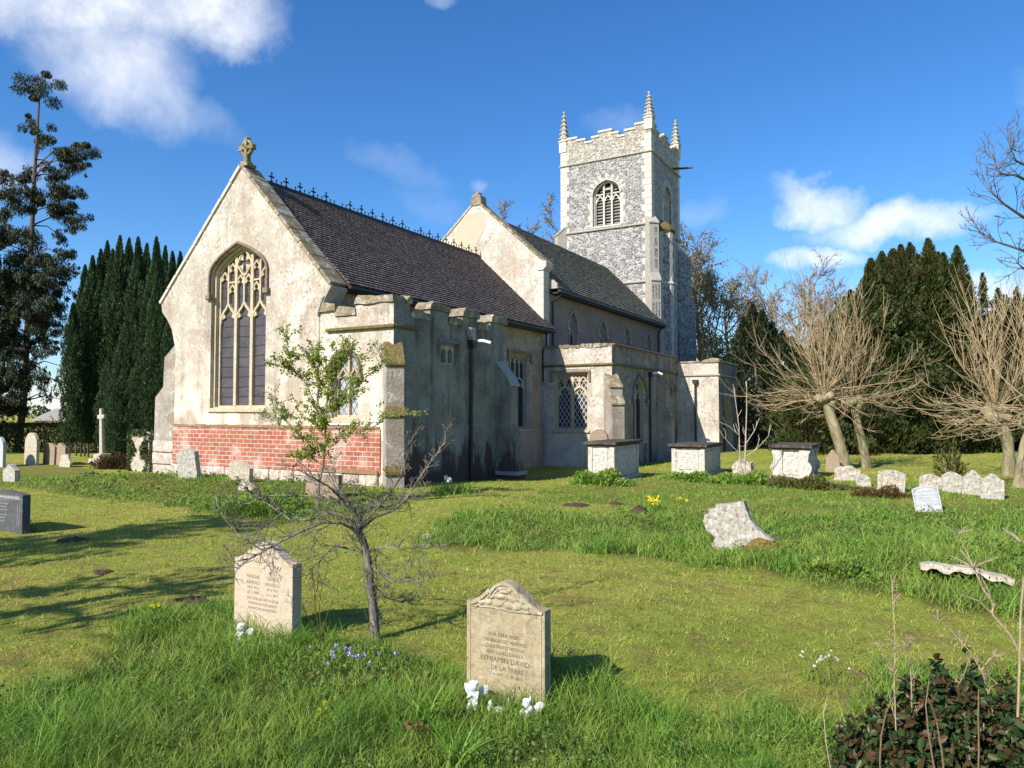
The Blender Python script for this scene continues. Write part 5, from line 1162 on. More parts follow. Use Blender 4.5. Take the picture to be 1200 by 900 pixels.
def nmesh(name, V, loops_per_face, mats, parent=None):
    # V: (faces, k, 3) unshared corners
    nf, k, _ = V.shape; me = bpy.data.meshes.new(name); me.vertices.add(nf*k); me.vertices.foreach_set('co', V.reshape(-1).astype(np.float32))
    me.loops.add(nf*k); me.loops.foreach_set('vertex_index', np.arange(nf*k, dtype=np.int32)); me.polygons.add(nf)
    me.polygons.foreach_set('loop_start', np.arange(0, nf*k, k, dtype=np.int32))
    try: me.polygons.foreach_set('loop_total', np.full(nf, k, dtype=np.int32))
    except Exception: pass
    me.materials.append(M[mats]); me.update(calc_edges=True); o = bpy.data.objects.new(name, me); COL.objects.link(o)
    if parent is not None: adopt(o, parent)
    return o
def blades(name, x, y, z, h, w, lean, rs, mat, seg=3, curl=.9):
    n = len(x); az = rs.uniform(0, 2*pi, n); fa = rs.uniform(0, 2*pi, n)
    dx, dy = np.cos(az), np.sin(az); px_, py_ = np.cos(fa), np.sin(fa)
    k = 2*seg+1; V = np.zeros((n, k, 3))
    for i in range(seg):
        t = i/seg; off_ = lean*h*t**1.8; zz = h*(t-0.25*lean*curl*t*t); ww = w*(1-.55*t)*.5
        V[:, 2*i, 0] = x+dx*off_-px_*ww; V[:, 2*i, 1] = y+dy*off_-py_*ww; V[:, 2*i, 2] = z+zz
        V[:, 2*i+1, 0] = x+dx*off_+px_*ww; V[:, 2*i+1, 1] = y+dy*off_+py_*ww; V[:, 2*i+1, 2] = z+zz
    V[:, -1, 0] = x+dx*lean*h; V[:, -1, 1] = y+dy*lean*h; V[:, -1, 2] = z+h*(1-.25*lean*curl)
    me = bpy.data.meshes.new(name); me.vertices.add(n*k); me.vertices.foreach_set('co', V.reshape(-1).astype(np.float32))
    li = []; ls = []; lt = []; c = 0
    for i in range(seg-1): li.append([2*i, 2*i+1, 2*i+3, 2*i+2])
    base = np.arange(n)[:, None]*k
    quads = [base+np.array(q)[None, :] for q in li]; tri = base+np.array([2*seg-2, 2*seg-1, 2*seg])[None, :]
    allidx = np.concatenate([q.reshape(-1) for q in quads]+[tri.reshape(-1)]); nq = n*(seg-1)
    me.loops.add(len(allidx)); me.loops.foreach_set('vertex_index', allidx.astype(np.int32)); me.polygons.add(nq+n)
    me.polygons.foreach_set('loop_start', np.concatenate([np.arange(nq)*4, nq*4+np.arange(n)*3]).astype(np.int32))
    try: me.polygons.foreach_set('loop_total', np.concatenate([np.full(nq, 4), np.full(n, 3)]).astype(np.int32))
    except Exception: pass
    me.materials.append(M[mat]); me.update(calc_edges=True); o = bpy.data.objects.new(name, me); COL.objects.link(o); return o
def m_grass(name, cols, trans, p1, s1, p2, s2, a2, dk=.75):
    t = NT(name); c = t.ramp(t.island(), [(i/(len(cols)-1), k) for i, k in enumerate(cols)])
    c = t.mix(t.ramp(t.noise(1.0, 5, .65, t.map(s1)), [(0.44, 0.0), (0.60, 0.85)]), c, p1)
    c = t.mix(t.ramp(t.noise(1.0, 6, .7, t.map(s2)), [(0.50, 0.0), (0.62, a2)]), c, p2)
    c = t.mix(t.ramp(t.noise(5.5, 5, .7), [(0.47, 0.0), (0.60, dk)]), c, (0.10, 0.20, 0.022))
    c = t.mix(t.ramp(t.noise(3.1, 5, .7), [(0.52, 0.0), (0.64, dk*.8)]), c, (0.58, 0.60, 0.13))
    return t.done(c, .55, spec=.25, trans=trans)
M['lawn'] = m_grass('mown_grass', [(0.20, 0.32, 0.034), (0.42, 0.51, 0.065), (0.30, 0.42, 0.048), (0.36, 0.47, 0.055), (0.56, 0.55, 0.14)], .45, (0.54, 0.52, 0.11), (.50, .26, .5), (0.38, 0.27, 0.09), (1.3, .50, 1), .75, .95)
M['longgrass'] = m_grass('rank_grass', [(0.06, 0.17, 0.018), (0.16, 0.33, 0.036), (0.09, 0.22, 0.024), (0.34, 0.46, 0.085), (0.20, 0.37, 0.045), (0.12, 0.27, 0.03)], .38, (0.30, 0.40, 0.07), (1.2, 1.2, 1), (0.05, 0.13, 0.018), (2.2, 2.2, 1), .6, .30)
M['strawgrass'] = m_leaf('straw', [(0.30, 0.24, 0.11), (0.20, 0.17, 0.07), (0.26, 0.22, 0.12)], .25, .7)
ZA = polyG([(-330, 930), (-150, 850), (0, 824), (60, 800), (130, 762), (180, 718), (235, 702), (300, 712), (345, 735), (400, 760), (440, 752), (500, 775), (545, 800), (600, 812), (650, 775), (700, 800), (780, 838), (850, 850), (890, 825), (960, 845), (1000, 850), (1010, 790), (1100, 785), (1300, 780), (1500, 1300), (600, 1800), (-700, 1500)])
ZB = polyG([(490, 640), (512, 612), (600, 598), (700, 603), (830, 600), (950, 606), (1060, 600), (1400, 600), (1400, 745), (1180, 722), (1050, 700), (960, 684), (880, 668), (800, 660), (700, 648), (600, 645)])
ZC = polyG([(612, 592), (640, 574), (760, 558), (900, 568), (1500, 556), (1500, 600), (1060, 600), (950, 605), (830, 599), (760, 602), (700, 592)])
ZD = polyG([(60, 577), (100, 558), (200, 556), (330, 556), (450, 575), (470, 592), (440, 604), (330, 614), (250, 604), (190, 592), (120, 584)])
ZE = polyG([(-200, 570), (-60, 545), (80, 543), (135, 556), (90, 575), (0, 572)])
ZF = polyG([(630, 655), (700, 640), (880, 650), (960, 672), (940, 690), (800, 672)])
holes_ = [(P(a, b, Z=0)) for a, b in ()]
gv = np.array([v.co[:] for v in g.data.vertices]); th_ = np.zeros(len(gv))
for zz_, wt in ((ZA, 1.0), (ZB, .9), (ZC, .45), (ZD, .8), (ZE, .5)): th_ = np.maximum(th_, inpoly(gv[:, 0], gv[:, 1], zz_)*wt)
ta = g.data.attributes.new('rank_zone', 'FLOAT', 'POINT'); ta.data.foreach_set('value', th_.astype(np.float32))  # ground colour goes darker inside the long-grass zones
rs = np.random.RandomState(4)
def samp(n, r0, r1, half):
    u = rs.uniform(0, 1, n); r = r0*(r1/r0)**u             # density ~ 1/r^2
    a = rs.uniform(-half, half, n)+YAW; x = -np.sin(a)*r; y = np.cos(a)*r
    ok = ~((x < XV+.7) & (y > Y0-.15) & (x > XS-1) ); ok &= ~((x < XA+.75) & (y > Y1-.3)); ok &= ~((x < XP+.05) & (y > Y4)); ok &= ~((x < XC+.05) & (y > Y0))
    return x[ok], y[ok]
molex = [(G(px, py), rr) for px, py, rr in ((750, 601, .2), (677, 593, .3), (722, 591, .17), (228, 704, .24), (117, 671, .17), (88, 633, .26))]
def nearmole(x, y):
    k = np.zeros(len(x), bool)
    for q, rr in molex: k |= ((x-q[0])**2+(y-q[1])**2) < (rr*.95)**2
    return k
def jx(x, y): return (.10*np.sin(y*5.3+np.sin(x*3.1))+.06*np.sin(x*11+y*7)+rs.normal(0, .05, len(x)))*np.clip(np.hypot(x, y)/8, .5, 2.5)
def jy(x, y): return (.10*np.sin(x*4.7+np.sin(y*2.9))+.06*np.sin(y*12-x*8)+rs.normal(0, .05, len(x)))*np.clip(np.hypot(x, y)/8, .5, 2.5)
x, y = samp(330000, 2.2, 60, R(52))
d = np.hypot(x, y); A, B, C, Dz, E_ = (inpoly(x+jx(x, y), y+jy(x, y), z) for z in (ZA, ZB, ZC, ZD, ZE)); lawn = ~(A | B | C | Dz | E_) & ~nearmole(x, y)
q = rs.uniform(0, 1, len(x)); tuss = .5+.5*np.sin(x*1.7+.6*np.sin(y*2.1))*np.sin(y*1.3+1.1); tuss = np.clip(tuss+rs.normal(0, .25, len(x)), 0, 1.2)
hl = (.018+.034*q**2)*(1+d*.010)*(1+.7*np.clip(np.sin(x*13+2*np.sin(y*7))*np.sin(y*11+2*np.sin(x*6)), -.5, 1)); wl = np.maximum(.0038, d*.00095)
s_ = lawn
gl = blades('mown_lawn', x[s_], y[s_], gz(x[s_], y[s_])-.004, hl[s_], wl[s_], .35+1.3*rs.uniform(0, 1, s_.sum()), rs, 'lawn', 2, .6); tag(gl, 'closely mown yellowish green lawn with brown patches winding between the graves', 'grass', kind='stuff')
x2, y2 = samp(230000, 2.0, 50, R(52)); d2 = np.hypot(x2, y2)
x = np.concatenate([x, x2]); y = np.concatenate([y, y2]); d = np.concatenate([d, d2]); A, B, C, Dz, E_ = (inpoly(x+jx(x, y), y+jy(x, y), z) for z in (ZA, ZB, ZC, ZD, ZE)); ok = (A | B | C | Dz | E_) & ~nearmole(x, y); Fz = inpoly(x, y, ZF)
x, y, d, A, B, C, Dz, E_, Fz = (v[ok] for v in (x, y, d, A, B, C, Dz, E_, Fz)); n = len(x); q = rs.uniform(.35, 1, n)
tuss = np.clip(.62+.38*np.sin(x*1.9+1.3*np.sin(y*1.1))*np.sin(y*1.7+1.1*np.sin(x*1.3+.5)), .25, 1)
hh = np.where(A, .33, np.where(B, .28, np.where(C, .13, np.where(Dz, .17, .11))))*q*tuss; hh = np.where(Fz, hh*1.25, hh); cl_ = np.sin(x*9.1+2*np.sin(y*5.3))*np.sin(y*8.3+2*np.sin(x*4.7)); hh = hh*(.85+.35*np.clip(cl_, -1, 1))*np.where(rs.uniform(0, 1, n) < .06, 1.4, 1)
edge = np.clip((d-2.4)/1.2, .45, 1); hh = hh*edge
ww = np.maximum(.0046, d*.00105)
gg = blades('rank_grass', x, y, gz(x, y)-.006, hh, ww, .25+1.15*rs.uniform(0, 1, n)**1.3, rs, 'longgrass', 3, .75); tag(gg, 'rank uncut green grass growing in tussocks round the graves', 'grass', kind='stuff')
wn = 9000; kx, ky = samp(60000, 2.4, 30, R(50)); kk = (inpoly(kx, ky, ZA) | inpoly(kx, ky, ZB) | inpoly(kx, ky, ZD)) & (np.sin(kx*3.3+1.7*np.sin(ky*2.1))*np.sin(ky*2.9+kx) > .1); kx, ky = kx[kk][:16000], ky[kk][:16000]; kd = np.hypot(kx, ky); WEED = (kx, ky, kd)
k = rs.uniform(0, 1, n) < .025
gs = blades('dead_grass_stems', x[k], y[k], gz(x[k], y[k]), hh[k]*1.15, ww[k]*.8, .3+.6*rs.uniform(0, 1, k.sum()), rs, 'strawgrass', 3); tag(gs, 'scattered dead straw-coloured stems among the rank grass', 'dead grass', kind='stuff')

# ================================================================== trees and shrubs
def leaves(name, C_, Dr, ln, wd, mat, parent, rs, kink=.15, oval=False):
    n = len(C_); Dr = Dr/np.maximum(1e-9, np.linalg.norm(Dr, axis=1, keepdims=True)); rv = rs.normal(0, 1, (n, 3)); S = np.cross(Dr, rv); S /= np.maximum(1e-9, np.linalg.norm(S, axis=1, keepdims=True))
    ln = np.broadcast_to(ln, (n,))[:, None]; wd = np.broadcast_to(wd, (n,))[:, None]; nn = np.cross(Dr, S)
    if oval:
        a = Dr*ln; b_ = S*wd*.5; kk = nn*ln*kink
        V = np.stack([C_-a*.5, C_-a*.22+b_*.92+kk, C_+a*.14+b_*.84+kk*.8, C_+a*.5-kk*.6, C_+a*.14-b_*.84+kk*.8, C_-a*.22-b_*.92+kk], axis=1)
        # two folded halves per leaf sharing the midrib
        Q = np.concatenate([V[:, [0, 1, 2, 3]], V[:, [0, 3, 4, 5]]], axis=1); n_ = len(V); me = bpy.data.meshes.new(name); me.vertices.add(n_*6); me.vertices.foreach_set('co', V.reshape(-1).astype(np.float32))
        idx = (np.arange(n_)[:, None]*6+np.array([0, 1, 2, 3, 0, 3, 4, 5])[None, :]).reshape(-1); me.loops.add(n_*8); me.loops.foreach_set('vertex_index', idx.astype(np.int32)); me.polygons.add(n_*2); me.polygons.foreach_set('loop_start', np.arange(0, n_*8, 4, dtype=np.int32))
        try: me.polygons.foreach_set('loop_total', np.full(n_*2, 4, dtype=np.int32))
        except Exception: pass
        me.materials.append(M[mat]); me.update(calc_edges=True); o = bpy.data.objects.new(name, me); COL.objects.link(o)
        if parent is not None: adopt(o, parent)
        return o
    V = np.stack([C_-Dr*ln*.5, C_+S*wd*.5+nn*ln*kink, C_+Dr*ln*.5, C_-S*wd*.5+nn*ln*kink], axis=1); return nmesh(name, V, 4, mat, parent)
def unit(rs, n): v = rs.normal(0, 1, (n, 3)); return v/np.linalg.norm(v, axis=1, keepdims=True)
M['yew'] = m_leaf('irish_yew', [(0.026, 0.054, 0.020), (0.046, 0.086, 0.029), (0.035, 0.068, 0.024), (0.064, 0.10, 0.036)], .12, .5)
M['yew2'] = m_leaf('common_yew', [(0.030, 0.052, 0.014), (0.055, 0.085, 0.019), (0.042, 0.068, 0.016), (0.085, 0.098, 0.025)], .15, .55, (0.065, 0.058, 0.02), .35)
M['cypress'] = m_leaf('dark_conifer', [(0.020, 0.032, 0.014), (0.034, 0.050, 0.018), (0.028, 0.042, 0.018), (0.060, 0.055, 0.020)], .12, .55)
M['holly'] = m_leaf('holly', [(0.012, 0.022, 0.010), (0.022, 0.036, 0.013), (0.05, 0.065, 0.03)], .05, .35)
M['hedge'] = m_leaf('clipped_hedge', [(0.03, 0.055, 0.012), (0.05, 0.08, 0.018), (0.075, 0.095, 0.025)], .15, .5)
M['hawleaf'] = m_leaf('hawthorn_leaf', [(0.28, 0.36, 0.035), (0.37, 0.43, 0.055), (0.23, 0.31, 0.03), (0.43, 0.44, 0.09)], .55, .5)
M['bramble'] = m_leaf('bramble_leaf', [(0.020, 0.048, 0.014), (0.035, 0.070, 0.020), (0.028, 0.055, 0.018), (0.11, 0.045, 0.026), (0.05, 0.095, 0.024), (0.075, 0.038, 0.024)], .2, .4)
M['ivyleaf'] = m_leaf('ivy_leaf', [(0.03, 0.055, 0.016), (0.06, 0.085, 0.025), (0.10, 0.10, 0.035)], .1, .4)
M['rust'] = m_leaf('rusty_twigs', [(0.16, 0.085, 0.025), (0.10, 0.06, 0.02), (0.07, 0.07, 0.02)], .2, .7)
M['olive'] = m_leaf('spring_leaf', [(0.14, 0.14, 0.035), (0.10, 0.11, 0.025), (0.18, 0.16, 0.05)], .3, .6)
M['bark_tan'] = m_bark('tan_twigs', (0.42, 0.32, 0.19), (0.29, 0.205, 0.11), 8)
M['bark_pol'] = m_bark('pollard_bark', (0.36, 0.30, 0.18), (0.15, 0.13, 0.07), 5)
M['bark_grey'] = m_bark('grey_bark', (0.15, 0.125, 0.10), (0.085, 0.07, 0.055), 4)
M['bark_far'] = m_bark('far_twigs', (0.27, 0.21, 0.15), (0.18, 0.14, 0.10), 2)
M['bark_red'] = m_bark('conifer_bark', (0.12, 0.09, 0.068), (0.065, 0.05, 0.038), 3)
M['bark_small'] = m_bark('young_bark', (0.30, 0.265, 0.21), (0.045, 0.036, 0.03), 22)
M['bark_pale'] = m_bark('pale_sapling', (0.50, 0.43, 0.34), (0.34, 0.28, 0.21), 10)
M['deadstem'] = m_bark('dead_stem', (0.50, 0.38, 0.25), (0.33, 0.24, 0.15), 20)
M['redtwig'] = m_bark('red_shoot', (0.20, 0.13, 0.08), (0.28, 0.19, 0.11), 25)

def columns_tree(name, label, base, cols, mat, n_per, ln, wd, rs, cat='tree', trunk_r=.3, spread=1.0):
    t = empty(name, base, label, cat); Cs = []; Ds = []; L_ = []
    for (cx, cy, z0, z1, r) in cols:
        n = int(n_per*(z1-z0)*r); u = rs.uniform(0, 1, n)**.85; h_ = z0+(z1-z0)*u
        # lumpy tapering column of upswept sprays
        a = rs.uniform(0, 2*pi, n); prof = np.minimum(1, (1-u)*2.6)**.75*np.minimum(1, .55+u*1.8); lump = 1+.22*spread*np.sin(a*3+u*19+cx*7)+.12*spread*np.sin(a*7-u*31)
        rr = r*prof*lump*np.where(rs.uniform(0, 1, n) < .72, rs.uniform(.86, 1.05, n), rs.uniform(.3, .9, n))
        Cs.append(np.stack([cx+np.cos(a)*rr, cy+np.sin(a)*rr, h_], 1)); Ds.append(np.stack([np.cos(a)*.45*spread, np.sin(a)*.45*spread, np.full(n, 1.0)], 1)+rs.normal(0, .28, (n, 3))); L_.append(ln*rs.uniform(.6, 1.3, n))
    C_ = np.concatenate(Cs); lv = np.concatenate(L_); leaves('crown', C_, np.concatenate(Ds), lv, lv*wd, mat, t, rs)
    m = MB()
    for (cx, cy, z0, z1, r) in cols: m.tube([(cx, cy, min(z0, base[2])-.3), (cx, cy, z0+.35*(z1-z0)), (cx, cy, z0+.7*(z1-z0))], [.05, .04, .02], 5)
    m.build('trunk', 'bark_red', t); return t
def colpx(pts, depth, jit, zb, rs, k=1.0):
    o = []
    for (px, pt, rpx) in pts:
        dd = depth+jit*rs.uniform(-1, 1); q = D(px+rs.uniform(-2, 2), pt+rs.uniform(-5, 9), dd); o.append((q[0], q[1], zb, q[2]+.1, rpx*dd/FPX*k))
    return o
M['weedleaf'] = m_leaf('broad_weed_leaf', [(0.07, 0.15, 0.025), (0.12, 0.20, 0.035), (0.17, 0.22, 0.05), (0.06, 0.11, 0.025)], .3, .5)
rs = np.random.RandomState(6); kx, ky, kd = WEED; nk = len(kx); Cw = np.stack([kx, ky, gz(kx, ky)+rs.uniform(.03, .15, nk)], 1); Dw = unit(rs, nk); Dw[:, 2] = np.abs(Dw[:, 2])*.5; lw = np.maximum(.022, kd*.0035)*rs.uniform(.7, 1.5, nk); wv_ = leaves('ground_weeds', Cw, Dw, lw, lw*.6, 'weedleaf', None, rs, oval=True); tag(wv_, 'small broad-leaved weeds scattered through the rank grass', 'weeds', kind='stuff')
rs = np.random.RandomState(8)
# Irish yews left of the chancel
cp = [(92, 335, 13), (101, 318, 13), (109, 300, 13), (118, 292, 13), (125, 281, 12), (133, 286, 12), (142, 283, 13), (153, 282, 13), (163, 280, 13), (173, 279, 13), (184, 280, 13), (192, 291, 11), (203, 291, 12), (213, 294, 12), (224, 300, 12), (235, 310, 14), (86, 360, 12), (105, 340, 14), (122, 330, 15), (140, 325, 15), (160, 322, 15), (178, 325, 16), (200, 330, 16)]
cols = colpx(cp, 38, 1.2, .3, rs, .86); bq = D(150, 520, 38); columns_tree('yew_tree', 'dark many-spired Irish yew rising behind the chancel gable', (bq[0], bq[1], -.4), cols, 'yew', 2600, .16, .30, rs, spread=1.35)
cp = [(128, 420, 12), (140, 395, 13), (150, 372, 14), (160, 352, 13), (172, 345, 13), (183, 335, 14), (192, 350, 13), (200, 372, 13), (135, 450, 12), (150, 420, 14), (168, 400, 15), (185, 395, 15), (198, 410, 12)]
cols = colpx(cp, 34.5, .6, -.4, rs, .88); bq = D(165, 540, 34.5); columns_tree('yew_tree', 'smooth dark green Irish yew close beside the chancel buttress', (bq[0], bq[1], -.4), cols, 'yew', 3400, .12, .28, rs, spread=1.2)
# big yew on the right and its companions
cp = [(985, 360, 22), (998, 345, 20), (1011, 322, 18), (1022, 307, 18), (1034, 300, 18), (1047, 297, 18), (1056, 284, 17), (1068, 292, 16), (1078, 296, 16), (1088, 284, 16), (1097, 300, 15), (1106, 292, 14), (1120, 292, 13), (1128, 318, 13), (1136, 316, 9), (970, 385, 24), (990, 380, 26), (1020, 360, 28), (1050, 345, 28), (1080, 345, 28), (1110, 350, 26), (1135, 365, 22), (1150, 395, 20), (960, 420, 24), (1000, 420, 30), (1040, 400, 30), (1085, 400, 30), (1125, 410, 28)]
cols = colpx(cp, 38, 2.2, -.3, rs, 1.35)+colpx([(x, 430+12*math.sin(x), 34) for x in range(945, 1160, 22)], 36.5, .8, -.5, rs); bq = D(1060, 540, 38); columns_tree('yew_tree', 'large spreading yew with plumed top behind the pollards', (bq[0], bq[1], -.5), cols, 'yew2', 900, .25, .30, rs, spread=1.8)
cp = [(1152, 326, 8), (1169, 334, 9), (1176, 350, 14), (1190, 337, 10), (1203, 345, 14), (1218, 335, 16), (1160, 370, 18), (1185, 375, 22), (1210, 372, 24), (1235, 350, 22), (1260, 340, 24), (1165, 410, 24), (1200, 410, 26), (1240, 400, 28)]
cols = colpx(cp, 40, 1.5, -.3, rs, 1.2); bq = D(1200, 540, 40); columns_tree('yew_tree', 'narrow dark yew spires behind the rightmost pollards', (bq[0], bq[1], -.5), cols, 'yew2', 480, .26, .34, rs, spread=2.0)
cp = [(860, 405, 22), (880, 355, 16), (893, 362, 16), (872, 375, 20), (905, 372, 16), (916, 385, 17), (926, 392, 16), (938, 402, 18), (900, 400, 24), (880, 410, 26), (850, 425, 22), (935, 430, 24), (955, 450, 24), (915, 430, 26), (870, 450, 26)]
cols = colpx(cp, 50, 2.2, .4, rs); bq = D(895, 530, 50); columns_tree('evergreen_tree', 'dark cypress-like evergreen mass behind the porch', (bq[0], bq[1], -.5), cols, 'cypress', 420, .30, .32, rs, spread=1.3)

def clump_tree(name, label, base, trunk, clumps, mat, dens, ln, wd, rs, bark='bark_red', tr=(.35, .05), limbs=True, droop=.5, cat='tree'):
    t = empty(name, base, label, cat); Cs = []; Ds = []; m = MB(); m.tube(trunk, list(np.linspace(tr[0], tr[1], len(trunk))), 7)
    tp_ = [np.array(p) for p in trunk]; tv = [tp_[i]+(tp_[i+1]-tp_[i])*f for i in range(len(tp_)-1) for f in np.linspace(0, 1, 8)]
    for (c, rx, rz) in clumps:
        c = np.array(c); n = int(dens*rx*rx*rz); sub = 11; cen = unit(rs, sub)*np.array([rx, rx, rz])*rs.uniform(.2, 1.2, (sub, 1)); k = rs.randint(0, sub, n)
        off_ = unit(rs, n)*(rs.uniform(.1, 1, (n, 1))**.6)*np.array([rx, rx, rz])*rs.uniform(.18, .50, sub)[k][:, None]*np.array([1, 1, 1.0]); Cs.append(c+cen[k]+off_); dd = off_+cen[k]*.4; dd[:, 2] = dd[:, 2]*.4-droop*rx; Ds.append(dd+rs.normal(0, .3*rx, (n, 3)))
        if limbs:
            dz = [np.linalg.norm(p[:2]-c[:2])+abs(p[2]-(c[2]-.2*rx)) for p in tv]; a = tv[int(np.argmin(dz))]; mid = (a+c)/2+np.array([0, 0, .15*np.linalg.norm(c-a)]); m.tube([a, mid, c], [.05, .03, .015], 5)
            for q in cen: m.tube([c, c+q*.5, c+q], [.018, .012, .008], 3, cap=False)
    C_ = np.concatenate(Cs); n = len(C_); lv = ln*rs.uniform(.6, 1.4, n); leaves('crown', C_, np.concatenate(Ds), lv, lv*wd, mat, t, rs); m.build('trunk', bark, t, smooth=True); return t
cl = []
for i in range(46):
    px = rs.uniform(965, 1150); top_ = 330+abs(px-1070)*.55; py = rs.uniform(top_+15, 520); dd_ = rs.uniform(34.5, 37.5); cl.append((D(px, py, dd_), rs.uniform(.8, 1.5), rs.uniform(.7, 1.3)))
for i in range(26):
    px = rs.uniform(1140, 1270); py = rs.uniform(365, 520); dd_ = rs.uniform(37, 39); cl.append((D(px, py, dd_), rs.uniform(.8, 1.5), rs.uniform(.7, 1.3)))
clump_tree('yew_tree', 'spreading brownish-green lower yew boughs close behind the pollards', D(1075, 545, 36.5), [D(1075, 552, 36.5), D(1075, 470, 36.5), D(1070, 400, 36.5)], cl, 'yew2', 230, .26, .32, rs, droop=.25, bark='bark_grey')
# tall ragged conifer at the left edge
dc = 42; pc = dc/FPX
cl = [(50, 104, 24, 15), (35, 150, 19, 14), (54, 168, 14, 10), (83, 182, 26, 11), (98, 195, 11, 9), (30, 207, 14, 13), (5, 205, 12, 14), (67, 209, 16, 10), (42, 230, 26, 16), (77, 226, 22, 11), (8, 232, 16, 12), (70, 248, 24, 14), (90, 262, 13, 12), (72, 278, 12, 11), (5, 253, 15, 12), (18, 297, 34, 24), (60, 310, 26, 18), (50, 340, 28, 22), (20, 352, 26, 22), (66, 358, 14, 14), (85, 318, 10, 7), (-15, 290, 26, 30), (-25, 340, 30, 30), (10, 395, 24, 24), (45, 395, 12, 14), (-20, 400, 26, 30), (8, 430, 16, 20), (33, 440, 8, 14), (48, 455, 8, 12), (58, 467, 7, 11), (66, 445, 6, 9), (78, 470, 6, 9), (-10, 455, 18, 26), (5, 480, 12, 16), (60, 410, 14, 9), (72, 390, 10, 8), (40, 418, 8, 9), (0, 320, 26, 26), (35, 322, 22, 20), (40, 365, 24, 20), (0, 370, 26, 26), (28, 392, 20, 20), (15, 340, 26, 22), (2, 410, 18, 24), (62, 330, 18, 14), (22, 275, 14, 10), (88, 190, 14, 9), (60, 195, 12, 9), (0, 225, 14, 10), (78, 300, 14, 10), (88, 345, 9, 8), (75, 430, 5, 8), (52, 435, 5, 8), (8, 445, 24, 24), (38, 440, 16, 18), (15, 475, 22, 20), (-10, 485, 24, 24), (28, 410, 22, 20), (50, 380, 18, 16), (5, 505, 16, 14), (62, 372, 12, 10)]
clumps = []
for (px, py, rx, rz) in cl:
    c = D(px, py, dc+rs.uniform(-2.2, 2.2)); clumps.append((c, rx*pc*1.02, max(rz, rx*.62)*pc*1.15))
trk = [D(20, 535, dc), D(28, 470, dc), D(35, 330, dc), D(40, 215, dc), D(44, 150, dc), D(47, 98, dc)]
clump_tree('conifer_tree', 'tall ragged conifer with bare upper trunk and drooping dark sprays at the lawn edge', D(20, 535, dc), trk, clumps, 'cypress', 2700, .15, .30, rs, tr=(.22, .04), droop=1.0)
# dark holly mass between porch and pollards
hq = D(890, 560, 42); cl = []
for (px, py, rx, rz) in [(850, 440, 30, 40), (880, 470, 36, 55), (915, 460, 30, 50), (860, 510, 30, 40), (900, 515, 34, 36), (945, 490, 26, 44), (935, 520, 30, 30), (840, 400, 20, 24), (975, 510, 24, 34)]: cl.append((D(px, py, 43+rs.uniform(-1.5, 1.5)), rx*43/FPX, rz*43/FPX))
clump_tree('holly_tree', 'black-shadowed holly filling the gap beside the porch', hq, [D(890, 552, 43), D(890, 480, 43), D(885, 430, 43)], cl, 'holly', 110, .20, .55, rs, droop=.1, bark='bark_grey', cat='tree')
cl = []
for i in range(16): cl.append((D(1075+i*14, 518+4*math.sin(i*2.1), 40+rs.uniform(-1, 1)), 26*40/FPX, 26*40/FPX))
clump_tree('hedge', 'shaggy dark hedge behind the row of three headstones', D(1180, 548, 40), [D(1090, 546, 40), D(1180, 530, 40), D(1290, 546, 40)], cl, 'holly', 120, .16, .6, rs, droop=.1, bark='bark_grey', tr=(.06, .05), cat='hedge')
# clipped hedge at the left
hd = 42.0; nH = 26000; t0 = D(-150, 532, hd); t1_ = D(125, 532, hd); ax = (t1_-t0); Lh = np.linalg.norm(ax[:2]); axn = ax/np.linalg.norm(ax); perp = np.array([-axn[1], axn[0], 0])
u = rs.uniform(0, 1, nH); face = rs.uniform(0, 1, nH); hz2 = 1.62; wv = .9
zz = np.where(face < .6, rs.uniform(0, 1, nH)*hz2, hz2+rs.normal(0, .05, nH)); dp_ = np.where(face < .6, -wv/2+rs.normal(0, .06, nH), rs.uniform(-.5, .5, nH)*wv)
C_ = t0[None, :]*np.array([1, 1, 0])+u[:, None]*ax[None, :]*np.array([1, 1, 0])+perp[None, :]*dp_[:, None]; C_[:, 2] = zz-.45
hq = empty('hedge', ((t0[0]+t1_[0])/2, (t0[1]+t1_[1])/2, -.45), 'long clipped hedge, black in shade with sunlit top, closing the left side', 'hedge')
leaves('crown', C_, unit(rs, nH)+np.array([0, 0, .5]), .13, .07, 'hedge', hq, rs)
m = MB()
for i in range(22): q = t0+ax*(i+.5)/22; m.tube([(q[0], q[1], -.6), (q[0]+.1, q[1], hz2-.6)], [.04, .02], 5)
m.build('stems', 'bark_grey', hq)

def branch_tree(mb, p, d, L_, r, lvl, rng, cfg):
    nseg = cfg['seg'][lvl]; pts = [Vector(p)]; d = Vector(d).normalized(); k = cfg['k'][lvl]
    for i in range(nseg):
        d = (d+Vector((rng.gauss(0, 1), rng.gauss(0, 1), rng.gauss(0, 1)))*cfg['wob'][lvl]+Vector((0, 0, cfg['up'][lvl]))).normalized(); pts.append(pts[-1]+d*L_/nseg)
    rr = [max(cfg['rmin'], r*(1-.75*i/nseg)) for i in range(nseg+1)]; mb.tube(pts, rr, k, cap=False)
    if lvl+1 >= len(cfg['n']): return
    for c in range(cfg['n'][lvl]):
        f = cfg['f0'][lvl]+(1-cfg['f0'][lvl])*rng.random(); x = f*nseg; i = min(nseg-1, int(x)); q = pts[i].lerp(pts[i+1], x-i); t = (pts[i+1]-pts[i]).normalized()
        ax_ = t.cross(Vector((rng.gauss(0, 1), rng.gauss(0, 1), rng.gauss(0, 1)))).normalized(); dd = (Matrix.Rotation(R(cfg['ang'][lvl]*(.7+.6*rng.random())), 3, ax_) @ t)
        branch_tree(mb, q, dd, L_*cfg['len'][lvl]*(.6+.6*rng.random())*(1.15-.55*f), max(cfg['rmin'], rr[i]*.6), lvl+1, rng, cfg)
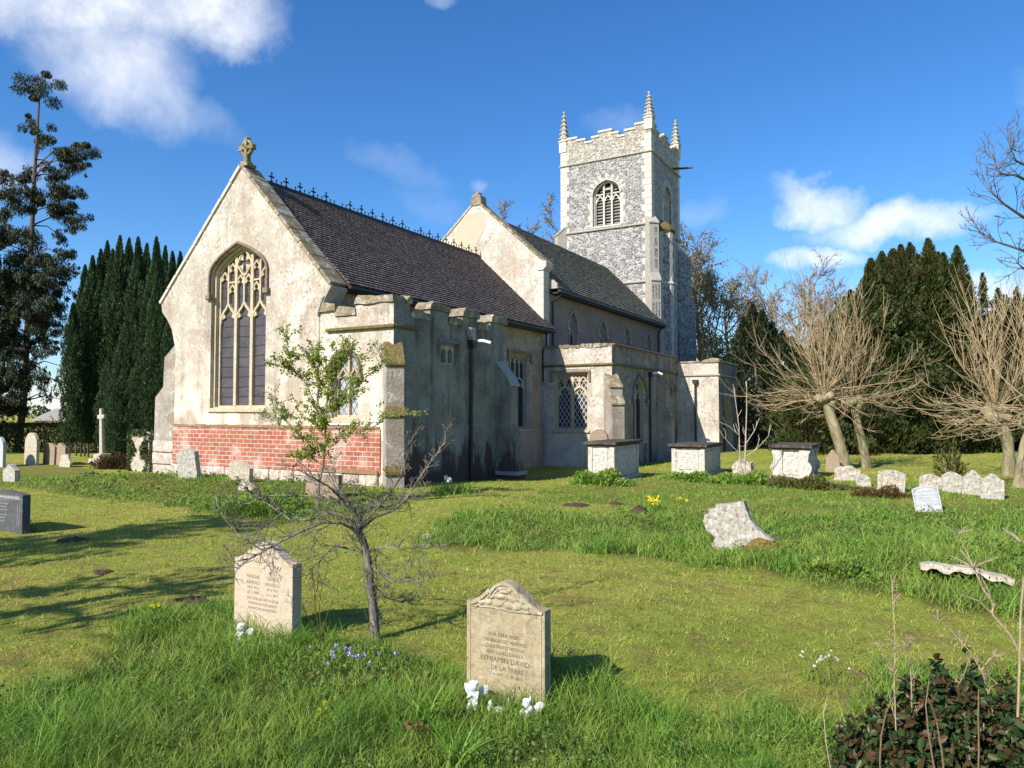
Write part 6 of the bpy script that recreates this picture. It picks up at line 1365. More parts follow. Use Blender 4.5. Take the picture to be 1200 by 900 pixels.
far = dict(seg=[6, 6, 5, 4], k=[6, 4, 3, 3], wob=[.03, .14, .2, .22], up=[.05, .08, .05, .03], n=[15, 9, 7], f0=[.30, .2, .15], ang=[48, 42, 40], len=[.50, .52, .48], rmin=.022)
far['n'] = [17, 11, 9, 0]
slim = dict(far); slim['len'] = [.27, .5, .46]; slim['ang'] = [38, 40, 40]
def bare(label, px, pbase, ptop, depth, seed, mat='bark_far', leafmat=None, nl=0, cfg=far, r=.35, name='bare_tree', thin=1.0):
    rng = random.Random(seed); b = D(px, pbase, depth); b[2] = -.5; tp = D(px, ptop, depth); H_ = tp[2]-b[2]; t = empty(name, b, label, 'tree'); m = MB(); c2 = dict(cfg); c2['rmin'] = cfg['rmin']*thin*depth/60
    branch_tree(m, b, (0, 0, 1), H_*.80, r, 0, rng, c2); o = m.build('trunk', mat, t, recalc=False)
    if leafmat:
        V = np.array([v.co[:] for v in o.data.vertices]); rs2 = np.random.RandomState(seed); i = rs2.randint(len(V)//8, len(V), nl); C_ = V[i]+rs2.normal(0, .25, (nl, 3)); leaves('crown', C_, unit(rs2, nl), .20*rs2.uniform(.6, 1.3, nl), .10, leafmat, t, rs2)
    return t
bare('leafless tree showing above the nave roof beside the tower, rightmost of the pair', 641, 520, 214, 78, 3, r=.28, cfg=slim, leafmat='rust', nl=2500)
bare('leafless tree showing above the nave roof, left of its neighbour by the tower', 614, 520, 218, 82, 5, r=.26, cfg=slim)
bare('bare tree with a haze of olive spring leaves right of the tower', 826, 540, 262, 62, 12, leafmat='olive', nl=5200, r=.30)
bare('second bare tree with olive spring leaves, low behind the porch corner', 856, 540, 312, 66, 15, leafmat='olive', nl=4200, r=.28)
bare('thin leafless tree beyond the evergreens left of the pollards', 905, 540, 300, 72, 18, thin=.8, r=.25)
bare('thin leafless tree behind the twin pollards showing against sky', 955, 540, 305, 70, 19, thin=.8, r=.25)
bare('thin leafless tree between the porch evergreens and the tall pollard shoots', 932, 540, 325, 76, 23, thin=.8, r=.25)
bare('scrubby brown leafless bush against the back of the yew on the right', 1130, 545, 420, 43, 33, r=.12, thin=.7, mat='bark_tan')
# pollards
def pollard(label, trunk_px, depth, nshoot, Ls, seed, tr=(.30, .20), low=True):
    rng = random.Random(seed); tp = [Vector(D(px, py, depth)) for px, py in trunk_px]; t = empty('pollarded_tree', tp[0], label, 'tree', 'pollarded lime trees on the right'); m = MB(); m.tube([tp[0]-Vector((0, 0, .4))]+tp, [tr[0]*1.25]+list(np.linspace(tr[0], tr[1], len(tp))), 10); hd_ = tp[-1]
    for i in range(9): a = i*.8; q = hd_+Vector((math.cos(a)*.22, math.sin(a)*.22, rng.uniform(-.15, .2))); m.lathe(q-Vector((0, 0, .16)), [(.05, 0), (.16, .08), (.17, .2), (.05, .32)], 7)
    o = m.build('trunk', 'bark_pol', t, smooth=True); roughen(o, .03, 2, .12)
    m = MB()
    for i in range(nshoot):
        a = rng.uniform(0, 2*pi); el = R(rng.choice([rng.uniform(-18, 18), rng.uniform(0, 50), rng.uniform(10, 60), rng.uniform(35, 88), rng.uniform(50, 88)])); L_ = Ls*rng.uniform(.55, 1.05)*(.62+.48*max(0, min(1, el/1.2)))
        d = Vector((math.cos(a)*math.cos(el), math.sin(a)*math.cos(el), math.sin(el))); p = hd_+d*.2+Vector((0, 0, rng.uniform(-.2, .3))); pts = [p]; n = 8
        for s_ in range(n):
            f = s_/n; d = (d+Vector((0, 0, (.09 if el > .6 else (.26*(f-.45)))))+Vector((rng.gauss(0, 1), rng.gauss(0, 1), rng.gauss(0, 1)))*.085).normalized(); pts.append(pts[-1]+d*L_/n)
        r0 = rng.uniform(.009, .020); m.tube(pts, [max(.0045, r0*(1-f/n*.8)) for f in range(n+1)], 4, cap=False)
        for s_ in range(rng.randint(8, 14)):
            j = rng.randint(2, n-1); tdir = (pts[j+1]-pts[j]).normalized(); dd = (tdir+Vector((rng.gauss(0, 1), rng.gauss(0, 1), rng.gauss(0, 1)))*.45+Vector((0, 0, .2))).normalized(); l2 = L_*rng.uniform(.12, .4)
            q0 = pts[j]; q1 = q0+dd*l2*.5; q2 = q1+(dd+Vector((0, 0, .25))).normalized()*l2*.5; m.tube([q0, q1, q2], [.0065, .005, .004], 3, cap=False)
    m.build('shoots', 'bark_tan', t, recalc=False); return t
pollard('left of the twin pollards, its leaning trunk springing tan whip shoots behind the ornate tomb', [(990, 551), (985, 525), (976, 495), (967, 468)], 25.4, 54, 4.2, 1, (.215, .15))
pollard('right and slimmer of the twin pollards leaning over the lichened stones', [(1016, 551), (1012, 525), (1005, 497), (1000, 474)], 26.2, 40, 4.0, 2, (.165, .125))
pollard('crooked-trunked pollard behind the row of three headstones', [(1181, 562), (1183, 540), (1180, 515), (1172, 496), (1166, 484)], 22.0, 54, 3.6, 3, (.19, .13))
pollard('pollard cut by the picture edge with a pale thick trunk', [(1196, 577), (1200, 545), (1206, 515), (1212, 492)], 18.6, 44, 3.6, 4, (.21, .15))
# overhanging bare limbs of a tree standing outside the picture on the right
rng = random.Random(40); b = D(1330, 560, 15); t = empty('bare_tree', (b[0], b[1], -.2), 'bare tree reaching in from the right edge with fine twigs against the sky', 'tree'); m = MB(); dz = 15
m.tube([(b[0], b[1], -.4), D(1335, 420, dz), D(1330, 300, dz), D(1325, 150, dz)], [.28, .22, .15, .05], 8)
cf_ = dict(seg=[5, 4], k=[4, 3], wob=[.14, .2], up=[.06, .05], n=[4, 0], f0=[.3, .2], ang=[40, 40], len=[.45, .4], rmin=.006)
for pl in ([(1330, 340), (1260, 325), (1220, 303), (1195, 292), (1170, 284), (1155, 278), (1148, 270)], [(1330, 310), (1250, 290), (1200, 255), (1178, 240), (1165, 228), (1158, 218)], [(1328, 270), (1260, 240), (1210, 215), (1190, 205), (1172, 204), (1166, 192), (1165, 183)], [(1326, 230), (1260, 205), (1215, 200), (1190, 188), (1185, 175), (1189, 165)], [(1330, 360), (1260, 345), (1200, 315), (1192, 308)]):
    pts = [Vector(D(px, py, dz+.25*math.sin(i*1.3))) for i, (px, py) in enumerate(pl)]; m.tube(pts, list(np.linspace(.045, .007, len(pts))), 5, cap=False)
    for i in range(1, len(pts)):
        for _ in range(4): f = rng.random(); q = pts[i-1].lerp(pts[i], f); tt = (pts[i]-pts[i-1]).normalized(); branch_tree(m, q, (tt+Vector((rng.gauss(0, .5), rng.gauss(0, .5), rng.gauss(.3, .5)))), .45+.3*rng.random(), .009, 0, rng, cf_)
cf3 = dict(seg=[6, 5, 4], k=[6, 4, 3], wob=[.1, .16, .2], up=[.08, .08, .05], n=[7, 6, 0], f0=[.25, .2, .2], ang=[45, 42, 40], len=[.5, .45, .4], rmin=.008)
for i in range(15):
    a = i*2.4; z_ = 2.6+i*.33; branch_tree(m, (b[0], b[1], z_), (math.cos(a), math.sin(a), .55+.05*i), 1.5-.05*i, .06-.002*i, 0, rng, cf3)
m.build('limbs', 'bark_grey', t, recalc=False)
# evergreen standing outside the picture on the left: it throws the dappled shade on the lawn
rs = np.random.RandomState(77)
tb = (-13.2, -3.0); cl = []
for i in range(30): a = rs.uniform(0, 2*pi); rr = rs.uniform(.3, 2.6); z = rs.uniform(2.6, 8.5); cl.append((np.array([tb[0]+math.cos(a)*rr*(1.1-z/12), tb[1]+math.sin(a)*rr*(1.1-z/12), z]), .75, .45))
clump_tree('conifer_tree', 'conifer outside the picture on the left whose shade dapples the lawn', (tb[0], tb[1], 0), [(tb[0], tb[1], -.2), (tb[0]+.1, tb[1], 5), (tb[0], tb[1]+.1, 9.5)], cl, 'cypress', 420, .26, .36, rs, droop=.5)
tb = (-8.9, -1.7); cl = []
for i in range(15): a = rs.uniform(0, 2*pi); rr = rs.uniform(.1, 1.0); z = rs.choice([2.6, 3.9, 5.0])+rs.uniform(-.3, .3); cl.append((np.array([tb[0]+math.cos(a)*rr, tb[1]+math.sin(a)*rr, z]), .6, .35))
clump_tree('conifer_tree', 'slim conifer outside the picture on the left shading the near lawn in bands', (tb[0], tb[1], 0), [(tb[0], tb[1], -.2), (tb[0]+.05, tb[1], 3), (tb[0], tb[1]+.05, 5.6)], cl, 'cypress', 420, .2, .36, rs, droop=.5)
# leafy young hawthorn in front of the vestry
def px_tree(mb, polys, depth, jit, r0, rng, tw=None, rs_end=.4):
    allp = []
    for pi_, (pl, ra, rb) in enumerate(polys):
        dj = depth+rng.uniform(-jit, jit) if pi_ else depth; n = len(pl); pts = []
        for i, (px, py) in enumerate(pl): f = i/max(1, n-1); pts.append(Vector(D(px, py, depth+(dj-depth)*f)))
        mb.tube(pts, list(np.linspace(ra, rb, n)), 6, cap=False); allp.append(pts)
        if tw:
            for i in range(1, n):
                for _ in range(tw['n']):
                    q = pts[i-1].lerp(pts[i], rng.random()); tt = (pts[i]-pts[i-1]).normalized(); branch_tree(mb, q, tt+Vector((rng.gauss(0, .6), rng.gauss(0, .6), rng.gauss(tw['up'], .5))), tw['L']*rng.uniform(.5, 1.2), tw['r'], 0, rng, tw['cfg'])
    return allp
rng = random.Random(60); dh = 14.6; b = G(374, 596); t = empty('hawthorn', D(374, 590, dh), 'slender young hawthorn in fresh green leaf before the vestry window', 'tree')
cfh = dict(seg=[4, 3], k=[4, 3], wob=[.2, .25], up=[.08, .05], n=[3, 0], f0=[.3, .2], ang=[45, 40], len=[.5, .4], rmin=.005)
m = MB(); hp = [([(372, 598), (374, 566), (379, 545), (381, 522), (381, 490), (384, 463), (387, 439), (396, 420), (405, 404)], .026, .007), ([(378, 505), (370, 478), (360, 451), (346, 436), (338, 415), (336, 397)], .012, .005), ([(353, 440), (338, 432), (319, 427)], .012, .006), ([(386, 445), (376, 425), (358, 413), (348, 420)], .011, .005), ([(379, 510), (366, 492), (341, 488), (326, 490), (312, 494)], .012, .005), ([(376, 535), (366, 520), (353, 512), (338, 498), (326, 480), (323, 466)], .012, .005), ([(386, 480), (400, 462), (417, 449), (432, 440), (446, 431), (448, 412)], .014, .005), ([(381, 522), (396, 512), (417, 507), (436, 502), (451, 490), (466, 487), (476, 485)], .014, .005), ([(384, 470), (392, 440), (398, 425), (415, 412), (424, 420)], .011, .005), ([(378, 545), (362, 535), (350, 540), (344, 548)], .012, .006), ([(383, 500), (372, 470), (374, 445), (368, 425), (366, 410)], .011, .005), ([(382, 480), (396, 476), (410, 470), (416, 458)], .012, .006)]
px_tree(m, hp, dh, .5, .04, rng, dict(n=4, L=.34, r=.009, up=.3, cfg=cfh)); o = m.build('trunk', 'bark_small', t, recalc=False)
V = np.array([v.co[:] for v in o.data.vertices])-np.array(o.location)*0; V = V[V[:, 2] > 0.9]; rs = np.random.RandomState(61); i = rs.randint(0, len(V), 10000)
wgt = rs.uniform(0, 1, len(i)) < np.clip(.35+.65*np.exp(-((V[i][:, 0]-np.median(V[:, 0]))/.55)**2), 0, 1); i = i[wgt]; n = len(i)
leaves('crown', V[i]+rs.normal(0, .028, (n, 3)), unit(rs, n)+np.array([0, 0, .2]), .052*rs.uniform(.6, 1.3, n), .036, 'hawleaf', t, rs, oval=True)
# small crooked bare tree in the foreground
rng = random.Random(70); dbt = 6.05; t = empty('small_bare_tree', D(440, 751, dbt), 'small crooked leafless tree with arching twigs beside the beige headstone', 'tree'); m = MB()
cfb = dict(seg=[4, 3, 2], k=[4, 3, 3], wob=[.18, .25, .25], up=[.03, .08, .05], n=[3, 2, 0], f0=[.25, .2, .2], ang=[42, 45, 40], len=[.5, .5, .4], rmin=.0018)
bp_ = [([(441, 758), (440, 745), (438, 720), (436, 702), (433, 680), (432, 664), (429, 645), (426, 634), (421, 624)], .042, .026), ([(428, 640), (414, 620), (401, 613), (379, 612), (352, 623), (323, 638), (305, 648), (290, 657), (277, 668)], .016, .004), ([(426, 634), (412, 612), (397, 602), (383, 602), (363, 609), (341, 610), (319, 594), (303, 583), (288, 572)], .015, .004), ([(422, 626), (420, 610), (416, 597), (405, 589), (379, 582), (345, 581), (310, 581), (292, 590)], .014, .004), ([(421, 620), (424, 600), (432, 593), (457, 593), (474, 586), (500, 583)], .012, .004), ([(420, 622), (440, 606), (462, 598), (476, 585), (487, 567), (502, 545), (516, 526), (523, 514)], .012, .004), ([(421, 618), (436, 602), (455, 580), (468, 562), (474, 545), (480, 514)], .010, .004), ([(432, 660), (445, 672), (457, 680), (474, 680), (492, 682), (512, 676)], .009, .003), ([(432, 644), (450, 641), (468, 644), (497, 638), (515, 640)], .009, .003), ([(430, 648), (408, 643), (394, 638), (380, 650), (374, 660), (372, 690)], .010, .003), ([(390, 613), (368, 625), (366, 655), (365, 692)], .005, .002), ([(424, 630), (410, 600), (400, 580), (392, 560), (386, 545)], .009, .003), ([(405, 590), (385, 570), (368, 560), (352, 552)], .008, .003), ([(330, 602), (312, 615), (296, 630), (284, 640)], .006, .0025), ([(319, 638), (300, 640), (280, 628), (262, 606), (254, 590)], .007, .003), ([(433, 680), (452, 700), (470, 706), (488, 702)], .006, .0025), ([(438, 725), (441, 700), (442, 680), (440, 655)], .005, .002)]
px_tree(m, bp_, dbt, .55, .03, rng, dict(n=4, L=.22, r=.0042, up=.3, cfg=cfb)); o = m.build('trunk', 'bark_small', t, recalc=False, smooth=True)
V = np.array([v.co[:] for v in o.data.vertices]); V = V[V[:, 2] > 1.0]; rs = np.random.RandomState(71); i = rs.randint(0, len(V), 240); leaves('foliage', V[i], unit(rs, 240)*.6+np.array([0, 0, 1]), .035*rs.uniform(.6, 1.3, 240), .010, 'rust', t, rs)
# white-stemmed sapling by the porch
rng = random.Random(80); ds_ = 20.5; t = empty('sapling', D(873, 564, ds_), 'pale forked bare sapling in front of the porch doorway', 'tree'); m = MB()
cfs = dict(seg=[3], k=[4], wob=[.15], up=[.1], n=[0], f0=[.2], ang=[40], len=[.4], rmin=.008)
px_tree(m, [([(873, 565), (873, 540), (874, 510), (875, 480), (875, 447)], .030, .008), ([(872, 564), (867, 540), (866, 500), (862, 470), (859, 450)], .018, .007), ([(873, 537), (860, 525), (848, 512), (838, 496), (834, 474)], .011, .005), ([(874, 535), (888, 525), (900, 512), (904, 498)], .013, .006), ([(874, 520), (884, 505), (890, 490)], .014, .008), ([(866, 510), (855, 500), (842, 494), (830, 492)], .012, .008)], ds_, .25, .04, rng, dict(n=1, L=.35, r=.011, up=.6, cfg=cfs)); m.build('trunk', 'bark_pale', t, recalc=False, smooth=True)
# bramble thicket bottom right
rs = np.random.RandomState(90); rng = random.Random(91); bb = D(1132, 905, 3.55); bz = float(gz(bb[0], bb[1])); t = empty('bramble_bush', (bb[0], bb[1], bz), 'dark bramble thicket with purple-tinged leaves in the near right corner', 'shrub'); rt = np.array([math.cos(YAW), math.sin(YAW), 0]); fw = np.array([-math.sin(YAW), math.cos(YAW), 0])
n = 4600; u = rs.uniform(-1, 1, n); v = rs.uniform(-1, 1, n); ok = u*u+v*v < 1; u, v = u[ok], v[ok]; top_ = (.50+.10*np.sin(u*5+1)+.10*np.sin(u*11+v*7)+.08*np.sin(u*23-v*13))*(1-.75*np.abs(u)**2.6)*(1-.4*v*v); zz = top_*rs.uniform(.25, 1.04, len(u))**.55
C_ = np.array([bb[0], bb[1], bz-.03])+rt*u[:, None]*.60+fw*(v[:, None]*.55)+np.array([0, 0, 1])*zz[:, None]
C3 = np.repeat(C_, 3, axis=0)+rs.normal(0, .014, (len(C_)*3, 3)); dd = np.repeat(unit(rs, len(C_))*.8+np.array([0, 0, .35])-fw*.3, 3, axis=0)+rs.normal(0, .45, (len(C3), 3)); lv = .044*rs.uniform(.5, 1.4, len(C3)); leaves('foliage', C3, dd, lv, lv*.62, 'bramble', t, rs, kink=.16, oval=True)
m = MB()
for i in range(26):
    p = Vector(bb)+Vector(rt)*rng.uniform(-.6, .6)+Vector(fw)*rng.uniform(-.4, .4); p.z = bz; d = Vector((rng.gauss(0, .3), rng.gauss(0, .3), 1)).normalized(); pts = [p]
    for s_ in range(6): d = (d+Vector((rng.gauss(0, .12), rng.gauss(0, .12), -.06*s_))).normalized(); pts.append(pts[-1]+d*.12)
    m.tube(pts, list(np.linspace(.005, .0022, 7)), 4, cap=False)
m.build('stems', 'redtwig', t, recalc=False)
def stems(name, label, cat, polys, depth, mat, jit=.1, heads=None, seed=1, base=None, tw=None):
    rng = random.Random(seed); q = D(*polys[0][0][0], depth); t = empty(name, q if base is None else base, label, cat); m = MB(); px_tree(m, polys, depth, jit, .01, rng, tw); m.build('stem', mat, t, recalc=False, smooth=True)
    if heads:
        m = MB()
        for (px, py, nr, L_) in heads:
            c = Vector(D(px, py, depth))
            for i in range(nr): a = 2*pi*i/nr; e = c+Vector((math.cos(a)*L_, math.sin(a)*L_, L_*rng.uniform(.3, .8))); m.tube([c, c.lerp(e, .5)+Vector((0, 0, L_*.06)), e], [.0026, .002, .0016], 4, cap=False)
        h_ = m.build('umbel', mat, t, recalc=False)
    return t
stems('dead_hogweed', 'thick forked dead hogweed stem leaning in from the right edge', 'dead plant', [([(1260, 905), (1232, 830), (1200, 774), (1182, 742), (1162, 719)], .008, .006), ([(1162, 719), (1146, 704), (1125, 697)], .006, .004), ([(1162, 719), (1165, 708), (1152, 690), (1141, 665)], .006, .004), ([(1164, 712), (1158, 692), (1150, 676)], .004, .003), ([(1141, 665), (1132, 645), (1122, 626)], .003, .002)], 3.4, 'deadstem', heads=[(1141, 666, 9, .10), (1122, 627, 7, .06)], seed=3)
stems('dead_hogweed', 'upright pale dead hogweed stem clipped by the right edge, topped by a bare umbel', 'dead plant', [([(1192, 860), (1195, 770), (1196, 720), (1199, 683)], .006, .0045), ([(1199, 683), (1204, 660), (1201, 637)], .005, .003), ([(1197, 690), (1190, 676), (1183, 669)], .003, .002)], 3.3, 'deadstem', heads=[(1200, 638, 9, .085)], seed=4)
cft = dict(seg=[3, 2], k=[3, 3], wob=[.2, .25], up=[.15, .1], n=[3, 0], f0=[.2, .2], ang=[40, 40], len=[.5, .4], rmin=.0018)
stems('dead_dock', 'dead branching brown dock stalk rising from the bramble edge', 'dead plant', [([(1050, 860), (1048, 800), (1049, 750), (1046, 700), (1044, 672)], .0032, .0018), ([(1049, 790), (1038, 770), (1032, 752)], .003, .002), ([(1049, 775), (1062, 762), (1068, 755)], .003, .002), ([(1069, 850), (1068, 800), (1066, 768), (1058, 755)], .004, .002)], 3.6, 'deadstem', seed=5, tw=dict(n=3, L=.07, r=.0022, up=.5, cfg=cft))
stems('dead_dock', 'thin dead stalk leaning left over the top of the bramble', 'dead plant', [([(1165, 840), (1152, 790), (1138, 765), (1115, 740), (1094, 721)], .004, .0025), ([(1138, 766), (1130, 790), (1122, 805)], .003, .002), ([(1150, 785), (1160, 772), (1175, 765)], .003, .002)], 3.5, 'deadstem', seed=6, tw=dict(n=2, L=.06, r=.002, up=.3, cfg=cft))
stems('dead_dock', 'single bent straw stem standing left of the bramble', 'dead plant', [([(974, 905), (968, 870), (965, 835), (970, 815)], .003, .002)], 3.5, 'deadstem', seed=7)
stems('dead_stalks', 'pale upright stalks hanging by the right side of the beige headstone', 'dead plant', [([(376, 752), (370, 715), (368, 690), (366, 665)], .004, .002), ([(378, 755), (374, 715), (376, 690), (384, 668)], .004, .002), ([(374, 752), (362, 725), (352, 705), (335, 697)], .003, .002), ([(376, 745), (385, 715), (392, 700)], .003, .002)], 5.7, 'olive', seed=8, tw=dict(n=3, L=.06, r=.0018, up=.4, cfg=cft))
# red-tipped shoots beside the vestry corner
# ivy on the headstone by the buttress
b, w, h = IVY_AT; rs = np.random.RandomState(95); n = 2600; a = rs.uniform(-1, 1, n); zz = rs.uniform(0, 1, n); ok = (np.abs(a) > .45+.25*np.sin(zz*9)) | (zz > .86); a, zz = a[ok], zz[ok]; n = len(a)
C_ = np.stack([b.x+a*w*.58, b.y-.03+np.where(np.abs(a) > .8, rs.uniform(-.02, .4, n), rs.normal(-.03, .03, n)), b.z+zz*h*1.05], 1); t = empty('ivy', b, 'ivy clinging round both edges of the plaque-bearing headstone', 'ivy'); leaves('foliage', C_, unit(rs, n)+np.array([0, -.6, -.2]), .08, .07, 'ivyleaf', t, rs, oval=True)
def bushlet(name, label, px, py, rx, hgt, mat, n, ln, wd, seed, cat='shrub', up=.5):
    rs = np.random.RandomState(seed); b = G(px, py); d = unit(rs, n); d[:, 2] = np.abs(d[:, 2]); C_ = np.array(b)+d*np.array([rx, rx*.7, hgt])*(rs.uniform(.2, 1, (n, 1))**.5)*(1+.25*np.sin(d[:, :1]*7)); t = empty(name, b, label, cat); lv = ln*rs.uniform(.6, 1.3, n); leaves('foliage', C_, d+np.array([0, 0, up])+rs.normal(0, .4, (n, 3)), lv, lv*wd, mat, t, rs, oval=True)
    m = MB(); rng = random.Random(seed)
    for i in range(7): a = rng.uniform(0, 2*pi); m.tube([tuple(b), tuple(b+np.array([math.cos(a)*rx*.7, math.sin(a)*rx*.5, hgt*.8]))], [.008, .003], 4)
    m.build('stems', 'bark_small', t); return t
bushlet('low_shrub', 'rusty brown low shrub sprawling at the foot of the stone cross', 135, 549, .95, .55, 'rust', 2600, .12, .25, 101)
bushlet('low_shrub', 'greenish low shrub between the stone cross and the ivy headstone', 133, 535, .6, .75, 'ivyleaf', 1200, .11, .4, 102)
bushlet('weed_clump', 'leafy weeds heaped at the foot of the crumbling chest tomb', 706, 567, .8, .34, 'longgrass', 2600, .09, .5, 103, 'weeds')
bushlet('weed_clump', 'leafy weeds below the front of the clean panelled chest tomb', 812, 563, .8, .22, 'longgrass', 1800, .09, .5, 104, 'weeds')
bushlet('weed_clump', 'yellowing weeds and moss heaped before the ornate chest tomb', 945, 572, 1.0, .30, 'olive', 2600, .08, .5, 105, 'weeds')
bushlet('weed_clump', 'dark green weeds around the base of the pale sapling', 878, 566, .9, .28, 'longgrass', 2000, .09, .5, 106, 'weeds')
bushlet('weed_clump', 'dark weed tuft growing against the left flank of the broken white headstone', 840, 636, .10, .16, 'weedleaf', 220, .05, .5, 107, 'weeds')
bushlet('weed_clump', 'dark nettles in the rank grass right of the broken headstone', 985, 672, .40, .18, 'longgrass', 1300, .05, .5, 108, 'weeds')
bushlet('weed_clump', 'brown and green weeds between the twin pollards and squarish headstone', 1035, 582, .7, .22, 'rust', 1300, .07, .4, 109, 'weeds')
bushlet('weed_clump', 'tall pale green shoots sprouting before the shaggy hedge', 1115, 560, .5, 1.0, 'olive', 420, .16, .18, 110, 'weeds')
bushlet('weed_clump', 'dark rank weeds below the slumped headstone near the bare tree', 300, 600, 1.2, .30, 'longgrass', 2600, .09, .3, 111, 'weeds')
bushlet('low_shrub', 'rusty twiggy plant by the tilted headstone against the brick', 262, 560, .35, .45, 'rust', 420, .06, .4, 112)
# flowers
M['petal_y'] = m_leaf('yellow_petal', [(0.75, 0.60, 0.02), (0.80, 0.68, 0.05)], .3, .5); M['petal_w'] = m_leaf('white_petal', [(0.8, 0.8, 0.72), (0.75, 0.75, 0.6)], .3, .5); M['petal_v'] = m_leaf('violet_petal', [(0.16, 0.12, 0.50), (0.35, 0.35, 0.75), (0.75, 0.75, 0.85), (0.22, 0.16, 0.55)], .3, .5)
def flowers(name, label, px, py, n, spread, hgt, petal, size, seed, nleaf=60, cat='flowers', leafmat='longgrass'):
    rs = np.random.RandomState(seed); b = G(px, py); t = empty(name, b, label, cat); C_ = []; D_ = []; m = MB()
    for i in range(n):
        p = np.array(b)+np.array([rs.normal(0, spread), rs.normal(0, spread*.7), 0]); hh = hgt*rs.uniform(.7, 1.1); tp = p+np.array([rs.normal(0, .03), rs.normal(0, .03), hh]); m.tube([p, (p+tp)/2+rs.normal(0, .01, 3), tp], [.003, .003, .002], 4, cap=False)
        f = np.array([rs.normal(0, .4), -1, .3+rs.normal(0, .3)]); f /= np.linalg.norm(f); s1 = np.cross(f, [0, 0, 1]); s1 /= np.linalg.norm(s1); s2 = np.cross(f, s1)
        for k in range(6): a = k*pi/3; dd = s1*math.cos(a)+s2*math.sin(a); C_.append(tp+dd*size*.5); D_.append(dd+f*.2)
        for k in range(4): C_.append(tp+f*size*.3); D_.append(f+.3*rs.normal(0, 1, 3))
    n2 = len(C_); leaves('petals', np.array(C_), np.array(D_), size, size*.6, petal, t, rs); m.build('stalks', leafmat, t, recalc=False)
    x = b[0]+rs.normal(0, spread*1.2, nleaf); y = b[1]+rs.normal(0, spread*.8, nleaf); o = blades('leaves', x, y, np.full(nleaf, b[2]), hgt*rs.uniform(.6, 1.0, nleaf), np.full(nleaf, max(.008, size*.25)), .2+.4*rs.uniform(0, 1, nleaf), rs, leafmat, 3); adopt(o, t); return t
flowers('daffodils', 'clump of bright yellow daffodils beside the brown molehill', 765, 599, 6, .13, .26, 'petal_y', .075, 201, 70)
flowers('daffodils', 'few tiny yellow flowers in grass right of the daffodil clump', 800, 592, 4, .12, .14, 'petal_y', .04, 202, 20)
flowers('daffodils', 'clump of pale narcissi with upright leaves against the vestry wall', 527, 578, 7, .28, .34, 'petal_w', .07, 203, 220)
flowers('pansies', 'violet and white pansies planted between the two near headstones', 404, 780, 16, .14, .09, 'petal_v', .022, 204, 40)
flowers('primula', 'small yellow flower low in the near grass', 389, 842, 3, .03, .07, 'petal_y', .028, 205, 20)
flowers('daffodils', 'single yellow daffodil in a leafy tuft left of the beige headstone', 183, 727, 1, .02, .20, 'petal_y', .05, 206, 160)
flowers('cow_parsley', 'white cow parsley flowering in the lawn left of the bramble', 968, 800, 16, .09, .20, 'petal_w', .012, 207, 20)
flowers('cow_parsley', 'pale cow parsley heads in the rank grass behind the broken headstone', 1020, 628, 10, .35, .28, 'olive', .03, 208, 20)
def tuft(label, px, py, n, spread, hgt, w, seed, mat='longgrass', name='grass_tuft', cat='grass tuft'):
    rs = np.random.RandomState(seed); b = G(px, py); x = b[0]+rs.normal(0, spread, n); y = b[1]+rs.normal(0, spread, n); o = blades(name, x-b[0], y-b[1], np.zeros(n), hgt*rs.uniform(.5, 1.1, n), np.full(n, w), .4+.8*rs.uniform(0, 1, n), rs, mat, 4); o.location = b; tag(o, label, cat); return o
tuft('broad-leaved clump of bright green blades left of the sandstone headstone', 495, 850, 70, .05, .30, .011, 301); tuft('arching broad green leaves at the bottom edge below the sandstone headstone', 540, 900, 60, .06, .28, .011, 302); tuft('daffodil leaves in a dense dark tuft behind the beige headstone corner', 190, 735, 160, .10, .24, .009, 303)
tuft('coarse grass tuft growing against the right edge of the sandstone headstone', 648, 826, 120, .05, .20, .005, 304); tuft('coarse grass tuft growing up the right foot of the beige headstone', 345, 762, 150, .06, .24, .005, 305); tuft('grass tuft at the right foot of the slate headstone', 38, 622, 120, .09, .22, .007, 306)
tuft('bright long grass tuft at the near left side of the bramble', 935, 880, 260, .16, .28, .006, 307)
# distant buildings
def shed(name, label, cat, p0, p1, zb, zw, zrf, dep, wallm, roofm):
    a, c = D(*p0), D(*p1); ux = (c-a); ux[2] = 0; Lw = np.linalg.norm(ux); ux /= Lw; nv = np.array([-ux[1], ux[0], 0]); t = empty(name, (a[0], a[1], zb), label, cat); m = MB(); fr = Fr((a[0], a[1], 0), ux, nv)
    m.rect(fr, 0, Lw, zb, zw, 0, dep); m.build('wall', wallm, t); m = MB(); f2 = Fr((a[0], a[1], 0), nv, ux); m.prism(f2, [(-.4, zw-.1), (dep+.4, zw-.1), (dep/2, zrf)], -.4, Lw+.4); m.build('roof', roofm, t); return t
M['barnroof'] = m_plain('grey_barn_roof', (0.30, 0.27, 0.23), var=.2, sc=.5); M['barnwall'] = m_plain('barn_wall', (0.24, 0.20, 0.15)); M['housewall'] = m_plain('white_house_wall', (0.70, 0.68, 0.63))
shed('barn', 'long low grey-roofed barn seen over the clipped hedge', 'barn', (40, 500, 85), (190, 500, 85), -.6, 1.0, 2.35, 9, 'barnwall', 'barnroof')
shed('house', 'white-walled house glimpsed through the hedge behind the right pollards', 'house', (1080, 500, 62), (1215, 500, 62), -.6, 2.2, 4.4, 8, 'housewall', 'barnroof')
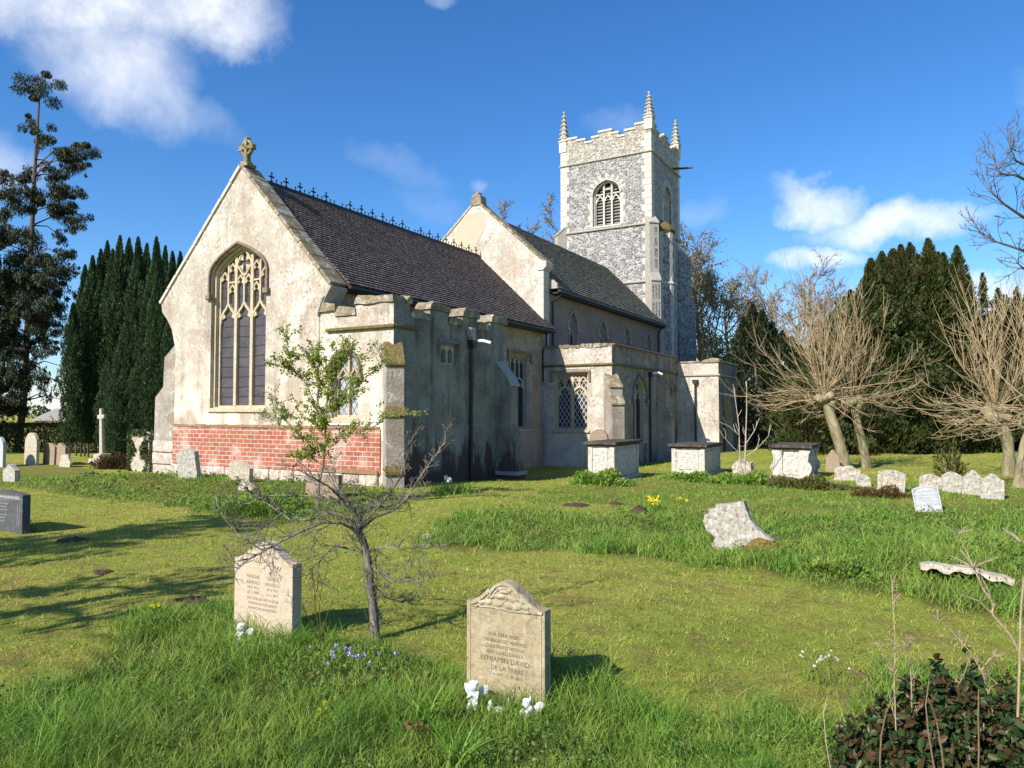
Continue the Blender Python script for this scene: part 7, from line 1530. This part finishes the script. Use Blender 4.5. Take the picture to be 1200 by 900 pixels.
# untidy twiggy hedge beyond the clipped one
m = MB(); rng = random.Random(120); b = D(75, 505, 50); t = empty('twiggy_hedge', (b[0], b[1], -.4), 'untidy straw-coloured twiggy bush behind the clipped hedge', 'shrub')
cfu = dict(seg=[4, 3], k=[3, 3], wob=[.15, .2], up=[.08, .05], n=[4, 0], f0=[.2, .2], ang=[40, 40], len=[.5, .4], rmin=.018)
for i in range(90): q = D(40+rng.random()*75, 505, 50+rng.uniform(-1, 1)); branch_tree(m, (q[0], q[1], -.2), (rng.gauss(0, .3), rng.gauss(0, .3), 1), 1.7*rng.uniform(.6, 1.1), .03, 0, rng, cfu)
m.build('stems', 'bark_tan', t, recalc=False)
# woodland belts closing the horizon
def belt(label, a0, a1, rad, hgt, n, seed, mat='hedge'):
    rs = np.random.RandomState(seed); a = np.radians(rs.uniform(a0, a1, n)); r_ = rad+rs.normal(0, 4, n); zt = hgt*(.6+.25*np.sin(a*37)+.2*np.sin(a*91+1)); z = rs.uniform(0, 1, n)**.7*zt-.4; C_ = np.stack([np.sin(a)*r_, np.cos(a)*r_, z], 1); o = leaves('distant_trees', C_, unit(rs, n)+np.array([0, 0, .6]), 1.1*rs.uniform(.5, 1.3, n), .8, mat, None, rs); tag(o, label, 'trees', kind='stuff')
belt('far belt of trees along the skyline beyond the barn', -95, -48, 240, 6, 5000, 401); belt('far belt of trees along the skyline to the north', -5, 60, 170, 9, 9000, 402, 'cypress')

rs = np.random.RandomState(500); b = G(485, 864); n = 12; t = empty('leaf_heap', b, 'small heap of crumpled brown dead leaves in the near grass left of the sandstone headstone', 'dead leaves')
M['deadleaf'] = m_leaf('dead_leaf', [(0.20, 0.09, 0.035), (0.26, 0.14, 0.065), (0.12, 0.06, 0.03)], .2, .7)
leaves('foliage', np.array(b)+np.stack([rs.normal(0, .05, n), rs.normal(0, .04, n), rs.uniform(.03, .10, n)], 1), unit(rs, n), .042*rs.uniform(.6, 1.2, n), .03, 'deadleaf', t, rs, kink=.3, oval=True)
